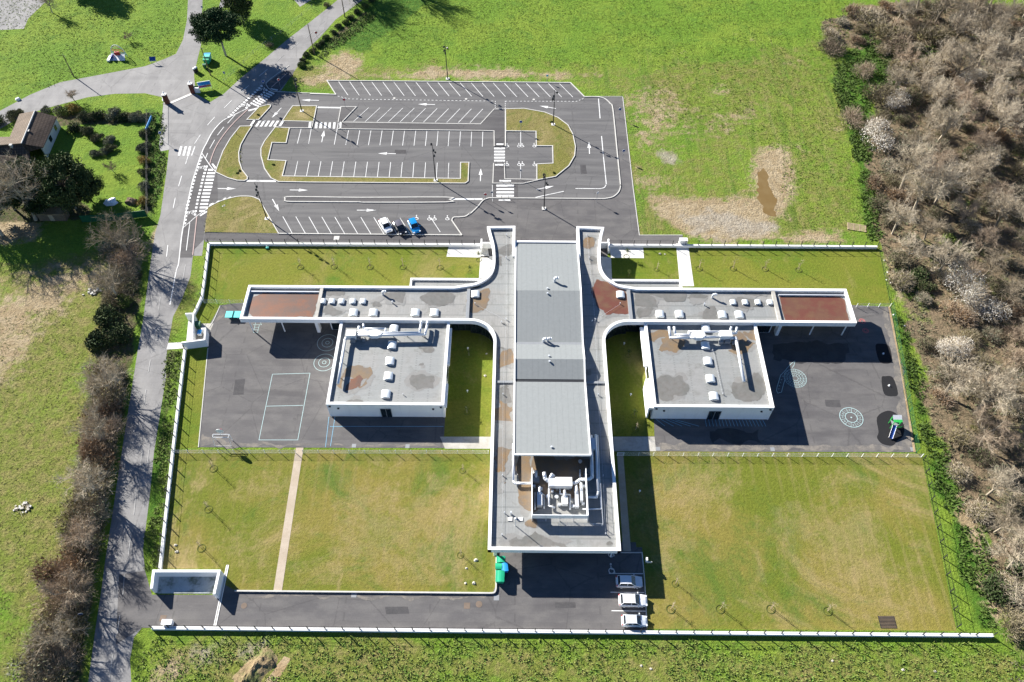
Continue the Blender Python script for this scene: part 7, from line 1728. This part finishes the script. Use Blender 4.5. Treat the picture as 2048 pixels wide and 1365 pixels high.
for px, s, k, lab in (((1895, 495), 3.0, 0, 'bright green ivy covered stump amid the bare woodland'), ((1838, 560), 2.6, 1, 'dark evergreen shrub in woodland beside upper right lawn'), ((1822, 490), 2.4, 1, 'small dark ivy shrub near woodland edge'), ((2000, 1190), 3.0, 1, 'dark ivy clad shrub at lower right woodland edge'), ((2030, 1140), 2.6, 1, 'dark ivy tangle near lower right photo edge'), ((1835, 545), 1.9, 4, 'bramble bush beside white scraps on woodland edge'), ((1800, 540), 1.6, 4, 'first low bramble beside upper right lawn corner'), ((1850, 575), 2.2, 4, 'yellowish bramble below dark evergreen shrub')): put(GS[k], *at(px), s, label=lab, sz=.7)
# nettles and bramble patches: countless leaves
def tufts(name, label, polys, dens, size, mats, seed, leaf=True, hgt=1.0):
    rnd_ = np.random.RandomState(seed); V = []; 
    out = []
    for poly_px in polys:
        poly = P2(poly_px); xs = [q[0] for q in poly]; ys = [q[1] for q in poly]; A = (max(xs)-min(xs))*(max(ys)-min(ys)); n = int(A*dens)
        Xr = rnd_.uniform(min(xs), max(xs), n); Yr = rnd_.uniform(min(ys), max(ys), n); d = sdist(Xr, Yr, poly)
        k = fbm(Xr, Yr, .22, 4, seed); keep = (d+(k-.5)*4 > .2) & (k > .40-.1*rnd_.rand(n)); out.append(np.stack([Xr[keep], Yr[keep]], -1))
    Pp = np.concatenate(out); n = len(Pp); q = 5
    an = rnd_.uniform(0, 6.28, (n, q)); ln = size*rnd_.uniform(.5, 1.3, (n, q)); el = rnd_.uniform(.25, 1.1, (n, q)); w = ln*rnd_.uniform(.22, .42, (n, q))
    bx3 = Pp[:, None, 0]+rnd_.normal(0, size*.5, (n, q)); by3 = Pp[:, None, 1]+rnd_.normal(0, size*.5, (n, q)); bz = rnd_.uniform(0, .25, (n, q))*size*hgt
    dx = np.cos(an)*np.cos(el); dy = np.sin(an)*np.cos(el); dz = np.sin(el)*hgt; px_, py_ = -np.sin(an), np.cos(an)
    v0 = np.stack([bx3-px_*w, by3-py_*w, bz], -1); v1_ = np.stack([bx3+px_*w, by3+py_*w, bz], -1); v2_ = np.stack([bx3+dx*ln, by3+dy*ln, bz+dz*ln], -1)
    co = np.stack([v0, v1_, v2_], 2).reshape(-1, 3); nt_ = n*q
    me = bpy.data.meshes.new(name); me.vertices.add(nt_*3); me.vertices.foreach_set('co', co.ravel()); me.loops.add(nt_*3); me.loops.foreach_set('vertex_index', np.arange(nt_*3, dtype=np.int32)); me.polygons.add(nt_); me.polygons.foreach_set('loop_start', np.arange(0, nt_*3, 3, dtype=np.int32)); me.update(calc_edges=True)
    me.materials.append(M[mats]); o = link(name, me); tag(o, label, 'grass' if 'grass' in name else 'ground cover', None, 'stuff'); return o
NET = [[(1690, 110), (1745, 45), (1760, 90), (1880, 90), (1840, 150), (1760, 190), (1720, 240), (1740, 300), (1725, 360), (1690, 230), (1660, 160)], [(1690, 200), (1738, 210), (1742, 300), (1756, 420), (1768, 482), (1738, 484), (1718, 380)], [(1835, 850), (1860, 840), (1910, 960), (1990, 1130), (1995, 1260), (1960, 1260), (1880, 990)], [(1785, 620), (1800, 620), (1860, 840), (1840, 840)], [(1800, 520), (1850, 560), (1860, 600), (1815, 600)]]
tufts('nettle_cover', 'rough green nettles and weeds along the woodland edge', NET, 5.0, .42, 'leaf_mid', 11)
tufts('woodland_cover', 'low brambles and ivy covering the woodland floor', [LITTER_PX], 1.1, .40, 'leaf_bramble', 19)
tufts('rough_grass', 'rough grass tufts and weeds in the strip below the bottom wall', [[(285, 1268), (1000, 1276), (2040, 1290), (2060, 1400), (265, 1400), (262, 1330)]], 4.5, .27, 'tuft_mix', 12)
tufts('verge_grass', 'tall verge grass between shaded road and long white wall', [[(336, 700), (366, 702), (345, 900), (318, 1140), (292, 1142), (312, 900), (333, 760)]], 6, .34, 'leaf_mid', 13)
tufts('ditch_grass', 'long grass along ditch and hedge foot by the upper road', [[(605, 140), (660, 80), (745, 20), (760, 30), (680, 90), (625, 140)], [(296, 220), (330, 225), (328, 340), (312, 440), (298, 440)]], 6, .35, 'leaf_mid', 14)
tufts('meadow_grass', 'bright meadow grass tufts in the upper fields', [[(700, -10), (1280, -10), (1300, 130), (1160, 140), (740, 120), (690, 90)], [(-20, -10), (380, -10), (350, 110), (200, 145), (-20, 210)]], 2.6, .18, 'tuft', 15)
tufts('meadow_grass', 'tussocky grass in the damp right field', [[(1290, 0), (1700, 0), (1740, 450), (1570, 460), (1560, 300), (1300, 240)]], 2.2, .20, 'tuft', 16)
tufts('field_grass', 'rough grass tussocks in the field left of the road', [[(-20, 640), (180, 600), (170, 800), (100, 1150), (60, 1400), (-20, 1400)]], 3.0, .15, 'tuft_dry', 17)
tufts('island_grass', 'dry grass on car park islands', [z2([(600, 700), (920, 590), (1200, 625), (1400, 1000), (560, 985)]), z4([(450, 430), (850, 470), (1180, 650), (1240, 900), (1150, 1080), (830, 1240), (1020, 1060), (1015, 850), (820, 830), (810, 670), (450, 660)]), z1([(970, 760), (1080, 760), (940, 1060), (980, 1290), (700, 1240), (780, 1050)])], 7, .20, 'tuft_dry', 18)

# --- roadside hedge on the left
HL = [((245, 500), 3.6, 1, 'big grey bare bush at the road beside the garden corner', .9), ((262, 520), 3.2, 2, 'reddish bare bush close to the road above low hedge', 1), ((232, 560), 2.2, 3, 'small half leafy bush below the big grey bush', .8), ((255, 555), 2.4, 4, 'grey leafy bush with pale branches by the road', .8), ((240, 600), 2.6, 0, 'dark twiggy bush at the start of roadside hedge', .9),
      ((215, 775), 3.3, 1, 'tall grey bush above russet hedge by road', 1), ((205, 745), 3.0, 1, 'grey spiky bush below evergreen hedge part', 1), ((230, 800), 3.0, 1, 'grey bush with upright twigs leaning over the road', 1.1), ((200, 835), 3.0, 5, 'russet hedge bush right below the grey spiky ones', 1), ((215, 870), 3.2, 2, 'reddish hedge bush at road bend shade', 1), ((190, 890), 3.0, 5, 'russet hedge bush halfway along the left road', 1), ((205, 925), 3.1, 5, 'russet hedge bush level with the lower lawn fence', 1), ((180, 955), 3.0, 0, 'dark hedge bush on the field side halfway', 1),
      ((195, 980), 3.1, 1, 'grey hedge bush above the second rubbish heap level', 1), ((170, 1010), 3.1, 1, 'grey hedge bush level with second rubbish heap', 1), ((190, 1040), 2.9, 4, 'pale leafy hedge bush below rubbish heap level', 1), ((160, 1060), 3.0, 0, 'dark hedge bush in the lower left hedge', 1), ((175, 1095), 2.8, 3, 'half leafy hedge bush above the russet oak', 1),
      ((155, 1130), 3.3, 5, 'russet leaved bush opposite the bin enclosure', 1.1), ((125, 1160), 3.3, 5, 'wide russet bush on field side opposite enclosure', 1.1), ((160, 1175), 3.1, 0, 'dark bush above the blue roadside sign', 1), ((120, 1205), 3.2, 2, 'reddish bush beside the blue roadside sign', 1), ((150, 1215), 2.6, 3, 'half leafy bush right behind the blue roadside sign', .9), ((110, 1250), 3.1, 1, 'grey bush below the blue roadside sign', 1), ((140, 1265), 2.8, 0, 'dark bush on the road side near bottom left', 1), ((95, 1295), 3.2, 1, 'grey bush near the bottom of left hedge', 1), ((125, 1320), 3.0, 2, 'reddish bush near the bottom of left hedge', 1), ((80, 1345), 3.3, 4, 'pale leafy bush at the bottom of left hedge', 1), ((115, 1365), 3.0, 1, 'last grey bush of the left hedge at photo bottom', 1)]
for px, s, k, lab, sz in HL: put(SH[k], *at(px), s*1.22, label=lab, sz=sz*.95)
for i in range(len(HL)-1):
    a, b_ = HL[i][0], HL[i+1][0]
    if abs(a[1]-b_[1]) < 60:
      for kk, (ox, oy) in enumerate(((8, -6), (-12, 8))): put(SH[(1, 4, 1, 3, 0)[(i+2*kk) % 5]], *at(((a[0]+b_[0])/2+ox, (a[1]+b_[1])/2+oy)), 2.9-.3*kk, label='low bush filling a gap in the left roadside hedge', group='low bushes filling the roadside hedge', sz=.75)
for px, s, k, lab in (((225, 640), 3.2, 1, 'dark evergreen bush in hedge opposite the zigzag gateway'), ((240, 670), 3.0, 1, 'second dark evergreen bush leaning over the shaded road'), ((205, 690), 3.0, 1, 'dark evergreen bush at hedge field side'), ((250, 610), 2.0, 0, 'green ivy bush at road edge above evergreens')): put(GS[k], *at(px), s, label=lab, sz=1.0)
for px, k, s, lab in (((258, 515), 1, 1.0, 'grey bare tree behind bushes beside garden corner and road'), ((228, 790), 1, .8, 'bare tree rising from hedge opposite left playground'), ((212, 880), 0, .72, 'bare tree in hedge opposite left lawn fence'), ((238, 600), 5, .62, 'bare tree over hedge with branches across the road'), ((200, 990), 2, .72, 'bare tree in hedge opposite lower lawn'), ((180, 1090), 4, .75, 'bare tree in hedge near the bin enclosure'), ((165, 1195), 3, .85, 'bare tree in hedge by the driveway mouth'), ((130, 1290), 1, .75, 'bare tree in hedge near bottom left corner')): put(BT[k], *at(px), s, label=lab)
# --- trees by the house and in the park
wd, lv = leafy_tree(51, 12.5, 6.2, 4.8, 7.0, 140, 120, .24, .75, 1.35, True, -.6); T1 = kit('evergreen_tree', 'tree', 'tree', (('trunk', wd, 'bark'), ('crown', lv, 'leaf_dark')))
put(T1, *at((152, 418)), 1.0, label='big dark evergreen tree shading the house garden', sz=1.0); put(T1, *at((105, 420)), .85, label='dark evergreen tree between the big one and the house', sz=.9); put(T1, *at((30, 420)), .95, label='dark evergreen tree at left photo edge below the house', sz=1.0)
put(T1, *at((180, 400)), .62, label='smaller dark evergreen at the lawn side of big tree', sz=.9)
put(BT[5], *at((72, 440)), 1.15, .6, label='large bare tree casting branching shadow over the brown yard'); put(T1, *at((62, 392)), .72, label='dark evergreen hiding the corner of the tiled house', sz=1.0); put(BT[2], *at((5, 470)), 1.1, label='bare tree at the left photo edge below the house'); put(BT[2], *at((-60, 430)), 1.2, label='bare tree just outside the left edge')
wd, lv = leafy_tree(52, 12, 5.4, 3.0, 7.4, 150, 130, .19, .65, 1.2, True, -.35); PN = kit('umbrella_pine', 'tree', 'tree', (('trunk', wd, 'bark'), ('crown', lv, 'leaf_pine')))
put(PN, *at((452, 112)), 1.1, label='umbrella pine with domed dark crown above recycling containers', sz=1.0, rz=.5)
wd, lv = leafy_tree(53, 11, 3.6, 4.4, 5.4, 100, 120, .2, .9, 1.1, True, -.8); CN = kit('conifer', 'tree', 'tree', (('trunk', wd, 'bark'), ('crown', lv, 'leaf_dark')))
put(CN, *at((487, 40)), .95, label='dark conical conifer at the top beside park drive', sz=1.0)
put(CN, *at((140, -38)), 1.25, label='dark conifer beyond the top edge shading park grass', sz=1.1); put(BT[0], *at((705, -15)), 1.1, label='bare tree over the upper road'); put(BT[5], *at((655, -25)), 1.2, label='second bare tree beyond the upper road'); put(BT[2], *at((800, -25)), 1.1, label='bare tree beyond top edge above meadow'); put(CN, *at((545, -45)), 1.0, label='conifer beyond the top edge right of park drive', sz=1.0)
put(BT[1], *at((105, 26)), .55, label='small bare tree beside the grey park parking area'); put(BT[3], *at((259, 82)), .3, label='thin bare sapling behind the playground frame'); put(BT[3], *at((227, 344)), .35, label='thin bare sapling in the house lawn'); put(BT[4], *at((150, 203)), .4, label='thin bare shrub tree at the garden hedge by drive')
for px, s, k, lab in (((150, 222), 1.6, 3, 'golden shrub in the hedge beside curving drive'), ((135, 228), 1.5, 0, 'yellow green shrub left of the golden one'), ((172, 238), 1.6, 4, 'mixed bramble shrub right of the golden one'), ((200, 232), 1.7, 1, 'dark hedge shrub in the middle of garden hedge'), ((225, 233), 1.7, 2, 'grey green hedge shrub near the middle'), ((250, 236), 1.6, 1, 'dark hedge shrub near the garden corner'), ((275, 238), 1.5, 2, 'grey green shrub at hedge end by screen fence'), ((118, 226), 1.3, 2, 'grey shrub nearest the house roof'), ((95, 224), 1.2, 2, 'small grey shrub touching the house roof corner'),
                      ((292, 240), 1.3, 2, 'grey hedge shrub at the top of tall side hedge'), ((290, 270), 1.4, 4, 'second brownish shrub of the tall side hedge'), ((290, 300), 1.4, 2, 'grey leaved shrub midway in the tall side hedge'), ((291, 325), 1.3, 3, 'reddish gold shrub midway in the tall side hedge'), ((289, 350), 1.3, 4, 'brown shrub lower in the tall side hedge'), ((287, 378), 1.3, 2, 'pale grey shrub low in the tall side hedge'), ((288, 408), 1.2, 3, 'yellowish shrub at the foot of tall side hedge'),
                      ((150, 258), 1.6, 1, 'dark shrub in front of the house wall'), ((175, 268), 1.6, 4, 'bushy brown shrub beside the patio'), ((195, 280), 1.4, 4, 'brown shrub at the tip of curved bed'), ((218, 285), 1.3, 2, 'grey shrub at the round garden bed'), ((222, 300), 1.2, 4, 'low brown shrub below the grey round one'), ((191, 312), 1.1, 2, 'left clipped round shrub in the garden bed'), ((208, 307), 1.1, 2, 'right clipped round shrub in the garden bed'), ((30, 236), 1.6, 4, 'bramble shrub left of the house'), ((5, 245), 1.8, 1, 'dark shrub at left edge above the house'), ((40, 228), 1.0, 4, 'small reddish shrub on drive edge by house')): put(GS[k], *at(px), s*1.3, label=lab, sz=.95)
DH = [(604, 132, 1.3), (609, 122, 1.2), (616, 113, 1.3), (624, 104, 1.2), (633, 95, 1.2), (643, 87, 1.2), (654, 78, 1.3), (665, 68, 1.2), (677, 57, 1.3), (690, 47, 1.2), (703, 37, 1.3), (717, 27, 1.3), (731, 16, 1.3), (745, 5, 1.3)]
for i, (a, b_, s) in enumerate(DH): put(GS[1 if i % 3 else 0], *at((a, b_)), s, label='low dark hedge bush along the ditch beside the upper road', group='hedge bushes along the upper road', sz=.95)
put(SH[0], *at((538, 93)), 1.3, label='dark bare bush on the fence line by upper road'); put(SH[0], *at((655, 12)), 1.2, label='dark bare bush near the top road fence')
# --- young planted trees with watering rings
def sapling(seed, h, leafy=None):
    rnd_ = random.Random(seed); wd, cr, lv = MB(), MB(), MB()
    wd.tube((0, 0, 0), (.05, 0, h), .045, .02, 6)
    for k in range(9):
        z = h*rnd_.uniform(.5, .98); d = rdir(rnd_, .1); q = Vector((.04, 0, z)); wd.tube(q, q+d*.6, .014, .006, 3, False)
        for _ in range(5): ribs(rnd_, cr, q+d*rnd_.uniform(.1, .6), d+rdir(rnd_)*.8, .35, .010)
    if leafy:
        for _ in range(90): d = rdir(rnd_, -.3); leafq(rnd_, lv, Vector((0, 0, h*.75))+d*rnd_.uniform(.1, .75), .13)
    ring_ = MB(); n = 14
    ring_.ribbon([(.62*math.cos(2*math.pi*k/n), .62*math.sin(2*math.pi*k/n)) for k in range(n)], .11, 0, True, .07)
    st = MB(); st.tube((.22, .1, 0), (.22, .1, 1.6), .035, .035, 6); st.tube((.22, .1, 1.4), (0, 0, 1.35), .02, .02, 4)
    return wd, cr, lv, ring_, st
M['ring_soil'] = plain('turf_ring', (.085, .10, .025), .95, .1, var=.2, scale=5)
ws, cs_, ls_, rs_, ss_ = sapling(1, 2.9); SP = kit('young_tree', 'young bare tree', 'tree', (('trunk', ws, 'pale_wood'), ('twig_crown', cs_, 'twig'), ('watering_ring', rs_, 'ring_soil'), ('stake', ss_, 'pale_wood')))
ws, cs_, ls_, rs_, ss_ = sapling(2, 2.5, True); SL = kit('young_tree', 'young leafy tree', 'tree', (('trunk', ws, 'bark'), ('foliage', ls_, 'leaf_mid'), ('watering_ring', rs_, 'ring_soil')))
ORD = ['leftmost', 'second from left', 'third from left', 'fourth from left', 'fifth from left']
for i, px in enumerate(((601, 535), (668, 534), (740, 535), (806, 535), (880, 536))): put(SP, *at(px), 1.0, .3*i, f'young bare staked tree in left front lawn, {ORD[i]}', 'young trees in the left front lawn', 1.0)
for i, px in enumerate(((1398, 538), (1466, 538), (1530, 539), (1597, 541))): put(SP, *at(px), 1.0, 1+.3*i, f'young bare staked tree in right front lawn, {ORD[i]}', 'young trees in the right front lawn', 1.0)
for px, lab in (((427, 938), 'young bare tree in lower left lawn nearest white fence'), ((417, 1019), 'young bare tree midway down the lower left lawn'), ((403, 1097), 'young bare tree nearest the bin enclosure')): put(SP, *at(px), 1.0, .5, lab, 'young trees in the lower left lawn', 1.0)
for i, px in enumerate(((1341, 1219), (1440, 1219), (1541, 1219), (1655, 1223))): put(SP, *at(px), 1.0, .4*i, f'young bare tree along the bottom wall, {ORD[i]}', 'young trees along the bottom wall', 1.0)
for px, lab in (((921, 1111), 'young bare tree beside the bins on lower lawn'), ((1313, 540), 'tiny bare tree in small lawn right of entrance'), ((1271, 860), 'bare young tree low in shaded right courtyard'), ((925, 942), 'slim young tree in lawn below left courtyard'), ((1350, 1168), 'young bare tree in the lawn by yard shadow corner')): put(SP, *at(px), .8, .2, lab, None, 1.0)
for px, s, lab in (((938, 712), .7, 'leafy young tree highest in shaded left courtyard'), ((934, 826), .75, 'leafy young tree lowest in left courtyard'), ((958, 520), .9, 'leafy young tree beside pale slab left of entrance'), ((940, 545), .7, 'small leafy shrub tree by white left arm'), ((1256, 712), .7, 'leafy young tree highest in shaded right courtyard'), ((1268, 832), .75, 'leafy young tree lowest in right courtyard'), ((1253, 514), .9, 'leafy young tree beside pale slab right of entrance'), ((1257, 553), .7, 'small leafy tree in shade right of entrance')): put(SL, *at(px), s, .7, lab, None, 1.0)
def flower(px): return at(px)
for i, q in enumerate(z1([(1185, 612), (940, 1310), (960, 1285), (1370, 1212)])+z4([(1010, 1190), (985, 575)])): put(GS[0], *at(q), .42, label='small newly planted shrub on a car park grass island', group='small shrubs on the car park islands', sz=1.1)
# little lights and taps standing in the shaded courtyards
for px, lab in (((936, 700), 'small white garden light, upper in left courtyard'), ((935, 785), 'small white garden light, lower in left courtyard'), ((1248, 690), 'small white garden light, upper in right courtyard'), ((1261, 792), 'small white garden light, lower in right courtyard'), ((1279, 985), 'small white garden light in shade beside right garden path')):
    x, y = at(px); t = thing('garden_light', lab, 'garden light', (x, y, 0)); MB().tube((x, y, 0), (x, y, .55), .05, .05, 8).build('post', M['white_metal'], t); MB().dome((x, y, .55), .17, .17, .16, 10, 3).build('lamp_head', M['white_trim'], t)
